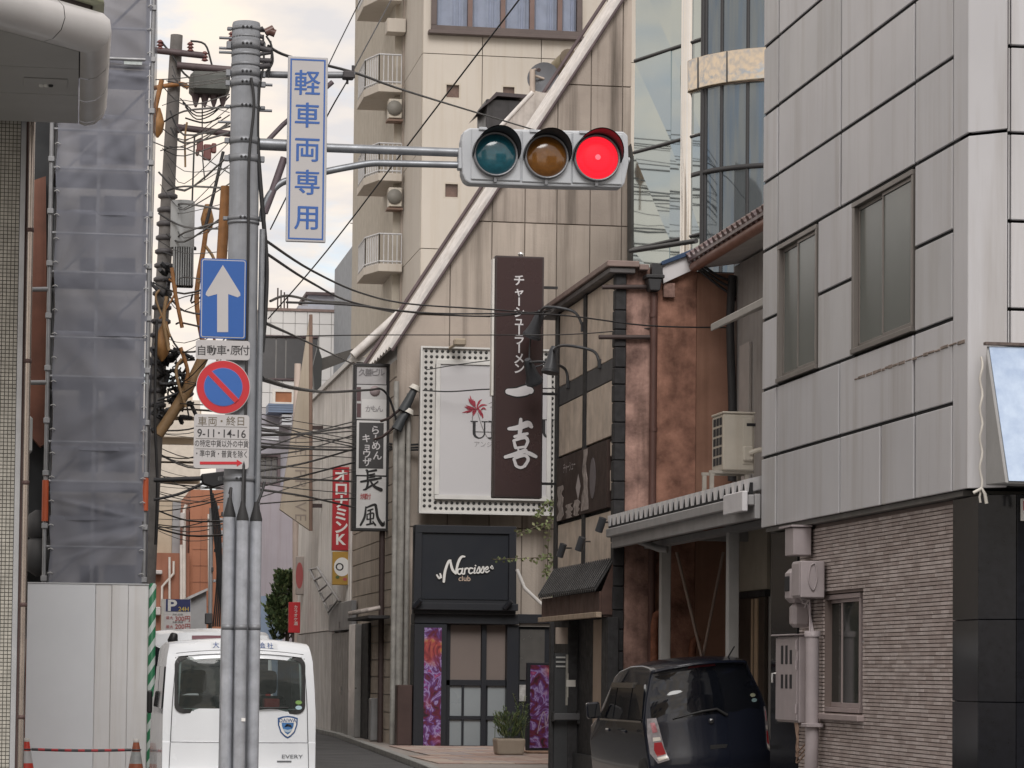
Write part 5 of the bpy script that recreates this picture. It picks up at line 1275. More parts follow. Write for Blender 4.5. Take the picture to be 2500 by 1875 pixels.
tag(tb('sign_mast', M('mast_pink', (.52, .43, .38), .6), None, [onY(727, 888, 80), onY(722, 1045, 80), onY(722, 1700, 80)], .09, 8), 'pale pole standing behind the tapered beige sign', 'pole')

# ------------------------------------------------------------------ vertical shop sign
YV = 59.0
vs_ = thing('vertical_shop_sign', 'white lit-box sign in a black frame with bold brush characters', 'sign', tuple(onY(907, 1295, YV)))
x0, x1, z0, z1 = rY(862, 888, 950, 1296, YV)
bx('sign_box', M('box_black', (.025, .024, .026), .5), vs_, x0, x1, YV, YV + .3, z0, z1, .012)
g = MB(); gridframe(g, x0, x1, z0, z1, YV - .04, YV - .001, .055); g.build('frame', M('box_black'), vs_, .006)
fm2 = M('panel_white', (.62, .615, .615), .35, var=.03)
def sp(name, a, b, c, d, m, e=0): 
    q = rY(a, b, c, d, YV); return bx(name, m, vs_, q[0], q[1], YV - .012 - e, YV - .002, q[2], q[3])
sp('face_panel', 870, 895, 943, 938, M('panel_silver', (.42, .41, .42), .4))
sp('face_panel', 870, 940, 943, 1024, M('panel_silver2', (.50, .495, .50), .4)); sp('face_panel', 883, 975, 943, 1022, fm2, .003)
sp('face_panel', 870, 1027, 943, 1160, fm2); sp('face_panel', 870, 1164, 943, 1290, fm2)
sp('face_panel', 876, 1032, 936, 1144, M('panel_charcoal', (.05, .048, .05), .5), .004)
for py in (945, 985): sp('side_tab', 871, py, 881, py + 34, M('tab_plum', (.10, .055, .06), .5), .006)
def vl(items, m): return letters('lettering', [(c_, onY(a, b, YV).x, onY(a, b, YV).z, s, 0, bo) for c_, a, b, s, bo in items], m, vs_, frY(YV - .016), .006)
vl([('久', 885, 909, .17, .01), ('善', 900, 909, .17, .01), ('ビ', 915, 909, .17, .01), ('ル', 930, 909, .17, .01)], M('print_silver', (.20, .19, .20), .6))
vl([('か', 900, 998, .15, .012), ('も', 913, 998, .15, .012), ('ん', 927, 998, .15, .012)], M('print_mid'))
vl([('ら', 916, 1050, .2, .016), ('ー', 916, 1070, .001, 0), ('め', 918, 1088, .2, .016), ('ん', 921, 1112, .2, .016), ('キ', 894, 1070, .19, .016), ('ョ', 896, 1090, .17, .016), ('ウ', 895, 1108, .19, .016), ('ザ', 896, 1128, .19, .016)], wl)
brush(S([[(917, 1063, 3), (916, 1076, 3)]], YV), frY(YV - .016), .007).build('lettering', wl, vs_, recalc=False)
MB().lathe((onY(915, 955, YV).x, YV - .013, onY(915, 955, YV).z), [(0, -.008), (.11, -.008), (.11, 0)], 20, 'y').build('round_mark', M('print_pinkgrey', (.33, .27, .28), .6), vs_)
cho = [[(893, 1148, 3), (897, 1150, 5), (897, 1172, 5)], [(895, 1152, 4), (918, 1148, 6)], [(896, 1160, 3), (914, 1157, 4)], [(897, 1167, 3), (914, 1164, 4)], [(881, 1176, 5), (905, 1172, 6), (930, 1167, 5)], [(899, 1172, 5), (895, 1192, 6), (887, 1196, 3)], [(895, 1193, 4), (906, 1186, 5)], [(905, 1176, 4), (914, 1188, 7), (930, 1196, 9)], [(922, 1176, 4), (912, 1184, 4)]]
fuu = [[(893, 1238, 4), (890, 1262, 6), (880, 1282, 5)], [(893, 1240, 4), (914, 1232, 6), (918, 1240, 7), (922, 1264, 7), (934, 1282, 9), (938, 1274, 3)], [(898, 1247, 4), (910, 1243, 4)], [(896, 1256, 3), (896, 1268, 4)], [(896, 1256, 3), (911, 1253, 4), (911, 1266, 4)], [(897, 1268, 3), (911, 1266, 3)], [(904, 1246, 4), (904, 1278, 5)], [(895, 1281, 4), (913, 1277, 4)], [(910, 1273, 3), (916, 1282, 5)]]
brush(S(cho, YV), frY(YV - .016), .003).build('lettering', blackink, vs_, recalc=False); brush(S(fuu, YV), frY(YV - .016), .003).build('lettering', blackink, vs_, recalc=False)
vl([('焼', 886, 1212, .13, .01), ('酎', 898, 1212, .13, .01)], M('print_red', (.42, .09, .09), .6))
for py in (1000, 1200): q = onY(955, py, YV); bx('bracket', M('iron_dark'), vs_, x1, XG - .05, YV + .1, YV + .18, q.z - .03, q.z + .03)
tb('support_pole', M('iron_dark'), vs_, [(onY(935, 1296, YV).x, YV + .15, z0), (onY(935, 1400, YV).x, YV + .15, .1)], .06, 8)
# red drink sign and yellow sign
YRd = 66.5
rd = thing('red_drink_sign', 'red vertical sign with white katakana left of the white shop sign', 'sign', tuple(onY(831, 1345, YRd)))
x0, x1, z0, z1 = rY(812, 1140, 855, 1344, YRd); bx('sign_box', M('sign_red', (.42, .025, .035), .4, var=.08), rd, x0, x1, YRd, YRd + .2, z0, z1, .01)
its = [(c_, onY(833, 1160 + i * 27, YRd).x, onY(833, 1162 + i * 31, YRd).z, .34, 0, .03) for i, c_ in enumerate('オロナミンK')]; 
letters('lettering', its, M('sign_white'), rd, frY(YRd), .006)
ye = thing('yellow_drink_sign', 'yellow sign with a white oval right below the red katakana sign', 'sign', tuple(onY(831, 1430, YRd)))
x0, x1, z0, z1 = rY(812, 1347, 855, 1428, YRd); bx('sign_box', M('sign_yellow', (.42, .25, .05), .4), ye, x0, x1, YRd, YRd + .2, z0, z1, .01)
MB().prY([(onY(835, 1384, YRd).x + .19 * math.cos(a), onY(835, 1384, YRd).z + .22 * math.sin(a)) for a in [i * math.pi / 10 for i in range(20)]], YRd - .008, YRd - .001).build('oval_print', M('sign_white'), ye)
letters('lettering', [('O', onY(829, 1384, YRd).x, onY(829, 1384, YRd).z, .25, -.3, .015)], blackink, ye, frY(YRd), .012)
for k, (a, b, m) in enumerate(((824, 1409, gl[1]), (842, 1414, M('print_red')))):
    p = onY(a, b, YRd); MB().prY([(p.x + .05 * math.cos(t), p.z + .04 * math.sin(t)) for t in [i * math.pi / 4 for i in range(8)]], YRd - .008, YRd - .001).build('fruit_print', m, ye)
for (o_, zc_) in ((rd, 1200), (rd, 1320), (ye, 1390)): p = onY(850, zc_, YRd); bx('bracket', M('iron_dark'), o_, p.x, XK, YRd + .08, YRd + .14, p.z, p.z + .05)
# grey wall sign "2F", shutter door, tiled hood, alcove below
gs = thing('grey_floor_sign', 'weathered grey box sign above a steel door beside the metal building', 'sign', tuple(onX(830, 1540, XK - .05)))
ya_, yb_ = onX(862, 1500, XK - .1).y, onX(807, 1500, XK - .1).y
za_, zb_ = onX(830, 1540, XK - .1).z, onX(830, 1472, XK - .1).z
bx('sign_box', M('box_grey', (.22, .22, .225), .5, var=.15), gs, XK - .14, XK - .02, ya_, yb_, za_, zb_, .01)
letters('lettering', [('2F', -(ya_ + yb_) / 2, (za_ + zb_) / 2 - .25, .38)], M('print_dim'), gs, frX(XK - .14), .005)
sd_ = thing('steel_door', 'grey steel double door below the weathered box sign', 'door', tuple(onX(830, 1700, XK)))
zd = za_ - .04
for k in range(2):
    a = ya_ + (yb_ - ya_) * k / 2; b = ya_ + (yb_ - ya_) * (k + 1) / 2
    lf_ = bx('door_leaf', M('door_steel', (.20, .19, .18), .45, var=.2, streak=.2), sd_, XK - .06, XK - .005, a + .01, b - .01, .05, zd, .006)
    bx('handle', M('chrome'), lf_, XK - .1, XK - .061, a + .08, a + .12, 1.0, 1.2)
tb('lattice', M('lattice_grey', (.30, .29, .29), .5), gs, [onX(757, 1390, XK - .2), onX(805, 1500, XK - .12)], .04, 6); tb('lattice', M('lattice_grey'), gs, [onX(775, 1385, XK - .2), onX(830, 1470, XK - .12)], .04, 6)
for k in range(5): 
    t = k / 4; tb('lattice', M('lattice_grey'), gs, [onX(757 + 44 * t, 1390 + 105 * t, XK - .2), onX(775 + 48 * t, 1387 + 80 * t, XK - .18)], .025, 6)
th = thing('tiled_hood', 'small tiled hood over a bright steel door frame', 'hood', tuple(onX(890, 1495, XG - .2)))
y0, y1 = onX(912, 1490, XG - .4).y, onX(860, 1490, XG - .4).y; zh = onX(900, 1492, XG - .4).z
for k in range(16):
    a = y0 + (y1 - y0) * k / 16; b = y0 + (y1 - y0) * (k + 1) / 16
    tb('hood_tile', M('hood_tile', (.42, .37, .34), .5, var=.3), th, [(XG - .5, (a + b) / 2, zh), (XG - .25, (a + b) / 2, zh + .06)], .045, 8)
bx('hood_board', blk, th, XG - .5, XG - .06, y0, y1, zh - .16, zh - .1)
xd = XG - .06
q = onX(868, 1700, XG - .05).y, onX(884, 1700, XG - .05).y
bx('door_frame', M('steel_bright', (.5, .5, .5), .3, metal=.7, var=.2), th, XG - .22, XG - .045, min(q), max(q), .1, zh - .2, .01)
q = onX(886, 1700, XG - .05).y, onX(903, 1700, XG - .05).y
bx('door_recess', blk, th, XG - .1, XG - .043, min(q), max(q), .1, zh - .2)
q = onY(910, 1600, 60); tag(bx('grey_post_box', M('box_grey'), None, q.x - .05, q.x + .2, 59.8, 60.2, KH, 1.0, .02), 'low grey box standing by the tiled hood entrance', 'box')
# hanging grey sign with a red oval, red lantern sign, tree, far street
hg = thing('oval_hanging_sign', 'weathered beige hanging sign with a red oval beside the tree', 'sign', tuple(onY(738, 1455, 78)))
q = rY(723, 1358, 756, 1452, 78.); bx('sign_box', M('hang_beige', (.42, .37, .34), .6, var=.2), hg, q[0], q[1], 78., 78.2, q[2], q[3], .02)
pc = onY(731, 1405, 78.); MB().prY([(pc.x + .1 * math.cos(a), pc.z + .36 * math.sin(a)) for a in [i * math.pi / 10 for i in range(20)]], 77.99, 77.999).build('oval_print', M('oval_red', (.42, .1, .1), .6), hg)
p = onY(756, 1365, 78.); bx('bracket', M('iron_dark'), hg, p.x, XK, 78.05, 78.12, p.z, p.z + .06)
rl = thing('red_stand_sign', 'bright red upright sign with white writing in front of the tree', 'sign', tuple(onY(719, 1545, 76)))
q = rY(705, 1470, 733, 1545, 76.); bx('sign_box', M('lantern_red', (.62, .03, .04), .45), rl, q[0], q[1], 76., 76.2, q[2], q[3], .01)
its = [('|', onY(722, 1484 + i * 11, 76).x, onY(722, 1484 + i * 11, 76).z, .1) for i in range(5)]
letters('lettering', [(c_, onY(722, 1482 + i * 10, 76.).x, onY(722, 1482 + i * 10, 76.).z, .11, 0, .01) for i, c_ in enumerate('カラオケ酒')], M('sign_white'), rl, frY(76.), .005)
bx('post', M('iron_dark'), rl, q[0] + .1, q[0] + .16, 76.05, 76.12, 0, q[2])
def tree(label, px, py_top, py_bot, wpx, Y, n):
    base = onY(px, py_bot, Y); top = onY(px, py_top, Y); half = wpx / 2 * Y / FPX
    t = thing('street_tree', label, 'tree', (base.x, Y, 0))
    tb('trunk', M('bark', (.09, .07, .055), .9, var=.3), t, curve_pts([(base.x, Y, 0), (base.x + .05, Y, base.z), (base.x, Y, (base.z + top.z) / 2), (base.x - .05, Y, top.z - .3)]), [.09] * 0 or .06, 8)
    for k in range(10):
        z = base.z + (top.z - base.z) * (k + .5) / 11; a = k * 2.4; r = half * .75
        tb('limb', M('bark'), t, [(base.x, Y, z - .2), (base.x + r * math.cos(a), Y + r * math.sin(a), z + .25)], .02, 5)
    m = MB(); H = top.z - base.z
    for k in range(46):
        f = random.random() ** .9; z = base.z + H * f; rr = half * (1 - .65 * f ** 1.6) * math.sqrt(random.uniform(.15, 1)); a = random.uniform(0, 6.28)
        leafy(m, (base.x + rr * math.cos(a), Y + rr * math.sin(a), z - .1), n // 46, random.uniform(.16, .34), random.uniform(.2, .4), .13, .3, .6)
    c = m.build('crown', gl, t, recalc=False); c['kind'] = 'stuff'
    return t
tree('dense green conifer standing behind the vans at the street end', 697, 1392, 1560, 82, 84., 6000)
q = rY(600, 1455, 690, 1560, 88.); tag(bx('blue_fence', M('fence_blue', (.20, .26, .36), .6, var=.1), None, q[0], q[1], 88., 88.1, 0, q[3]), 'slate blue sheet fence behind the conifer', 'fence')
# ------------------------------------------------------------------ signal pole with traffic light and road signs
YP = 21.2
galv = M('galvanised', (.27, .285, .31), .42, metal=.55, var=.22, scale=9)
pcon = M('pole_concrete', (.29, .305, .335), .8, var=.2, scale=5, streak=.2)
bandm = M('band_steel', (.24, .25, .27), .5, metal=.4, var=.2)
pc = onY(590, 900, YP); PX = onY(598, 300, YP).x
sp_ = thing('signal_pole', 'grey concrete signal pole wrapped in steel bands', 'pole', (PX, YP, 0))
ztp = onY(598, 56, YP).z
MB().lathe((PX, YP, 0), [(.128, 0), (.105, ztp - .02), (.1, ztp)], 28).build('shaft', pcon, sp_)
for py, h, r in ((72, .03, .107), (92, .02, .106), (112, .07, .110), (135, .025, .109), (160, .025, .109), (180, .06, .112), (205, .05, .114), (262, .03, .112), (345, .05, .114), (388, .055, .114), (535, .035, .117), (545, .02, .119), (1170, .04, .124)):
    z = onY(598, py, YP).z; MB().lathe((PX, YP, z), [(.1, -h / 2), (r, -h / 2), (r, h / 2), (.1, h / 2)], 24).build('band', bandm, sp_)
    if h >= .03:
        for sx in (-1, 1): bx('band_lug', bandm, sp_, PX + sx * r - .0, PX + sx * (r + .035), YP - .02, YP + .02, z - h * .4, z + h * .4, .004)
        for b in range(3): MB().lathe((PX - .03 + .03 * b, YP - r - .004, z), [(0, -.006), (.008, -.006), (.009, .006)], 8, 'y').build('bolt', M('bolt_dark', (.05, .05, .055), .5), sp_)
for py, s in ((95, -1), (120, -1), (205, 1), (268, 1), (130, -1), (300, -1)):
    p = onY(598, py, YP); tb('step_bolt', bandm, sp_, [(PX + s * .1, YP, p.z), (PX + s * .2, YP, p.z)], .011, 6)
# fittings at the top right: insulators, clamps and drop wires
for k in range(7):
    p = onY(645 + random.uniform(-5, 18), 75 + k * 15, YP); tb('clamp', M('fitting_dark', (.06, .055, .06), .6), sp_, [(PX + .1, YP - .02, p.z), (p.x, YP - .03, p.z + random.uniform(-.02, .02))], random.uniform(.012, .024), 6)
for (a, b) in (((648, 80), (668, 70)), ((655, 75), (672, 82))): tb('insulator', M('insulator_brown', (.12, .06, .05), .35), sp_, [onY(*a, YP - .03), onY(*b, YP - .03)], .03, 8)
for pl_ in ([(650, 88), (664, 120), (655, 190)], [(642, 85), (644, 150), (636, 200)], [(660, 100), (666, 150), (650, 176)]): tb('jumper', M('cable_black', (.02, .02, .022), .5), sp_, curve_pts([onY(a, b, YP - .03) for a, b in pl_]), .008, 5)
tb('pole_cable', M('cable_black'), sp_, curve_pts([onY(613, 190, YP - .13), onY(620, 260, YP - .135), onY(608, 390, YP - .135), onY(606, 600, YP - .14), onY(600, 1000, YP - .14), onY(596, 1240, YP - .14)]), .012, 6)
tb('pole_cable', M('cable_black'), sp_, curve_pts([onY(632, 200, YP - .05), onY(628, 330, YP - .05), onY(640, 500, YP - .04), onY(651, 640, YP - .02), onY(648, 760, YP - .02), onY(640, 860, YP - .02)]), .018, 6)
tb('conduit', galv, sp_, [onY(641, 560, YP - .06), onY(632, 1000, YP - .06), onY(627, 1262, YP - .06)], .022, 8)
# orange-brown sleeve beside the pole
tag(tb('cable_sleeve', M('sleeve_orange', (.28, .125, .04), .6, var=.3, scale=8), None, [onY(552, 455, YP + .3), onY(540, 650, YP + .3)], .04, 8), 'orange cable sleeve just left of the signal pole above the one-way sign', 'sleeve')
# arms
def pp_(l, dy=0): return [onY(a, b, YP + dy) for a, b in l]
arm = thing('signal_bracket', 'pair of grey steel arms holding the traffic light out from the pole', 'bracket', tuple(onY(640, 352, YP)))
tb('upper_arm', galv, arm, pp_([(628, 352), (800, 361), (1132, 373)]), .034, 12)
tb('upper_arm', galv, arm, pp_([(634, 352), (700, 355)], -.01), .045, 12)
tb('lower_arm', galv, arm, curve_pts(pp_([(640, 536), (644, 505), (662, 470), (690, 445), (740, 432), (800, 418), (850, 408), (905, 399), (960, 399), (1132, 403)])), .026, 10)
tb('strut', M('steel_plum', (.13, .10, .115), .55, var=.2), arm, pp_([(645, 520), (668, 460), (694, 385)]), .028, 8)
tb('strut', M('steel_plum'), arm, pp_([(652, 345), (690, 305), (812, 200)], .06), .018, 8)
ca = thing('cable_bracket', 'thin upper crossarm carrying a cable past the vertical kanji sign', 'bracket', tuple(onY(700, 182, YP)))
tb('crossarm', bandm, ca, pp_([(632, 181), (700, 183), (866, 183)], .05), .026, 8)
bx('end_clamp', M('fitting_dark'), ca, onY(838, 180, YP).x, onY(866, 180, YP).x, YP, YP + .1, onY(850, 190, YP).z, onY(850, 172, YP).z, .008)
tb('end_pin', M('fitting_dark'), ca, pp_([(862, 185), (862, 160)], .05), .012, 6); tb('end_pin', M('fitting_dark'), ca, pp_([(848, 186), (848, 205)], .05), .01, 6)
# traffic light
def red_lens():
    m = M('lens_red', (.30, .004, .008), .45, var=0, spec=.15, emit=((1., .018, .035), .8)); t = m.node_tree; b = t.nodes['Principled BSDF']; L = t.links.new
    g_ = t.nodes.new('ShaderNodeNewGeometry'); v = t.nodes.new('ShaderNodeTexVoronoi'); v.inputs['Scale'].default_value = 75; v.inputs['Randomness'].default_value = .15
    L(g_.outputs['Position'], v.inputs['Vector']); r = t.nodes.new('ShaderNodeMapRange'); r.inputs[1].default_value = .15; r.inputs[2].default_value = .75; r.inputs[3].default_value = .95; r.inputs[4].default_value = .55
    L(v.outputs['Distance'], r.inputs[0]); L(r.outputs[0], b.inputs['Emission Strength']); return m
YL = YP - .06
hous = M('housing_grey', (.47, .49, .52), .4, var=.08, scale=4)
hdark = M('visor_black', (.05, .052, .058), .45, var=.1)
tl = thing('traffic_light', 'horizontal three-lens traffic light showing red', 'traffic light', tuple(onY(1332, 455, YL)))
pts = [(1126, 345), (1131, 322), (1145, 313), (1335, 318), (1522, 322), (1532, 332), (1534, 400), (1524, 448), (1516, 459), (1335, 456), (1147, 449), (1135, 442), (1128, 425)]
MB().prY(pY(pts, YL), YL - .02, YL + .13).build('housing', hous, tl, .012, 2)
ctr = [(1209, 378, 50, 'green'), (1333, 384, 50, 'amber'), (1456, 387, 53, 'red')]
for k, (cxp_, cyp_, rp2, colr) in enumerate(ctr):
    c = onY(cxp_, cyp_, YL - .03); r = rp2 * (YL) / FPX * 1.01
    q = rY(cxp_ - 60, cyp_ - 60, cxp_ + 61, cyp_ + 64, YL)
    un = bx('lens_unit', hous, tl, q[0], q[1], YL - .034, YL - .021, q[2], q[3], .006); un['label'] = colr + ' lens unit'
    # lens: shallow dome
    prof = [(0, -.035), (r * .3, -.033), (r * .6, -.027), (r * .85, -.015), (r, .004)]
    if colr == 'red': lm = red_lens()
    elif colr == 'green': lm = M('lens_green', (.012, .085, .115), .12, var=.25, scale=30, coat=.5)
    else: lm = M('lens_amber', (.17, .068, .012), .12, var=.25, scale=30, coat=.5)
    lo = MB().lathe((c.x, YL - .055, c.z), prof[::-1], 32, 'y').build('lens', lm, un)
    MB().lathe((c.x, YL - .05, c.z), [(r * 1.0, .02), (r * 1.0, -.02), (r * 1.09, -.025), (r * 1.12, .02)], 36, 'y').build('lens_ring', M('ring_steel', (.22, .225, .24), .35, metal=.5), un)
    if colr == 'red': 
        MB().lathe((c.x, YL - .092, c.z), [(.0, -.002), (r * .13, 0)], 16, 'y').build('lamp_core', M('lens_core', (.4, .02, .03), .4, var=0, spec=.2, emit=((1., .13, .16), 1.0)), un)
    # visor: 200 degree hood, longer at the top
    vm = MB(); nv = 22; R1 = r * 1.11
    def vf(u, v, c=c, R1=R1):
        a = R(-8) + R(196) * u; dep = .17 * math.sin(max(0., min(math.pi, math.pi * u))) ** .6 + .012
        return (c.x + R1 * math.cos(a) * (1 + .02 * v) + .013 * v * (dep / .18), YL - .035 - dep * v, c.z + R1 * math.sin(a) * (1 + .02 * v) + .012 * v * (dep / .18))
    vm.grid(vf, nv, 3); vm.grid(lambda u, v: tuple(Vector(vf(u, v)) + (Vector(vf(u, v)) - Vector((c.x, vf(u, v)[1], c.z))).normalized() * .008), nv, 3)
    vm.build('visor', hdark, un)
    for sx in (-.4, .4): bx('hinge', hous, un, c.x + sx * r * 1.6 - .03, c.x + sx * r * 1.6 + .03, YL - .05, YL - .02, q[3] - .01, q[3] + .012, .003)
    bx('latch', M('ring_steel'), un, c.x - .012, c.x + .012, YL - .055, YL - .03, q[2] - .02, q[2] + .025, .003)
bx('arm_clamp', hous, tl, onY(1120, 380, YL).x, onY(1132, 380, YL).x, YL, YL + .1, onY(1125, 412, YL).z, onY(1125, 360, YL).z, .006)
MB().lathe((onY(1530, 388, YL).x, YL + .04, onY(1530, 388, YL).z), [(.02, 0), (.02, .03), (0, .035)], 8, 'x').build('end_nut', hous, tl)

# vertical kanji sign
YK = YP - .1
ks = thing('kanji_sign', 'tall narrow grey sign with five blue kanji in a blue border', 'sign', tuple(onY(748, 590, YK)))
x0, x1, z0, z1 = rY(700, 138, 798, 592, YK)
sgrey = M('sign_grey', (.47, .455, .46), .5, var=.04)
sblue = M('sign_blue', (.035, .115, .38), .4, var=.05)
bx('plate', M('plate_edge', (.5, .5, .52), .5), ks, x0, x1, YK, YK + .012, z0, z1, .006)
bx('face', sgrey, ks, x0 + .008, x1 - .008, YK - .003, YK - .0005, z0 + .008, z1 - .008)
g = MB(); gridframe(g, x0 + .018, x1 - .018, z0 + .02, z1 - .02, YK - .0045, YK - .0032, .012); g.build('border', M('sign_blue'), ks)
its = []
for ch, py in zip('軽車両専用', (202, 281, 364, 445, 530)):
    p = onY(750, py, YK); its.append((ch, p.x, p.z, .2, 0, .0))
letters('lettering', its, sblue, ks, frY(YK), .0055)
for ddx, ddz in ((.003, .002), (-.003, -.002)): letters('lettering_weight', [(i_[0], i_[1] + ddx, i_[2] + ddz, i_[3]) for i_ in its], sblue, ks, frY(YK), .0045 + abs(ddx) * .1 * (1 if ddx > 0 else -1))
for py in (182, 352, 425): p = onY(750, py, YK); bx('bracket', galv, ks, p.x - .06, p.x + .06, YK + .013, YP + .02, p.z - .025, p.z + .025)
# one-way sign
Y1 = YP - .16
def rounded(x0, x1, z0, z1, r, n=5):
    out = []
    for cx_, cz_, a0 in ((x1 - r, z1 - r, 0), (x0 + r, z1 - r, 90), (x0 + r, z0 + r, 180), (x1 - r, z0 + r, 270)):
        out += [(cx_ + r * math.cos(R(a0 + 90 * i / n)), cz_ + r * math.sin(R(a0 + 90 * i / n))) for i in range(n + 1)]
    return out
ow = thing('one_way_sign', 'blue one-way sign with a white upward arrow', 'road sign', tuple(onY(545, 830, Y1)))
x0, x1, z0, z1 = rY(489, 632, 601, 827, Y1)
MB().prY(rounded(x0, x1, z0, z1, .02), Y1, Y1 + .01).build('plate', M('plate_blue', (.02, .10, .36), .35, var=.05), ow)
MB().prY(rounded(x0 + .008, x1 - .008, z0 + .008, z1 - .008, .016), Y1 - .002, Y1 - .0005).build('border', sgrey, ow)
MB().prY(rounded(x0 + .014, x1 - .014, z0 + .014, z1 - .014, .012), Y1 - .0035, Y1 - .0021).build('face', M('plate_blue'), ow)
ar = pY([(544, 647), (586, 715), (587, 722), (580, 726), (557, 718), (557, 811), (530, 811), (530, 718), (508, 724), (502, 720), (503, 714)], Y1)
MB().prY(ar, Y1 - .005, Y1 - .0036).build('arrow', sgrey, ow)
def plate(name, label, box_, Y, cat='road sign'):
    q = rY(*box_, Y); t = thing(name, label, cat, ((q[0] + q[1]) / 2, Y, q[2]))
    MB().prY(rounded(q[0], q[1], q[2], q[3], .022), Y, Y + .01).build('plate', M('sign_grey'), t)
    return t
ink = M('ink_dark', (.035, .033, .035), .6, var=0)
ap = plate('vehicle_plate', 'small white plate with black kanji under the one-way sign', (478, 831, 610, 878), Y1)
letters('lettering', [(c_, onY(a, 855, Y1).x, onY(a, 855, Y1).z, .078, 0, .006) for c_, a in zip('自動車・原付', (492, 517, 541, 557, 575, 597))], ink, ap, frY(Y1), .002)
nb = thing('no_parking_sign', 'round no-parking sign, red ring and slash on blue', 'road sign', tuple(onY(544, 1010, Y1)))
c = onY(545, 945, Y1); r0 = 66 * Y1 / FPX
def disc(name, r, y, m, par): return MB().prY([(c.x + r * math.cos(i * math.pi / 32), c.z + r * math.sin(i * math.pi / 32)) for i in range(64)], y - .001, y + .001).build(name, m, par)
disc('plate', r0, Y1 + .004, M('sign_grey'), nb); red_ = M('sign_red_paint', (.50, .02, .03), .4, var=.05)
disc('red_ring', r0 * .975, Y1 + .0015, red_, nb); disc('thin_rim', r0 * .72, Y1 - .001, M('rim_violet', (.3, .12, .3), .4), nb); disc('blue_disc', r0 * .70, Y1 - .0035, M('plate_blue2', (.03, .12, .40), .35, var=.05), nb)
a = R(135); d = Vector((math.cos(a), 0, math.sin(a))); n_ = Vector((-math.sin(a), 0, math.cos(a)))
for nm, wdt, yq, m in (('slash_edge', .022, Y1 - .006, M('rim_violet')), ('slash', .018, Y1 - .0075, red_)):
    MB().prY([(c.x + d.x * s * r0 * .72 + n_.x * t * wdt, c.z + d.z * s * r0 * .72 + n_.z * t * wdt) for s, t in ((-1, -1), (1, -1), (1, 1), (-1, 1))], yq, yq + .001).build(nm, m, nb)
tp = plate('times_plate', 'white plate with hours, kanji lines and a red arrow under the no-parking sign', (473, 1012, 608, 1144), Y1)
its = [(c_, onY(a, 1028, Y1).x, onY(a, 1028, Y1).z, .072, 0, .002) for c_, a in zip('車両・終日', (494, 519, 541, 564, 588))]
letters('lettering', its, M('ink_olive', (.14, .115, .08), .6, var=0), tp, frY(Y1), .002)
p = onY(541, 1057, Y1); letters('lettering', [('9-11･14-16', p.x, p.z, .084, 0, .006, .92)], ink, tp, frY(Y1), .002)
p = onY(541, 1083, Y1); letters('lettering', [('の特定中貨以外の中貨', p.x, p.z, .056, 0, .003, .71)], ink, tp, frY(Y1), .002)
p = onY(541, 1108, Y1); letters('lettering', [('・準中貨・普貨を除く', p.x, p.z, .056, 0, .003, .71)], ink, tp, frY(Y1), .002)
lines = MB()
for py in (1041, 1071, 1096): q = rY(478, py, 604, py + 1.2, Y1); lines.box(q[0], q[1], Y1 - .002, Y1 - .0005, q[2], q[3])
lines.build('rule_line', M('rule_grey', (.2, .19, .18), .6, var=0), tp)
ar = pY([(488, 1127), (578, 1127), (578, 1122), (592, 1130.5), (578, 1139), (578, 1134), (488, 1134)], Y1)
MB().prY(ar, Y1 - .003, Y1 - .0005).build('red_arrow', M('sign_red_paint'), tp)
for (t_, py) in ((ow, 660), (ow, 800), (ap, 855), (nb, 945), (tp, 1060)): p = onY(575, py, Y1); bx('bracket', galv, t_, p.x - .05, p.x + .05, Y1 + .012, YP - .06, p.z - .015, p.z + .015)
# three conduit pipes at the foot
for k, (pa, pb, top, lab) in enumerate(((547, 575, 1259, 'leftmost'), (578, 606, 1267, 'middle'), (612, 640, 1268, 'rightmost'))):
    xx = onY((pa + pb) / 2, top, YP - .2).x; rr_ = 14.2 * YP / FPX; yq = YP - .21 + (.04 if k != 1 else 0); zt_2 = onY(600, top, yq).z
    t = thing('cable_riser', '%s of the three galvanised risers in front of the pole' % lab, 'pipe', (xx, yq, 0), 'galvanised risers on the signal pole')
    MB().lathe((xx, yq, 0), [(rr_, 0), (rr_, zt_2)], 20).build('pipe', M('riser_galv', (.42, .44, .485), .42, metal=.35, var=.3, scale=7, streak=.15), t)
    MB().lathe((xx, yq, zt_2), [(rr_ * 1.06, -.012), (rr_ * 1.06, .005), (.02, .10), (.015, .13)], 16).build('cap', M('boot_black', (.02, .02, .022), .6), t)
    tb('cable', M('cable_black'), t, curve_pts([(xx, yq, zt_2 + .1), (xx + (.01, .0, .04)[k], yq + .02, zt_2 + .2), (xx + (.0, .01, .06)[k], YP - .135, zt_2 + (.16, .5, .28)[k])]), .012, 6)
    for zz in (.7, 1.9): MB().lathe((xx, yq, zz), [(rr_ * 1.02, -.02), (rr_ * 1.05, -.02), (rr_ * 1.05, .02), (rr_ * 1.02, .02)], 16).build('strap', bandm, t)
p = onY(594, 1757, YP - .25); tag(bx('riser_tag', M('sign_white'), None, p.x - .014, p.x + .014, YP - .21 - 14.2 * YP / FPX - .004, YP - .21 - 14.2 * YP / FPX + .003, p.z - .012, p.z + .012), 'tiny white tag on the middle galvanised riser', 'tag')

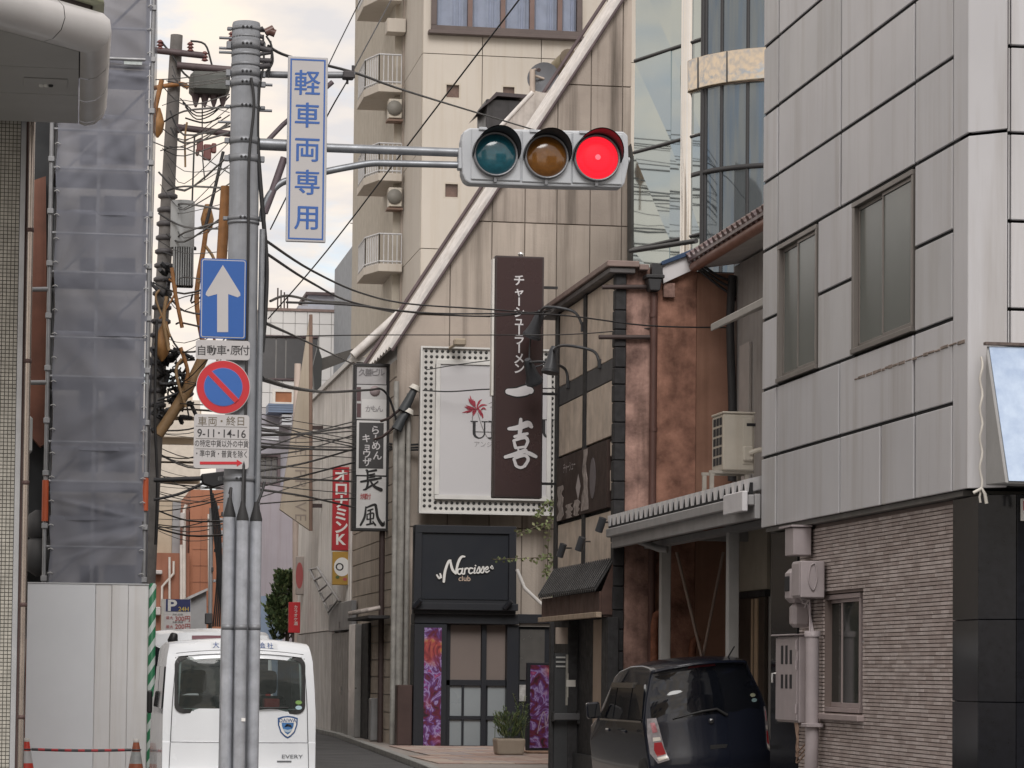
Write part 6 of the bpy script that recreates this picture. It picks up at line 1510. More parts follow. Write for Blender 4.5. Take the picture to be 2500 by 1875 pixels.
# ------------------------------------------------------------------ transformer pole behind
YQp = 58.5
up = thing('utility_pole', 'tall utility pole with crossarms and a grey transformer behind the scaffold', 'pole', (onY(425, 1000, YQp).x, YQp, 0))
pxx = onY(428, 300, YQp).x; ztq = onY(428, 86, YQp).z
uc = M('utility_concrete', (.16, .15, .145), .8, var=.25, scale=4)
pb_ = onY(392, 800, YQp); ptp = Vector((pxx, YQp, ztq)); sl_ = (pb_.x - pxx) / (pb_.z - ztq)
MB().tube([ptp, Vector((pxx - sl_ * ztq, YQp, 0))], [.125, .2], 18).build('shaft', uc, up)
irn = M('iron_plum', (.09, .065, .07), .6, var=.2)
def ua(name, l, r, m=irn, dy=0, n=6): return tb(name, m, up, curve_pts([onY(a, b, YQp - .2 + dy) for a, b in l], 4), r, n)
ua('crossarm', [(372, 122), (500, 136)], .07); ua('crossarm', [(432, 160), (575, 172)], .08); ua('crossarm', [(430, 310), (570, 328)], .07); ua('crossarm', [(375, 215), (440, 205), (460, 215)], .05, M('sleeve_orange')); ua('crossarm', [(432, 320), (455, 308)], .06)
for (a, b) in ((391, 100), (465, 105), (500, 128), (566, 80)):
    for k in range(3): q = onY(a, b + k * 8, YQp - .2); MB().lathe((q.x, q.y, q.z), [(.03, -.05), (.075, -.03), (.05, .0), (.03, .02)], 8).build('insulator', M('insulator_red', (.16, .06, .055), .4), up)
for l in ([(391, 98), (420, 135), (450, 180), (500, 215)], [(465, 100), (500, 108), (515, 150), (525, 195)], [(430, 160), (480, 175), (512, 200)]): ua('jumper', l, .022, M('cable_black'))
q = rY(463, 180, 560, 232, YQp - .6); bx('switch_box', M('switch_olive', (.075, .08, .075), .5, var=.3), up, q[0], q[1], YQp - .9, YQp - .2, q[2], q[3], .08)
for k in range(4): 
    p = onY(478 + k * 22, 238, YQp - .6); MB().lathe((p.x, p.y, p.z), [(.1, .12), (.08, 0), (.05, -.12), (.02, -.2)], 8).build('bushing', irn, up)
for k in range(3): ua('loop_wire', [(440 + k * 6, 240 + 10 * k), (480, 275 + 8 * k), (530 - k * 5, 262 + 8 * k), (560, 235)], .014, M('cable_black'))
ua('loop_wire', [(452, 288), (500, 300), (540, 286)], .018, M('cable_black')); ua('drop_wire', [(494, 245), (494, 370), (500, 440)], .014, M('cable_black'))
for (a, b, s) in ((488, 355, .13), (506, 372, .16), (522, 362, .1), (482, 372, .07)): q = onY(a, b, YQp - .2); bx('fuse', M('insulator_red'), up, q.x - s * .5, q.x + s * .5, q.y - .06, q.y + .06, q.z - s, q.z + s, .02)
x0, x1, z0, z1 = rY(416, 492, 475, 606, YQp - .5)
tr_ = M('transformer_grey', (.27, .28, .285), .5, var=.08)
MB().lathe(((x0 + x1) / 2, YQp - .5, 0), [(.02, z1 + .03), ((x1 - x0) / 2, z1), ((x1 - x0) / 2, z0)], 24).build('transformer', tr_, up)
q = rY(422, 607, 474, 700, YQp - .5)
for k in range(9): bx('cooling_fin', tr_, up, q[0] + (q[1] - q[0]) * k / 9, q[0] + (q[1] - q[0]) * (k + .5) / 9, YQp - .75, YQp - .3, q[2], q[3])
bx('fin_core', uc, up, q[0] + .02, q[1] - .02, YQp - .65, YQp - .32, q[2], q[3])
for k in range(16):
    py = 480 + k * 34; MB().lathe((pxx + sl_ * (onY(425, py, YQp).z - ztq), YQp, onY(425, py, YQp).z), [(.15, -.06), (.2, -.03), (.2, .03), (.15, .06)], 12).build('band', M('band_plum', (.08, .075, .08), .6), up)
# tangle of splices below the transformer
tang = MB()
for k in range(60):
    a = random.uniform(380, 480); b = random.uniform(860, 1040) if k > 10 else random.uniform(560, 720)
    P = [onY(a + random.uniform(-30, 30) * t, b + random.uniform(-25, 25) * t, YQp - .4 + random.uniform(-.3, .3)) for t in (0, 1, 1.5)]
    tang.tube(curve_pts(P, 3), random.uniform(.015, .05), 5)
to = tang.build('cable_tangle', M('tangle_black', (.03, .03, .034), .6), up, recalc=False); to['kind'] = 'stuff'
slv = M('sleeve_tan', (.25, .155, .075), .6, var=.25, scale=3)
for k, (l, r, lab) in enumerate((([(503, 858), (455, 955), (386, 1062)], .11, 'thick tan cable duct slanting down to the left behind the no-parking sign'), ([(508, 520), (498, 600), (480, 730), (500, 860)], .05, 'narrow orange guard tube hanging beside the transformer'), ([(395, 195), (380, 260), (373, 300)], .05, 'orange guard tube at the left end of the crossarm'))):
    tag(tb('cable_guard', slv if k == 0 else M('sleeve_orange'), None, curve_pts([onY(a, b, YQp - 1.0) for a, b in l]), r, 8), lab, 'cable guard')
for k, (a, b, s) in enumerate(((506, 535, .3), (396, 840, .35), (402, 815, .25), (385, 300, .3))):
    q = onY(a, b, YQp - .9); tag(MB().lathe((q.x, q.y, q.z), [(.02, -s), (s * .35, -s * .6), (s * .45, 0), (s * .3, s * .6), (.05, s)], 8).build('splice_cover', M('splice_orange', (.30, .15, .05), .6, var=.4, scale=6)), ['orange splice cover right of the transformer', 'lower orange splice cover beside the scaffold edge', 'upper orange splice cover beside the scaffold edge', 'orange splice cover near the left end of the lower crossarm'][k], 'splice cover')

# ------------------------------------------------------------------ scaffold with grey mesh sheets
YS2 = 36.3
sc = thing('scaffold', 'tall scaffold of steel tubes with red sleeves beside the white hoarding', 'scaffold', (onY(240, 1430, YS2).x, YS2, 0))
stl_ = M('scaffold_steel', (.32, .325, .34), .45, metal=.4, var=.2, scale=6)
zto = onY(250, -250, YS2).z
def xs2(px, py=800, Y=YS2): return onY(px, py, Y).x
xl, xr2 = xs2(118), xs2(361)
for nm, x, Y in (('post', xl, YS2), ('post', xr2, YS2), ('post', xl + .05, YS2 + 1.3), ('post', xr2 - .02, YS2 + 1.3), ('post', xs2(235), YS2 + .15)):
    tb(nm, stl_, sc, [(x, Y, 0), (x, Y, zto)], .025, 8)
for k in range(14):
    z = 2.0 + k * .66
    for x in (xl, xr2): bx('coupler', stl_, sc, x - .04, x + .04, YS2 - .045, YS2 + .03, z, z + .07, .008)
for k in range(7):
    z = 2.6 + k * 1.32
    for Y in (YS2 + .06, YS2 + 1.3): tb('ledger', stl_, sc, [(xl, Y, z), (xr2, Y, z)], .025, 8)
    bx('deck', M('deck_grey', (.10, .10, .105), .6), sc, xl + .03, xr2 - .03, YS2 + .15, YS2 + 1.2, z - .06, z - .02)
    tb('guard_rail', stl_, sc, [(xl, YS2 + .1, z + .5), (xr2, YS2 + .1, z + .5)], .022, 6)
    tb('diagonal', stl_, sc, [(xl, YS2 + 1.28, z), (xr2, YS2 + 1.28, z + 1.3)], .02, 6)
for py0, py1, x in ((1175, 1275, xl), (1165, 1245, xr2)):
    zA, zB = onY(240, py1, YS2).z, onY(240, py0, YS2).z; tb('red_sleeve', M('sleeve_red', (.48, .10, .04), .5), sc, [(x, YS2 - .01, zA), (x, YS2 - .01, zB)], .043, 10)
for k, py in enumerate((705, 705 + 228)):
    p = onY(95, py, YS2); tb('tie_tube', stl_, sc, [(xl, YS2, p.z), (xs2(70), YS2 + .1, p.z)], .03, 8)
meshm = bpy.data.materials.new('mesh_sheet'); meshm.use_nodes = True
def mesh_mat(m):
    t = m.node_tree; b = t.nodes['Principled BSDF']; o = t.nodes['Material Output']
    b.inputs['Base Color'].default_value = (.235, .245, .295, 1); b.inputs['Roughness'].default_value = .75
    tr = t.nodes.new('ShaderNodeBsdfTransparent'); mx_ = t.nodes.new('ShaderNodeMixShader'); mx_.inputs[0].default_value = .6
    t.links.new(tr.outputs[0], mx_.inputs[1]); t.links.new(b.outputs[0], mx_.inputs[2]); t.links.new(mx_.outputs[0], o.inputs[0])
mesh_mat(meshm)
def sheet(name, label, pxa, pxb, za, zb, Y, seed, group='mesh sheets on the scaffold'):
    rnd = random.Random(seed); xa, xb = xs2(pxa), xs2(pxb)
    ph = [rnd.uniform(0, 6.28) for _ in range(8)]
    folds = [(rnd.uniform(0, 1), rnd.uniform(0, 1), rnd.uniform(-1.6, 1.6), rnd.uniform(.03, .09), rnd.uniform(-.016, .026)) for _ in range(8)]
    def f(u, v):
        d = .02 * math.sin(5 * u + ph[0]) * math.sin(4 * v + ph[1]) + .012 * math.sin(14 * u + 6 * v + ph[2])
        for fx, fz, an, wd_, h in folds:
            t = (u - fx) * math.cos(an) + (v - fz) * math.sin(an); d += h * math.exp(-(t / wd_) ** 2)
        edge = min(1, 8 * min(u, 1 - u) + .15)
        return (xa + (xb - xa) * u + .01 * math.sin(9 * v + ph[3]), Y - d * edge, za + (zb - za) * v)
    o = MB().grid(f, 36, 40).build(name, meshm)
    return tag(o, label, 'mesh sheet', group)
zs = [onY(240, py, YS2).z for py in (1425, 1265, 1095, 815, 520, 285, 150, -60, -260)]
labs = ['lowest grey mesh sheet, just above the white hoarding', 'grey mesh sheet between the two red sleeves', 'grey mesh sheet level with the no-parking sign', 'grey mesh sheet level with the one-way sign and transformer', 'grey mesh sheet just below the silver canopy', 'grey mesh sheet beside the rounded silver canopy', 'uppermost folded mesh sheet at the top of the picture', 'mesh sheet above the top of the picture']
for k in range(8):
    sheet('mesh_sheet', labs[k], 131, 357, zs[k] - .03, zs[k + 1] + .02, YS2 - .05 - .004 * (k % 2), 11 + k)
# ties along the sheet edges
tie = M('tie_pale', (.5, .5, .5), .6)
for k in range(30):
    z = zs[0] + .12 + k * .3
    for px in (133, 355): q = onY(px, 800, YS2 - .08); tb('sheet_tie', tie, sc, [(q.x - .03, YS2 - .06, z), (q.x, YS2 - .11, z + .012), (q.x + .03, YS2 - .06, z)], .007, 5)
# side return of the mesh
rnd = random.Random(5)
for k in range(3):
    za, zb = (0.9, 4.6, 8.4, 12.4)[k:k + 2]
    ss = MB().grid(lambda u, v: (xr2 + .05 + .015 * math.sin(9 * u + 7 * v), YS2 + 1.3 * u + .06, za + (zb - za) * v), 10, 20).build('mesh_return', meshm)
    tag(ss, ['lower', 'middle', 'upper'][k] + ' mesh sheet wrapping the right side of the scaffold', 'mesh sheet', 'mesh sheets on the scaffold')
q = rY(302, 150, 346, 163, YS2); tag(bx('label_strip', M('label_pale', (.5, .55, .55), .5, var=.2, scale=30), None, q[0], q[1], YS2 - .14, YS2 - .13, q[2], q[3]), 'pale label strip tied at the top of the scaffold', 'label')
tag(tb('scaffold_top_tube', stl_, None, [onY(250, 142, YS2 - .14), onY(355, 146, YS2 - .14)], .022, 8), 'horizontal tube under the uppermost mesh sheet', 'tube')
# building under construction behind the mesh
cb_ = thing('covered_building', 'pale building hidden behind the scaffold mesh', 'building', (xl - 2, YS2 + 4, 0))
YC2 = YS2 + 1.5
bx('wall', M('covered_wall', (.72, .68, .63), .8, var=.15), cb_, xs2(95, 800, YC2), xs2(345, 800, YC2), YC2, YC2 + 8, 0, 12.5)
for k in range(8):
    for a, b in ((195, 240), (255, 330)):
        q = rY(a, 330 + k * 150, b, 400 + k * 150, YC2)
        if q[2] > 2.5: bx('window_band', M('covered_band', (.06, .062, .066), .6), cb_, q[0], q[1], YC2 - .03, YC2 - .002, q[2], q[3])
cw = thing('copper_column', 'rust red boarded column between the tiled wall and the scaffold', 'column', (xs2(95), YS2 + .7, 0))
pts = pY([(82, 440), (112, 430), (116, 1080), (98, 1090), (72, 1060), (72, 760)], YS2 + .6)
MB().prY(pts, YS2 + .6, YS2 + .9).build('column_board', M('copper_board', (.20, .075, .045), .5, var=.35, scale=2, streak=.4), cw)
bx('backing', M('gap_dark', (.04, .042, .045), .8), cw, xs2(40), xs2(118), YS2 + .95, YS2 + 1.3, 0, 9)
q = rY(64, 1015, 79, 1105, YS2 + .3); tag(bx('white_duct', M('duct_white', (.55, .56, .55), .5), None, q[0], q[1], YS2 + .3, YS2 + .58, q[2], q[3], .03), 'white rounded duct cover low beside the rust red column', 'duct')
for k, (py, r_, lab) in enumerate(((1280, .14, 'upper'), (1352, .18, 'lower'))):
    q = onY(92, py, YS2 + .5); tag(MB().lathe((q.x, q.y, q.z), [(.02, -r_ * 1.6), (r_, -r_), (r_ * 1.05, 0), (r_ * .8, r_ * .9), (.03, r_ * 1.3)], 12).build('wrapped_drum', M('drum_grey', (.075, .075, .078), .6)), lab + ' dark grey rounded drum in the gap left of the scaffold', 'drum', 'drums in the gap')
q = rY(52, 1560, 62, 2000, YS2 - .3); tag(bx('red_board', M('board_red', (.33, .09, .06), .6, var=.2), None, q[0], q[1], YS2 - .3, YS2 - .25, 0, q[3]), 'red board standing at the left edge of the white hoarding', 'board')

# ------------------------------------------------------------------ white hoarding, striped post, cones
YHd = 35.9
ho = thing('hoarding', 'white steel hoarding panels in front of the scaffold', 'hoarding', (xs2(210), YHd, 0))
zth = onY(210, 1426, YHd).z
hm = [M('hoarding_white', (.76, .78, .82), .4, var=.06, scale=.8), M('hoarding_warm', (.75, .745, .755), .45, var=.1, scale=.8, streak=.12)]
hpx = [64, 231, 270.5, 311, 361]
for k, (a, b) in enumerate(zip(hpx, hpx[1:])):
    x0, x1 = onY(a, 1600, YHd).x, onY(b, 1600, YHd).x
    bx('hoarding_panel', hm[0 if k == 0 else 1], ho, x0 + .002, x1 - .002, YHd + (.006 if k % 2 else 0), YHd + .04, .02, zth + (.0 if k else .0), .006)
bx('top_cap', M('hoarding_cap', (.6, .61, .63), .4), ho, onY(64, 1600, YHd).x, onY(361, 1600, YHd).x, YHd - .008, YHd + .05, zth + .001, zth + .015)
sp2 = M('green_stripe', (.02, .16, .07), .5, var=0)
def stripes(m):
    t = m.node_tree; b = t.nodes['Principled BSDF']; L = t.links.new
    g_ = t.nodes.new('ShaderNodeNewGeometry'); s_ = t.nodes.new('ShaderNodeSeparateXYZ'); L(g_.outputs['Position'], s_.inputs[0])
    a = t.nodes.new('ShaderNodeMath'); a.operation = 'MULTIPLY'; a.inputs[1].default_value = -1.6; L(s_.outputs[0], a.inputs[0])
    c = t.nodes.new('ShaderNodeMath'); c.operation = 'ADD'; L(a.outputs[0], c.inputs[0]); L(s_.outputs[2], c.inputs[1])
    d = t.nodes.new('ShaderNodeMath'); d.operation = 'MULTIPLY'; d.inputs[1].default_value = 4.2; L(c.outputs[0], d.inputs[0])
    f = t.nodes.new('ShaderNodeMath'); f.operation = 'FRACT'; L(d.outputs[0], f.inputs[0])
    h = t.nodes.new('ShaderNodeMath'); h.operation = 'GREATER_THAN'; h.inputs[1].default_value = .56; L(f.outputs[0], h.inputs[0])
    x = t.nodes.new('ShaderNodeMix'); x.data_type = 'RGBA'; x.inputs[6].default_value = (.02, .17, .075, 1); x.inputs[7].default_value = (.46, .52, .50, 1)
    L(h.outputs[0], x.inputs[0]); L(x.outputs[2], b.inputs['Base Color'])
stripes(sp2)
px_ = onY(370, 1600, YHd).x
tag(MB().lathe((px_, YHd - .02, 0), [(.045, 0), (.045, zth), (.03, zth + .02), (0, zth + .025)], 14).build('striped_guard', sp2), 'green and white striped corner guard on the right end of the hoarding', 'guard')
YCn = 34.9
def cone(label, px, redm, wm):
    b = onY(px, 1900, YCn); t = thing('traffic_cone', label, 'cone', (b.x, YCn, 0), 'traffic cones before the hoarding')
    q = .19; bx('base', redm, t, b.x - q, b.x + q, YCn - q, YCn + q, .002, .035, .01)
    def r(z): return .15 - (.15 - .035) * (z - .035) / .66
    for za, zb, m in ((.035, .22, redm), (.22, .36, wm), (.36, .44, redm), (.44, .585, wm), (.585, .695, redm)):
        nm = 'cone_body' if m is redm else 'reflective_band'
        MB().lathe((b.x, YCn, 0), [(r(za), za), (r(zb), zb)], 20).build(nm, m, t)
    MB().lathe((b.x, YCn, 0), [(r(.695), .695), (.036, .70), (.036, .735), (.0, .74)], 14).build('cone_tip', M('tip_white', (.6, .58, .56), .5), t)
    return b
wmm = M('cone_white', (.56, .55, .56), .4, var=.1)
c1 = cone('bright red and white cone at the left end of the hoarding', 63, M('cone_red', (.62, .06, .04), .45), wmm)
c2 = cone('dull orange cone with greyish bands at the right end of the hoarding', 331, M('cone_dull', (.34, .10, .05), .55, var=.3, scale=12), M('cone_greyband', (.36, .37, .37), .4, var=.3, scale=10))
br = thing('cone_bar', 'red and black striped bar linking the two cones', 'bar', ((c1.x + c2.x) / 2, YCn - .05, .62))
zb = onY(200, 1830, YCn - .06).z; nseg = 15
for k in range(nseg):
    a = c1.x + .06 + (c2.x - c1.x - .12) * k / nseg; b = c1.x + .06 + (c2.x - c1.x - .12) * (k + 1) / nseg
    tb('bar_segment', M('bar_red', (.5, .03, .04), .4) if k % 2 else M('bar_dark', (.07, .065, .075), .5), br, [(a, YCn - .06, zb + .012 * math.sin(3.14 * k / nseg) * -1), (b, YCn - .06, zb + .012 * math.sin(3.14 * (k + 1) / nseg) * -1)], .017, 8)
for c_ in (c1, c2): 
    ring = [(c_.x + .056 * math.cos(a), YCn + .056 * math.sin(a), zb) for a in [i * math.pi / 8 for i in range(17)]]; tb('end_ring', M('bar_dark'), br, ring, .009, 6)

# ------------------------------------------------------------------ tiled building with the silver canopy at the left
YTl = 28.6
lb = thing('tiled_wall_building', 'building with a small square tile wall at the left edge of the picture', 'building', (onY(0, 1600, YTl).x, YTl, 0))
xe = onY(39, 1000, YTl).x
bx('wall', M('tile_grout', (.10, .095, .08), .9), lb, xe - 6, xe, YTl + .012, YTl + 6, 0, 9)
tlm = M('mosaic_tile', (.46, .44, .39), .5, var=.25, scale=11)
pit = 9.4 * (YTl) / FPX * .99
tls = MB(); rws = int(7.2 / pit)
for i in range(9):
    for j in range(rws):
        x = xe - (i + 1) * pit; z = j * pit
        tls.quad((x + .003, YTl, z + .003), (x + pit - .004, YTl, z + .003), (x + pit - .004, YTl, z + pit - .004), (x + .003, YTl, z + pit - .004))
to_ = tls.build('mosaic_tiles', tlm, lb); to_['kind'] = 'stuff'
bx('steel_trim', M('trim_silver', (.47, .48, .50), .35, metal=.4, var=.15), lb, xe + .002, onY(52, 1000, YTl).x, YTl - .03, YTl + .4, 0, 8.0)
bx('gap_board', M('trim_plum', (.10, .06, .055), .6), lb, onY(52, 1000, YTl).x + .002, onY(58, 1000, YTl).x, YTl, YTl + .4, 0, 8.0)
pxp = onY(66, 1000, YTl - .1).x
dp2 = thing('steel_downpipe', 'polished bronze-tinted steel downpipe beside the tile wall', 'pipe', (pxp, YTl - .08, 0))
MB().lathe((pxp, YTl - .06, 0), [(.03, 0), (.03, 7.6)], 14).build('pipe', M('pipe_steel', (.46, .40, .36), .22, metal=.85, var=.15), dp2)
for z in (1.1, 2.2, 3.4, 4.6, 5.9): MB().lathe((pxp, YTl - .06, z), [(.03, -.02), (.036, -.02), (.036, .02), (.03, .02)], 12).build('strap', M('trim_plum'), dp2)
# canopy: soffit seen from below, rounded silver fascia round a chamfered corner, olive upper band
cn = thing('rounded_canopy', 'silver canopy with a rounded fascia and grey panelled soffit at top left', 'canopy', (onY(150, 300, YTl).x, 26.5, 6.9))
hz = 1.6 + 5.35
A = onZ(193, 302, hz); B = onZ(196, 126, hz); C = onZ(0, 72, hz); D = onZ(-260, 5, hz); E_ = onZ(-260, 302, hz)
sofm = M('soffit_panel_grey', (.40, .40, .395), .45, var=.05, scale=1.)
yc1, yc2, yc3 = onZ(100, 165, hz).y, onZ(100, 230, hz).y, A.y
def xedge(y):  # right edge A-B
    t = (y - B.y) / (A.y - B.y); return B.x + (A.x - B.x) * t
def strip_(ya, yb, pts):
    MB().prZ(pts, hz, hz + .05).build('soffit_panel', sofm, cn, .004)
g_ = .012
strip_(0, 0, [(D.x, yc2 + g_), (xedge(yc2) - .01, yc2 + g_), (A.x - .01, A.y), (D.x, A.y)])
strip_(0, 0, [(D.x, yc1 + g_), (xedge(yc1) - .01, yc1 + g_), (xedge(yc2) - .01, yc2 - g_), (D.x, yc2 - g_)])
strip_(0, 0, [(D.x, yc1 - g_), (xedge(yc1) - .01, yc1 - g_), (B.x - .01, B.y + .02), (C.x, C.y + .02), (D.x, D.y + .02)])
bx('soffit_core', M('gap_dark'), cn, D.x, min(A.x, B.x) - .06, yc1, A.y, hz + .055, hz + .5)
# fascia profile swept along D-C-B-A
prof = [(0, .0), (.06, -.02), (.15, .0), (.23, .07), (.265, .17), (.25, .27), (.19, .33), (.1, .35)]
prof2 = [(.1, .40), (.2, .42), (.17, .52), (.08, .58), (-.2, .6)]
path = [Vector((p.x, p.y, 0)) for p in (D, C, B, A)]
def offs(i):
    def nr(a, b): d = (b - a).normalized(); n = Vector((d.y, -d.x, 0)); return n
    ns_ = []
    if i > 0: ns_.append(nr(path[i - 1], path[i]))
    if i < len(path) - 1: ns_.append(nr(path[i], path[i + 1]))
    n = sum(ns_, Vector()) / len(ns_); n = n / max(.3, n.dot(ns_[0])) if len(ns_) > 1 else n
    return n
OF = [offs(i) for i in range(4)]
if OF[3].x < 0: OF = [-o for o in OF]
def sweep(name, prof, i0, t0, i1, t1, m):
    mb = MB()
    p0 = path[i0].lerp(path[i0 + 1], t0); p1 = path[i1].lerp(path[i1 + 1], t1); o0 = OF[i0].lerp(OF[i0 + 1], t0); o1 = OF[i1].lerp(OF[i1 + 1], t1)
    vs1 = [p0 + o0 * a + Vector((0, 0, hz + b)) for a, b in prof]; vs2 = [p1 + o1 * a + Vector((0, 0, hz + b)) for a, b in prof]
    n = len(prof); mb.add(vs1 + vs2, [(i, i + 1, n + i + 1, n + i) for i in range(n - 1)], True)
    return mb.build(name, m, cn)
silv = M('silver_fascia', (.60, .59, .59), .36, metal=.25, var=.12, scale=1.2)
oliv = M('olive_band', (.40, .42, .30), .4, var=.08)
tj = .66
segs = [(0, 0, 0, 1), (1, 0, 1, .46), (1, .468, 1, 1), (2, 0, 2, .33), (2, .336, 2, .64), (2, .646, 2, .95), (2, .956, 2, 1)]
for (i, a, j, b) in segs: sweep('fascia_panel', prof, i, a, j, b, silv)
for (i, a, j, b) in [(0, 0, 0, 1), (1, 0, 1, .60), (1, .608, 1, 1), (2, 0, 2, 1)]: sweep('upper_band', prof2, i, a, j, b, oliv)
for i in range(3): sweep('shadow_gap', [(.1, .33), (.08, .34), (.08, .41), (.1, .42)], i, 0, i, 1, M('gap_plum', (.06, .045, .04), .6))
MB().prZ([(p.x, p.y) for p in (D, C, B, A)] + [(D.x, A.y)], hz + .45, hz + .47).build('canopy_roof', M('gap_dark'), cn)
p0 = onZ(58, 188, hz); p1 = onZ(165, 190, hz); p2 = onZ(168, 212, hz)
bx('hatch', sofm, cn, p0.x, p1.x, p2.y, p0.y, hz - .012, hz - .001, .003)
for px in (101, 113, 124): p = onZ(px, 204, hz); MB().lathe((p.x, p.y, hz - .035), [(0, 0), (.02, .004), (.025, .03)], 10).build('downlight', M('lamp_white', (.75, .75, .73), .3) if px < 120 else M('gap_dark'), cn)
# ------------------------------------------------------------------ vehicles
def interp(pts, z):
    for (y0, z0), (y1, z1) in zip(pts, pts[1:]):
        if min(z0, z1) <= z <= max(z0, z1) and z0 != z1: return y0 + (y1 - y0) * (z - z0) / (z1 - z0)
    return pts[-1][0] if z > pts[-1][1] else pts[0][0]
class Car:
    def __init__(s, rear, rest, W, tumble, bow, crown, belt):
        s.rear, s.rest, s.W, s.tumble, s.bow, s.crown, s.belt = rear, rest, W, tumble, bow, crown, belt
    def hw(s, z): return s.W / 2 * s.tumble(z)
    def P(s, k, y, z, rear):
        sg = 1 if rear else -1
        return (k * s.hw(z), y + sg * s.bow * abs(k) ** 2.6, z - (s.crown * k * k if z > s.belt else 0))
    def rp(s, x, z, off=0.):       # a point on the tail
        k = max(-1, min(1, x / s.hw(z))); p = s.P(k, interp(s.rear, z), z, True); return (x, p[1] - off, p[2])
    def sp(s, side, y, z, off=0.): return (side * (s.hw(z) + off), y, z - (s.crown if z > s.belt else 0))
    def body(s, mat, parent, holes=(), n=20, bevel=.05):
        prof = [(y, z, True) for y, z in s.rear] + [(y, z, False) for y, z in s.rest]
        ks = [-1 + 2 * i / n for i in range(n + 1)]
        bm = bmesh.new(); V = [[bm.verts.new(s.P(k, y, z, r)) for (y, z, r) in prof] for k in ks]; m = len(prof)
        for i in range(n):
            for j in range(m):
                j2 = (j + 1) % m
                if any(h(ks[i], ks[i + 1], prof[j], prof[j2]) for h in holes): continue
                bm.faces.new((V[i][j], V[i + 1][j], V[i + 1][j2], V[i][j2]))
        for i in (0, n): bm.faces.new(V[i] if i else V[i][::-1])
        bmesh.ops.recalc_face_normals(bm, faces=bm.faces)
        es = [e for e in bm.edges if len(e.link_faces) == 2 and e.calc_face_angle(0) > R(50)]
        bmesh.ops.bevel(bm, geom=es, offset=bevel, segments=4, affect='EDGES', profile=.55, clamp_overlap=True)
        for f in bm.faces: f.smooth = True
        for e in bm.edges:
            if len(e.link_faces) == 2 and e.calc_face_angle(0) > R(32): e.smooth = False
        me = bpy.data.meshes.new('body'); bm.to_mesh(me); bm.free(); me.materials.append(mat)
        return link('body', me, parent, True)
    def tail(s, name, pts, mat, parent, off, sub=6):     # polygon (x, z) laid on the tail, fanned from its centre with depth
        mb = MB(); dense = []
        for a, b in zip(pts, pts[1:] + pts[:1]):
            for i in range(sub): dense.append((a[0] + (b[0] - a[0]) * i / sub, a[1] + (b[1] - a[1]) * i / sub))
        cx_ = sum(p[0] for p in dense) / len(dense); cz_ = sum(p[1] for p in dense) / len(dense); n = len(dense); rings = 5
        vs_ = []
        for r_ in range(rings, 0, -1):
            for (x, z) in dense: vs_.append(s.rp(cx_ + (x - cx_) * r_ / rings, cz_ + (z - cz_) * r_ / rings, off))
        fs = [(r_ * n + i, r_ * n + (i + 1) % n, (r_ + 1) * n + (i + 1) % n, (r_ + 1) * n + i) for r_ in range(rings - 1) for i in range(n)]
        vs_.append(s.rp(cx_, cz_, off)); c_ = len(vs_) - 1; fs += [((rings - 1) * n + i, (rings - 1) * n + (i + 1) % n, c_) for i in range(n)]
        mb.add(vs_, fs, True)
        skirt = [s.rp(x, z, off) for x, z in dense] + [s.rp(x, z, -.02) for x, z in dense]; mb.add(skirt, [(i, (i + 1) % n, n + (i + 1) % n, n + i) for i in range(n)])
        return mb.build(name, mat, parent, local=True, recalc=False)
def wheel(parent, x, y, r, w_=.16):
    t = MB().lathe((x, y, r), [(r * .62, -w_ / 2), (r * .95, -w_ / 2), (r, -w_ * .35), (r, w_ * .35), (r * .95, w_ / 2), (r * .62, w_ / 2)], 28, 'x').build('wheel', M('tyre', (.02, .02, .021), .8), parent, local=True)
    MB().lathe((x, y, r), [(.03, -w_ * .4), (r * .3, -w_ * .3), (r * .6, -w_ * .42), (r * .63, w_ * .4), (.03, w_ * .3)], 20, 'x').build('rim', M('rim_silver', (.4, .4, .41), .35, metal=.7), t, local=True)
def lettersV(body, cx_, cz_, size, mat, parent, car, off, bold=0, sx=1):
    return letters('lettering', [(body, cx_, cz_, size, 0, bold, sx)], mat, parent, lambda u, v, d: car.rp(u, v, off + d), .002, local=True)
vglass = glass('van_glass', (.62, .70, .68), .62)
whitep = M('van_white', (.70, .725, .76), .25, var=.03, scale=2, coat=.6)
# small white van
cv = cam((592 - 1250) / 254, 27.6)
vn = thing('white_van', 'small white delivery van seen from behind with a blue shield emblem', 'van', (cv.x, cv.y, 0))
tum = lambda z: 1 - .075 * max(0, z - 1.15) - .2 * max(0, z - 1.74)
van = Car([(.10, .28), (.03, .34), (.0, .42), (.0, .58), (.02, .62), (.02, .886), (.03, .892), (.032, 1.16), (.036, 1.21), (.05, 1.45), (.085, 1.70), (.10, 1.735), (.14, 1.80), (.22, 1.865), (.40, 1.893)], [(1.4, 1.9), (2.3, 1.87), (2.5, 1.82), (2.95, 1.25), (3.3, 1.0), (3.38, .7), (3.36, .32), (3.2, .26)], 1.475, tum, .085, .05, 1.55)
hole_r = lambda k0, k1, a, b: a[2] and b[2] and min(a[1], b[1]) >= 1.2 and max(a[1], b[1]) <= 1.71 and abs((k0 + k1) / 2) < .8
hole_f = lambda k0, k1, a, b: (not a[2]) and min(a[1], b[1]) >= 1.24 and max(a[1], b[1]) <= 1.83 and a[0] > 2.4 and abs((k0 + k1) / 2) < .85
van.body(whitep, vn, (hole_r, hole_f), 20, .09)
wz0, wz1 = 1.185, 1.73
def rrect(x0, x1, z0, z1, r): return rounded(x0, x1, z0, z1, r, 4)
fr = [(-.62, wz0), (.62, wz0), (.60, 1.5), (.55, wz1), (-.55, wz1), (-.60, 1.5)]
wg = van.tail('rear_window', rrect(-.605, .605, wz0, wz1, .07), vglass, vn, .008, 2)
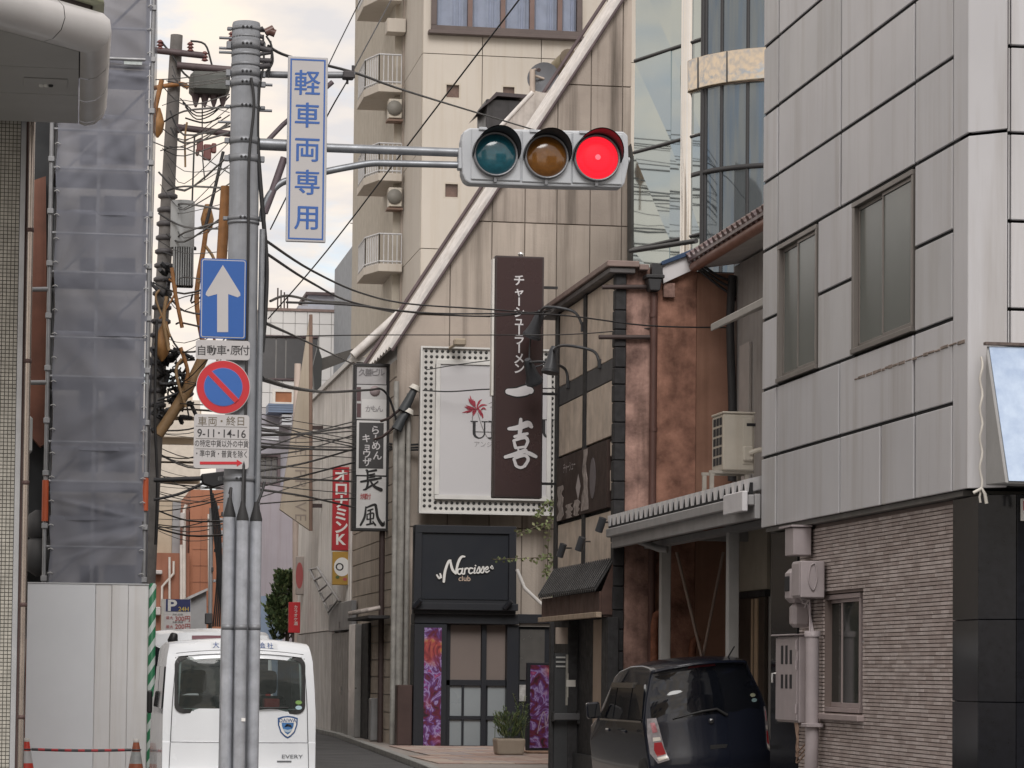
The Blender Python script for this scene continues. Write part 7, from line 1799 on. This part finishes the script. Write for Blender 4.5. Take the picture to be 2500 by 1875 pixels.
gk = MB(); outer = rrect(-.63, .63, wz0 - .022, wz1 + .02, .08); inner = rrect(-.59, .59, wz0 + .02, wz1 - .02, .06); n = len(outer)
gk.add([van.rp(x, z, .012) for x, z in outer] + [van.rp(x, z, .012) for x, z in inner], [(i, (i + 1) % n, n + (i + 1) % n, n + i) for i in range(n)])
gk.build('seal', M('rubber_black', (.015, .015, .016), .5), wg, local=True)
van.tail('window_pillar', [(.5, wz0 + .03), (.58, wz0 + .03), (.56, wz1 - .03), (.48, wz1 - .03)], M('rubber_black'), wg, -.01, 3)
van.tail('spoiler_lip', [(-.6, 1.745), (.6, 1.745), (.585, 1.765), (-.585, 1.765)], whitep, vn, .022, 6)
for sx in (-1, 1):
    van.tail('tail_light', [(sx * .50, .43), (sx * .70, .43), (sx * .70, .56), (sx * .50, .56)], M('lamp_red_dark', (.30, .02, .02), .2, coat=.6), vn, .056, 3)
van.tail('crease', [(-.66, .883), (.66, .883), (.66, .893), (-.66, .893)], M('crease_shadow', (.30, .31, .33), .4), vn, .003, 8)
van.tail('bumper', [(-.72, .36), (.72, .36), (.72, .60), (-.72, .60)], whitep, vn, .05, 6)
van.tail('number_plate', [(-.165, .66), (.165, .66), (.165, .825), (-.165, .825)], M('plate_yellow', (.55, .42, .05), .5), vn, .012, 2)
letters('lettering', [('EVERY', .51, .755, .05, 0, .004, 1.5)], M('badge_grey', (.22, .23, .25), .3, metal=.5), vn, lambda u, v, d: van.rp(u, v, .006 + d), .003, local=True)
van.tail('trim_badge', [(.36, .70), (.5, .70), (.5, .715), (.36, .715)], M('badge_grey'), vn, .006, 2)
gapm = M('panel_gap', (.06, .06, .065), .7, var=0)
for sx in (-1, 1): van.tail('panel_gap', [(sx * .668, .62), (sx * .674, .62), (sx * .655, 1.2), (sx * .622, 1.74), (sx * .616, 1.74), (sx * .649, 1.2)], gapm, vn, .003, 3)
van.tail('panel_gap', [(-.615, 1.775), (.615, 1.775), (.615, 1.78), (-.615, 1.78)], gapm, vn, .003, 6)
MB().tube([van.rp(.0, 1.17, .02), van.rp(.05, 1.215, .035), van.rp(.46, 1.225, .03)], [.016, .012, .007], 8).build('wiper', M('rubber_black'), vn, local=True)
van.tail('hatch_handle', [(-.12, .845), (.12, .845), (.12, .87), (-.12, .87)], gapm, vn, .012, 2)
# emblem shield
c0 = (.46, 1.04)
def shield(k): return [(c0[0] + x * k, c0[1] + z * k) for x, z in ((-.098, .085), (-.05, .10), (0, .105), (.05, .10), (.098, .085), (.095, .02), (.07, -.055), (.03, -.095), (0, -.112), (-.03, -.095), (-.07, -.055), (-.095, .02))]
em = van.tail('emblem', shield(1.), M('emblem_navy', (.02, .075, .22), .35), vn, .005, 1)
van.tail('emblem_ring', shield(.86), M('sign_white'), em, .0075, 1)
van.tail('emblem_field', [(c0[0] + x, c0[1] + z) for x, z in ((-.06, .04), (.06, .04), (.055, .0), (.03, -.05), (0, -.075), (-.03, -.05), (-.055, 0))], M('emblem_blue', (.06, .18, .42), .35, var=.3, scale=20), em, .0095, 1)
van.tail('emblem_figure', [(c0[0] + x, c0[1] + z) for x, z in ((-.035, -.005), (-.01, .03), (.03, .02), (.045, -.01), (.02, .0), (-.005, .005))], blackink, em, .0115, 1)
van.tail('emblem_wave', [(c0[0] + x, c0[1] + z) for x, z in ((-.045, -.02), (0, -.03), (.045, -.02), (.03, -.045), (0, -.055), (-.03, -.045))], M('wave_pale', (.4, .5, .6), .4), em, .0115, 1)
letters('lettering', [('DAIWA', c0[0], c0[1] + .062, .05, 0, .004)], M('emblem_navy'), em, lambda u, v, d: van.rp(u, v, .0095 + d), .002, local=True)
blue_l = M('letter_blue', (.03, .08, .26), .4)
lbp = van.tail('name_strip', [(-.28, 1.80), (.36, 1.80), (.36, 1.855), (-.28, 1.855)], M('strip_white', (.62, .64, .66), .4), vn, .004, 6)
letters('lettering', [(ch, -.235 + i * .075, 1.83, .062, 0, .004) for i, ch in enumerate('大和物流株式会社')], blue_l, lbp, lambda u, v, d: van.rp(u, v, .006 + d), .003, local=True)
for k, (x, z, m) in enumerate(((.565, 1.275, M('sticker_green', (.20, .36, .10), .4)), (.565, 1.225, M('sticker_blue', (.40, .55, .62), .4)))):
    van.tail('sticker', [(x + .033 * math.cos(a), z + .02 * math.sin(a)) for a in [i * math.pi / 6 for i in range(12)]], m, wg, .014, 1)
MB().lathe((.66, .45, 1.62), [(.0, -.05), (.03, -.04), (.03, .03), (0, .05)], 10).build('side_marker', M('rubber_black'), vn, local=True)
# inside: seats, load
seat = M('seat_dark', (.025, .025, .027), .8)
for sx in (-.36, .36):
    st_ = MB().box(sx - .22, sx + .22, 1.7, 1.85, .6, 1.32).build('seat_back', seat, vn, .05, 2, local=True)
    MB().box(sx - .13, sx + .13, 1.72, 1.82, 1.34, 1.58).build('headrest', M('headrest_grey', (.10, .095, .09), .8), st_, .05, 2, local=True)
MB().box(-.66, .66, .2, 3.0, .5, .6).build('load_floor', seat, vn, local=True)
for k in range(6):
    x = random.uniform(.0, .5); MB().box(x - .07, x + .08, .25, .5, .9, 1.2 + random.uniform(0, .12)).build('cargo', M('cargo_dark', (.05, .045, .045), .7) if k % 3 else M('cargo_red', (.4, .03, .03), .6), vn, .01, 1, local=True)
MB().box(-.62, -.2, .25, .6, .9, 1.22).build('cargo', M('cargo_dark'), vn, .02, 1, local=True)
for sx in (-1, 1):
    for y in (.62, 2.85): wheel(vn, sx * .64, y, .27)
MB().pr([van.sp(-1, .5, 1.2, .004), van.sp(-1, 1.5, 1.2, .004), van.sp(-1, 1.5, 1.66, .004), van.sp(-1, .5, 1.66, .004)], [van.sp(-1, .5, 1.2, -.01), van.sp(-1, 1.5, 1.2, -.01), van.sp(-1, 1.5, 1.66, -.01), van.sp(-1, .5, 1.66, -.01)]).build('side_window', M('privacy_glass', (.012, .014, .017), .06, var=0, spec=.7), vn, local=True)
MB().pr([van.sp(-1, 1.6, 1.2, .004), van.sp(-1, 2.5, 1.2, .004), van.sp(-1, 2.4, 1.66, .004), van.sp(-1, 1.6, 1.66, .004)], [van.sp(-1, 1.6, 1.2, -.01), van.sp(-1, 2.5, 1.2, -.01), van.sp(-1, 2.4, 1.66, -.01), van.sp(-1, 1.6, 1.66, -.01)]).build('side_window', M('privacy_glass'), vn, local=True)
MB().box(-.80, -.745, 2.55, 2.63, 1.12, 1.36).build('wing_mirror', M('rubber_black'), vn, .02, 2, local=True)

# larger white van in front of it
c2v = cam((518 - 1250) / 184, 38.2)
v2 = thing('high_roof_van', 'larger white van with dark rear glass half hidden beyond the small van', 'van', (c2v.x, c2v.y, 0))
tum2 = lambda z: 1 if z < 1.1 else 1 - max(0, z - 1.1) * .07
big_v = Car([(.10, .3), (.0, .4), (.0, .62), (.03, .66), (.04, 1.2), (.06, 1.6), (.10, 1.9), (.13, 1.97), (.20, 2.08), (.40, 2.13)], [(2.8, 2.14), (3.6, 2.05), (4.3, 1.3), (4.65, 1.0), (4.7, .4), (4.5, .3)], 1.69, tum2, .07, .05, 1.9)
big_v.body(whitep, v2, (), 16, .06)
bgw = big_v.tail('rear_window', rrect(-.76, .76, 1.12, 1.92, .06), M('privacy_glass'), v2, .006, 2)
big_v.tail('brake_light', [(-.26, 1.985), (.3, 1.985), (.3, 2.035), (-.26, 2.035)], M('brake_plum', (.16, .05, .07), .3), v2, .02, 3)
MB().tube([(-.52, .10, 1.88), (-.52, .02, 1.96), (-.50, .06, 2.04)], [.05, .07, .05], 10).build('rear_camera', M('rubber_black'), v2, local=True)
big_v.tail('window_notice', [(-.68, 1.80), (-.46, 1.80), (-.46, 1.87), (-.68, 1.87)], M('notice_green', (.30, .48, .30), .5), bgw, .01, 2)
big_v.tail('window_notice', [(-.60, 1.60), (-.44, 1.60), (-.44, 1.78), (-.58, 1.78)], M('notice_dgreen', (.05, .20, .07), .5, var=.4, scale=30), bgw, .01, 2)
for sx in (-1, 1):
    big_v.tail('tail_light', [(sx * .70, .75), (sx * .80, .75), (sx * .80, 1.45), (sx * .74, 1.45)], M('lamp_red_dark'), v2, .01, 3)
    for y in (.9, 3.7): wheel(v2, sx * .72, y, .33)
big_v.tail('turn_signal', [(-.79, .62), (-.72, .62), (-.72, .68), (-.79, .68)], M('turn_amber', (.8, .3, .05), .4, var=0, emit=((1., .42, .12), 3.)), v2, .03, 2)
big_v.tail('bumper', [(-.83, .36), (.83, .36), (.83, .58), (-.83, .58)], M('bumper_dark', (.05, .05, .055), .6), v2, .06, 3)
p_ = onY(386, 1672, 37.2); gm = thing('green_marker', 'small green and white marker fixed to the striped guard beside the vans', 'marker', tuple(p_))
MB().prY(pY([(377, 1660), (388, 1658), (396, 1672), (394, 1688), (377, 1690)], 36.0), 35.95, 36.05).build('marker_head', M('marker_green', (.04, .38, .14), .4), gm, .01)
MB().prY(pY([(380, 1691), (393, 1689), (395, 1700), (391, 1722), (386, 1698)], 36.0), 35.96, 36.04).build('marker_tail', M('sign_white'), gm)

# dark kei wagon in the carport mouth
cc = cam((1737 - 1250) / 212., 33.0)
cc = cc + Vector((.10, 0, 0))
kw = thing('dark_wagon', 'dark navy kei wagon parked tilted at the carport with its tail to the camera', 'car', (cc.x, cc.y, .13), rot=(0, R(-6.3), R(1.4)))
navy = M('car_navy', (.008, .010, .018), .22, var=0, spec=.3, coat=.45)
tum3 = lambda z: 1 if z < .95 else 1 - .24 * ((z - .95) / .7) ** 1.35
kwc = Car([(.14, .22), (.04, .28), (.0, .36), (.0, .55), (.025, .60), (.03, .93), (.045, .98), (.075, 1.2), (.135, 1.5), (.13, 1.56), (.10, 1.585), (.12, 1.61), (.3, 1.64)], [(.9, 1.662), (1.5, 1.655), (2.0, 1.60), (2.2, 1.54), (2.75, 1.02), (3.2, .9), (3.36, .7), (3.38, .35), (3.25, .22)], 1.475, tum3, .13, .045, 1.3)
kwc.body(navy, kw, (), 20, .055)
pg = M('privacy_black', (.006, .007, .010), .04, var=0, spec=.6)
rg = kwc.tail('rear_window', [(-.655, 1.00), (.655, 1.00), (.64, 1.25), (.575, 1.50), (.54, 1.53), (-.54, 1.53), (-.575, 1.50), (-.64, 1.25)], pg, kw, .006, 4)
kwc.tail('brake_light', [(-.17, 1.548), (.17, 1.548), (.15, 1.578), (-.15, 1.578)], M('brake_wine', (.10, .01, .015), .2), kw, .006, 3)
def taillamp(sx):
    A_ = lambda l: [(sx * (a if sx < 0 else .722 - (.722 - a) * .22), b) for a, b in l]
    t = kwc.tail('tail_light', A_([(.70, 1.02), (.60, 1.02), (.575, .85), (.545, .66), (.51, .53), (.64, .50), (.71, .62), (.72, .85)]), M('lamp_clear', (.27, .25, .26), .14, var=.35, scale=18, coat=1.), kw, .010, 2)
    kwc.tail('red_lens', A_([(.655, .74), (.575, .74), (.555, .66), (.54, .60), (.64, .58), (.665, .66)]), M('lens_red_glass', (.30, .015, .02), .15, coat=1.), t, .016, 2)
    kwc.tail('clear_lens', A_([(.665, .80), (.585, .80), (.578, .76), (.665, .755)]), M('lens_pale', (.62, .58, .52), .2, coat=1.), t, .016, 2)
    kwc.tail('clear_lens', A_([(.645, .565), (.54, .585), (.53, .55), (.63, .525)]), M('lens_pale'), t, .016, 2)
    kwc.tail('pink_lens', A_([(.675, .97), (.625, .97), (.605, .86), (.66, .85)]), M('lens_pinkish', (.40, .15, .17), .2, var=.4, scale=25, coat=1.), t, .015, 2)
taillamp(-1); taillamp(1)
MB().tube([kwc.rp(.22, .97, .02), kwc.rp(.10, 1.055, .035), kwc.rp(-.08, 1.045, .035), kwc.rp(-.42, .995, .02)], [.018, .014, .012, .008], 8).build('wiper', M('rubber_black'), kw, local=True)
emb = MB().lathe(kwc.rp(.02, .925, .008), [(0, -.012), (.03, -.01), (.034, 0)], 18, 'y').build('emblem', M('emblem_dark', (.03, .03, .035), .3), kw, local=True)
letters('emblem_mark', [('S', .02, .925, .06, 0, .012, .9)], M('chrome'), emb, lambda u, v, d: kwc.rp(u, v, .022 + d), .002, local=True)
kwc.tail('handle_recess', [(-.02, .60), (.17, .60), (.19, .64), (-.02, .65)], M('rubber_black'), kw, .004, 2)
kwc.tail('spoiler', [(-.56, 1.575), (.56, 1.575), (.53, 1.60), (-.53, 1.60)], navy, kw, .05, 5)
for k, (x, z, m) in enumerate(((.575, 1.165, M('sticker_olive', (.30, .31, .22), .5)), (.585, 1.105, M('sticker_teal', (.22, .32, .33), .5)))):
    kwc.tail('sticker', [(x + .035 * math.cos(a), z + .022 * math.sin(a)) for a in [i * math.pi / 6 for i in range(12)]], m, rg, .011, 1)
def sidewin(name, ys, mat, off=.006):
    for sx in (-1, 1):
        A = [kwc.sp(sx, y, z, off) for y, z in ys]; B = [kwc.sp(sx, y, z, -.03) for y, z in ys]; MB().pr(A, B).build(name, mat, kw, local=True)
sidewin('side_window', [(.28, 1.02), (.95, 1.0), (.95, 1.45), (.42, 1.45)], pg); sidewin('side_window', [(1.0, 1.0), (1.75, .99), (1.75, 1.45), (1.0, 1.45)], pg); sidewin('side_window', [(1.8, .99), (2.45, 1.0), (2.1, 1.42), (1.8, 1.45)], pg)
sidewin('rain_visor', [(.95, 1.41), (2.1, 1.41), (2.05, 1.47), (.95, 1.47)], M('visor_smoke', (.06, .055, .05), .1, coat=.5), .025)
sidewin('belt_moulding', [(.3, .975), (2.5, .97), (2.5, .99), (.3, .995)], M('chrome'), .009)
for sx in (-1, 1):
    for y in (1.05, 1.95): MB().box(sx * (kwc.hw(.85) + .0), sx * (kwc.hw(.85) + .035), y, y + .18, .84, .875).build('door_handle', navy, kw, .01, 1, local=True)
    mr_ = MB().box(sx * .76, sx * .93, 2.30, 2.42, 1.0, 1.2).build('wing_mirror', navy, kw, .035, 3, local=True)
    MB().box(sx * .77, sx * .92, 2.285, 2.30, 1.02, 1.18).build('mirror_glass', M('privacy_black'), mr_, local=True)
    for y in (.52, 2.86): wheel(kw, sx * .645, y, .28)
tb('aerial', M('rubber_black'), kw, [(.42, .5, 1.62), (.47, .35, 1.74)], .008, 6, local=True)
kwc.tail('number_plate', [(-.165, .17), (.165, .17), (.165, .335), (-.165, .335)], M('plate_yellow'), kw, .012, 2)
# sloping concrete apron under it
ap_ = MB().prY([(6.85, .004), (9.6, .27), (9.6, .0), (6.85, .0)], YE + .1, YB0 - .02).build('driveway', M('apron_concrete', (.24, .235, .225), .9, var=.2)); ap_['kind'] = 'structure'
# ------------------------------------------------------------------ far left street and parking sign
def grid_windows(parent, cells, Y, fm, pm):
    for (a, b, c, d) in cells:
        q = rY(a, b, c, d, Y); f = MB(); gridframe(f, q[0], q[1], q[2], q[3], Y - .06, Y - .003, .09); w_ = f.build('window', fm, parent)
        bx('pane', pm, w_, q[0] + .09, (q[0] + q[1]) / 2 - .03, Y - .03, Y - .004, q[2] + .09, q[3] - .09); bx('pane', pm, w_, (q[0] + q[1]) / 2 + .03, q[1] - .09, Y - .03, Y - .004, q[2] + .09, q[3] - .09)
YA = 128.
ba_ = thing('beige_flats', 'beige block of flats beyond the transformer pole', 'building', (onY(430, 1500, YA).x, YA + 4, 0))
bm_ = M('flats_beige', (.55, .46, .36), .8, var=.1, scale=.3)
x0, x1 = onY(360, 1100, YA).x, onY(490, 1100, YA).x; z1 = onY(430, 1000, YA).z
bx('wall', bm_, ba_, x0, x1, YA, YA + 10, 0, z1); q = rY(425, 965, 470, 1000, YA + 2); bx('roof_room', bm_, ba_, q[0], q[1], YA + 2, YA + 7, z1, q[3])
for py in (1010, 1060, 1120, 1165, 1215): q = rY(362, py, 488, py + 7, YA - .8); bx('balcony', M('flats_pale', (.60, .54, .47), .8), ba_, q[0], q[1], YA - 1, YA - .003, q[2], q[3] + .6)
grid_windows(ba_, [(392, 1085, 408, 1112), (420, 1085, 436, 1112), (448, 1085, 466, 1112), (392, 1135, 408, 1160), (420, 1135, 436, 1160), (448, 1135, 466, 1160), (395, 1030, 415, 1052), (440, 1030, 458, 1052), (392, 1182, 408, 1206), (424, 1182, 438, 1206)], YA, M('flats_frame', (.45, .42, .4), .6), M('pane_grey'))
YO = 93.
og = thing('orange_building', 'orange brown rendered building with white drain pipes at the street end', 'building', (onY(460, 1500, YO).x, YO + 4, 0))
om = M('orange_render', (.40, .175, .105), .85, var=.12, scale=.5, streak=.1); om2 = M('orange_render_dark', (.32, .14, .09), .85, var=.15, scale=.5, streak=.15)
q = rY(462, 1196, 556, 1600, YO); bx('wall', om, og, q[0], q[1], YO, YO + 10, 0, q[3])
q = rY(366, 1350, 461, 1600, YO - .4); bx('wall', om2, og, q[0], q[1], YO - .4, YO + 10, 0, q[3])
q = rY(372, 1225, 420, 1350, YO + .5); bx('wall', M('flats_tan', (.46, .38, .29), .8, var=.1), og, q[0], q[1], YO + .5, YO + 8, 0, q[3]); q = rY(421, 1225, 441, 1350, YO + .3); bx('wall', M('flats_shade', (.30, .30, .31), .8), og, q[0], q[1], YO + .3, YO + 8, 0, q[3])
q = rY(440, 1245, 461, 1350, YO + .2); bx('wall', M('umber_wall', (.20, .10, .075), .8), og, q[0], q[1], YO + .2, YO + 8, 0, q[3])
for py in (1340, 1380, 1420, 1480): q = rY(470, py, 508, py + 2, YO); bx('render_joint', om2, og, q[0], q[1], YO - .012, YO - .002, q[2], q[3])
for px in (488,): q = rY(px, 1260, px + 2, 1530, YO); bx('render_joint', om2, og, q[0], q[1], YO - .012, YO - .002, q[2], q[3])
wp = M('drain_white', (.62, .57, .53), .5)
for l, r in (([(455, 1232), (450, 1245), (450, 1530)], .055), ([(443, 1330), (443, 1530)], .055), ([(376, 1330), (376, 1440)], .05), ([(424, 1370), (424, 1400), (396, 1432), (395, 1480)], .04), ([(414, 1360), (414, 1480)], .04), ([(510, 1255), (512, 1530)], .045)):
    tb('drain_pipe', wp, og, [onY(a, b, YO - .55) for a, b in l], r, 8)
for (a, b, c, d) in ((440, 1252, 450, 1288), (375, 1392, 396, 1402), (378, 1482, 392, 1502), (376, 1262, 385, 1296)): q = rY(a, b, c, d, YO - .7); bx('meter_box', M('box_pale', (.5, .47, .46), .6), og, q[0], q[1], YO - .8, YO - .42, q[2], q[3], .02)
gr = thing('grey_gable', 'grey lean-to shed with a sloping roof right of the parking sign', 'shed', tuple(onY(485, 1520, 82)))
MB().prY(pY([(462, 1458), (504, 1440), (504, 1640), (462, 1640)], 82.), 82., 86.).build('wall', M('shed_grey', (.33, .33, .34), .7, var=.1), gr)
MB().prY(pY([(459, 1457), (506, 1436), (506, 1442), (459, 1464)], 82.), 81.8, 86.).build('roof', M('shed_roof', (.45, .45, .46), .5), gr)
# dark service pole with signs between
dk2 = thing('service_mast', 'thin pale service mast hung with boxes and cables left of the signal pole', 'mast', tuple(onY(515, 1520, 70)))
tb('mast_tube', M('mast_grey', (.34, .335, .34), .6), dk2, [onY(516, 1240, 70.), onY(512, 1640, 70.)], .05, 8)
for k in range(14):
    a, b = random.uniform(515, 545), 1235 + k * 15; q = rY(a, b, a + random.uniform(4, 10), b + random.uniform(6, 14), 70.); bx('fitting', random.choice((M('fit_pale', (.45, .45, .47), .5), M('fit_dark', (.07, .07, .075), .6), M('mast_grey'))), dk2, q[0], q[1], 69.9, 70.1, q[2], q[3], .01)
for k in range(5): tb('cable', M('cable_black'), dk2, curve_pts([onY(512 + 4 * k, 1180 + 12 * k, 69.8), onY(522 + 4 * k, 1300, 69.8), onY(530 + 3 * k, 1400 + 10 * k, 69.8), onY(520 + 5 * k, 1530, 69.8)]), .02, 5)
q = rY(500, 1497, 518, 1524, 69.8); bx('black_box', M('fit_dark'), dk2, q[0], q[1], 69.6, 69.85, q[2], q[3], .02)
YPk = 60.
pk = thing('parking_sign', 'parking sign with a big white P on navy and red prices below', 'sign', tuple(onY(430, 1535, YPk)))
x0, x1, z0, z1 = rY(400, 1463, 465, 1600, YPk)
bx('board', M('board_white2', (.66, .64, .64), .5), pk, x0, x1, YPk, YPk + .1, z0, z1)
q = rY(405, 1463, 465, 1493, YPk); bx('navy_panel', M('navy_panel', (.03, .04, .14), .5), pk, q[0], q[1], YPk - .008, YPk - .001, q[2], q[3]); bx('edge', M('edge_white'), pk, x0 - .06, x0 - .003, YPk - .02, YPk + .1, z0, z1)
def tp_(s, a, b, sz, m, bo=0, sx=1): p = onY(a, b, YPk); letters('lettering', [(s, p.x, p.z, sz, 0, bo, sx)], m, pk, frY(YPk - .009), .004)
tp_('P', 421, 1478, .32, M('sign_white'), .03, 1.2); tp_('24H', 448, 1487, .13, M('yellow_l', (.6, .45, .1), .5), .012); tp_('300円', 446, 1510, .13, M('print_red'), .01); tp_('200円', 446, 1529, .13, M('print_red'), .01)
for a, b in ((414, 1508), (414, 1530)): tp_('最大', a, b, .075, M('print_red'), .004)
for b in (1500, 1519): tp_('8:00-20:00', 434, b, .05, ink, .002)
bx('post', M('iron_dark'), pk, x0 + .2, x0 + .27, YPk + .1, YPk + .17, 0, z1)

# ------------------------------------------------------------------ overhead cables
cblk = M('cable_black')
def cable(label, pts, r, group=None, n=6):
    P = curve_pts([onY(a, b, Y) for a, b, Y in pts], n)
    return tag(tb('overhead_cable', cblk, None, P, r, 5), label, 'cable', group)
cable('thin cable from the pole top passing behind the kanji sign to the traffic light', [(655, 112, 21.2), (705, 138, 21.6), (860, 176, 22.5), (985, 220, 28), (1180, 280, 38), (1420, 352, 50)], .012)
cable('long straight cable slanting from the top of the picture down to the street end', [(1290, -30, 33), (1060, 270, 36), (800, 610, 41), (655, 778, 44)], .011)
cable('slanting cable from the upper balcony down to the crossarm tip', [(960, -10, 34), (862, 172, 30), (790, 300, 30), (660, 560, 32)], .008)
cable('faint slanting cable just right of the kanji sign', [(880, 0, 34), (790, 185, 34), (700, 400, 34)], .007)
cable('thick sagging cable from the pole to the dark vertical sign, upper strand', [(650, 588, 21.5), (760, 660, 27), (880, 715, 33), (1000, 742, 38), (1190, 755, 42), (1345, 768, 43.4)], .012)
cable('thick sagging cable from the pole to the dark vertical sign, lower strand', [(655, 622, 21.5), (760, 690, 27), (860, 738, 33), (1000, 762, 38), (1190, 772, 42), (1345, 758, 43.4)], .012)
cable('cable from the sag point on to the rusty wall', [(700, 738, 24), (860, 745, 30), (1060, 765, 36), (1350, 768, 38), (1580, 795, 39), (1790, 800, 39.3)], .011)
cable('thin level cable crossing the concrete wall above the studded sign', [(640, 822, 40), (900, 818, 41), (1200, 818, 42), (1400, 816, 40), (1600, 800, 39.4)], .008)
cable('cable sagging from the pole to the top of the white shop sign', [(650, 790, 21.5), (750, 835, 38), (868, 892, 58)], .014)
cable('thick cable looping round the front of the white shop sign', [(640, 925, 22), (720, 948, 35), (800, 957, 50), (900, 952, 56), (930, 950, 57), (952, 975, 57.2), (972, 1040, 57.3)], .024)
cable('thin cable crossing the face of the studded sign', [(1032, 953, 56.7), (1100, 956, 56.6), (1200, 950, 56), (1400, 948, 52)], .014)
cable('loose wire slanting across the top of the studded sign', [(1040, 903, 56.7), (1120, 890, 56.6), (1210, 878, 56.5)], .01)
random.seed(21)
G1 = 'bundle of cables crossing in front of the metal building'
for k, (ya, yb, yc_) in enumerate(((1035, 1050, 1075), (1050, 1060, 1052), (1062, 1058, 1040), (1082, 1090, 1092), (1090, 1096, 1100), (1100, 1060, 1028), (1112, 1098, 1060), (1135, 1142, 1148), (1020, 1060, 1085), (1165, 1170, 1176), (1180, 1195, 1205), (1195, 1212, 1240), (1150, 1130, 1095), (1215, 1180, 1150), (1072, 1080, 1066), (1128, 1112, 1118), (1044, 1066, 1092), (1188, 1160, 1128), (1230, 1222, 1216), (1010, 1032, 1048))):
    cable('dark cable from signal pole to white shop sign, %s part of the bundle' % ('upper' if ya < 1065 else 'middle' if ya < 1140 else 'lower'), [(632, ya, 30 + k), (745, yb, 45 + k * .8), (868, yc_, 58.6)], random.choice((.009, .013, .02)), G1)
G2 = 'cables between the shop sign and the riser pipes'
for k, y in enumerate((1085, 1092, 1098)): cable('dark cable joining the white shop sign to the riser pipes', [(948, y - 2, 58.8), (985, y + 1, 57.6), (1024, y, 57.3)], .022, G2)
G3 = 'tangle of cables between the scaffold and the signal pole'
def lab3(y): return 'dark cable in the tangle left of the signal pole, ' + ('up by the crossarms' if y < 330 else 'just above the transformer' if y < 480 else 'level with the transformer' if y < 700 else 'level with the one-way sign foot' if y < 860 else 'level with the no-parking sign' if y < 1040 else 'level with the times plate' if y < 1150 else 'just below the times plate' if y < 1220 else 'lowest, above the parking sign')
for k in range(26):
    y0 = random.uniform(1050, 1290); sl = random.uniform(-40, 40); sg = random.uniform(0, 25); Yc = random.uniform(56, 90)
    cable(lab3(y0), [(372, y0, Yc), (460, y0 + sl * .5 + sg, Yc - 2), (560, y0 + sl, Yc - 5)], random.choice((.009, .014, .022)), G3, 4)
for k in range(44):
    y0 = random.uniform(130, 1030); cable(lab3(y0), [(372 + random.uniform(0, 60), y0, 58), (450, y0 + random.uniform(-30, 60), 57), (560, y0 + random.uniform(-60, 60), 50)], random.choice((.008, .012, .02)), G3, 4)
cable('nearly upright wire dropping behind the transformer', [(475, 330, 62), (470, 470, 62), (462, 700, 62)], .02)
cable('slanting wire running past the transformer to the pole', [(545, 370, 57), (520, 480, 57), (500, 560, 57)], .035)
cable('wire loop drooping below the slanting cable near the roof rails', [(660, 735, 60), (700, 722, 62), (770, 735, 66), (860, 742, 70), (990, 768, 74)], .03)
cable('plum coloured wire dropping along the scaffold edge', [(383, 780, 56), (378, 1000, 56), (384, 1180, 56), (380, 1330, 56)], .03)
ab = thing('cable_splice_box', 'black splice box on the cables below the times plate', 'splice box', tuple(onY(515, 1180, 55)))
MB().prY(pY([(490, 1158), (555, 1150), (560, 1180), (520, 1190), (495, 1182)], 55.), 54.9, 55.2).build('box', M('tangle_black'), ab, .02)
tb('strand', M('tangle_black'), ab, [onY(375, 1172, 55.), onY(495, 1168, 55.)], .05, 6); tb('strand', M('tangle_black'), ab, curve_pts([onY(375, 1220, 55.), onY(440, 1205, 55.), onY(505, 1175, 55.)]), .03, 6)

# guard tubes and splice covers in the tangle
GO = 'orange guard tubes and covers in the cable tangle'
for k in range(9):
    a, b = random.uniform(380, 545), random.choice((random.uniform(180, 420), random.uniform(520, 900)))
    l = [(a, b), (a + random.uniform(-15, 25), b + random.uniform(20, 60)), (a + random.uniform(-25, 30), b + random.uniform(70, 150))]
    tag(tb('guard_tube', random.choice((M('sleeve_orange'), slv)), None, curve_pts([onY(p[0], p[1], 57.2) for p in l], 5), random.uniform(.02, .04), 7), 'bent orange guard tube in the cable tangle, ' + ('above the transformer' if b < 450 else 'beside or below the transformer'), 'cable guard', GO)

# ------------------------------------------------------------------ houses out of the picture: left row hidden by the scaffold, and across the junction (seen in the glass)
lrow = thing('left_row_house', 'plain tan house row along the left side beyond the scaffold', 'building', (-2, 60, 0))
bx('wall', M('row_tan', (.36, .31, .25), .85, var=.15), lrow, -6, 1.0, 46.5, 84, 0, 9.5)
for j in range(3):
    for k in range(9):
        wq = bx('window', M('row_frame', (.12, .11, .1), .5), lrow, .97, 1.03, 48 + k * 4, 50 + k * 4, 1.2 + j * 3, 2.8 + j * 3); bx('pane', M('dark_pane'), wq, 1.031, 1.04, 48.1 + k * 4, 49.9 + k * 4, 1.3 + j * 3, 2.7 + j * 3)
def block(label, x0, x1, y0, y1, h, mt, fl=3.2):
    t = thing('corner_block', label, 'building', ((x0 + x1) / 2, y1, 0)); bx('wall', mt, t, x0, x1, y0, y1, 0, h)
    n = int((x1 - x0) / 3.2)
    for j in range(int(h / fl)):
        for k in range(n):
            xq = x0 + .7 + k * 3.2; wq = bx('window', M('row_frame'), t, xq, xq + 1.9, y1 - .02, y1 + .04, .9 + j * fl, 2.5 + j * fl); bx('pane', M('dark_pane'), wq, xq + .1, xq + 1.8, y1 + .041, y1 + .05, 1.0 + j * fl, 2.4 + j * fl)
block('tan office block across the junction behind the viewer', -28, -9, -40, -24, 22, M('block_tan', (.52, .42, .29), .8, var=.12))
block('grey block across the junction behind the viewer', 12, 30, -44, -26, 15, M('block_grey', (.36, .37, .38), .8, var=.12))
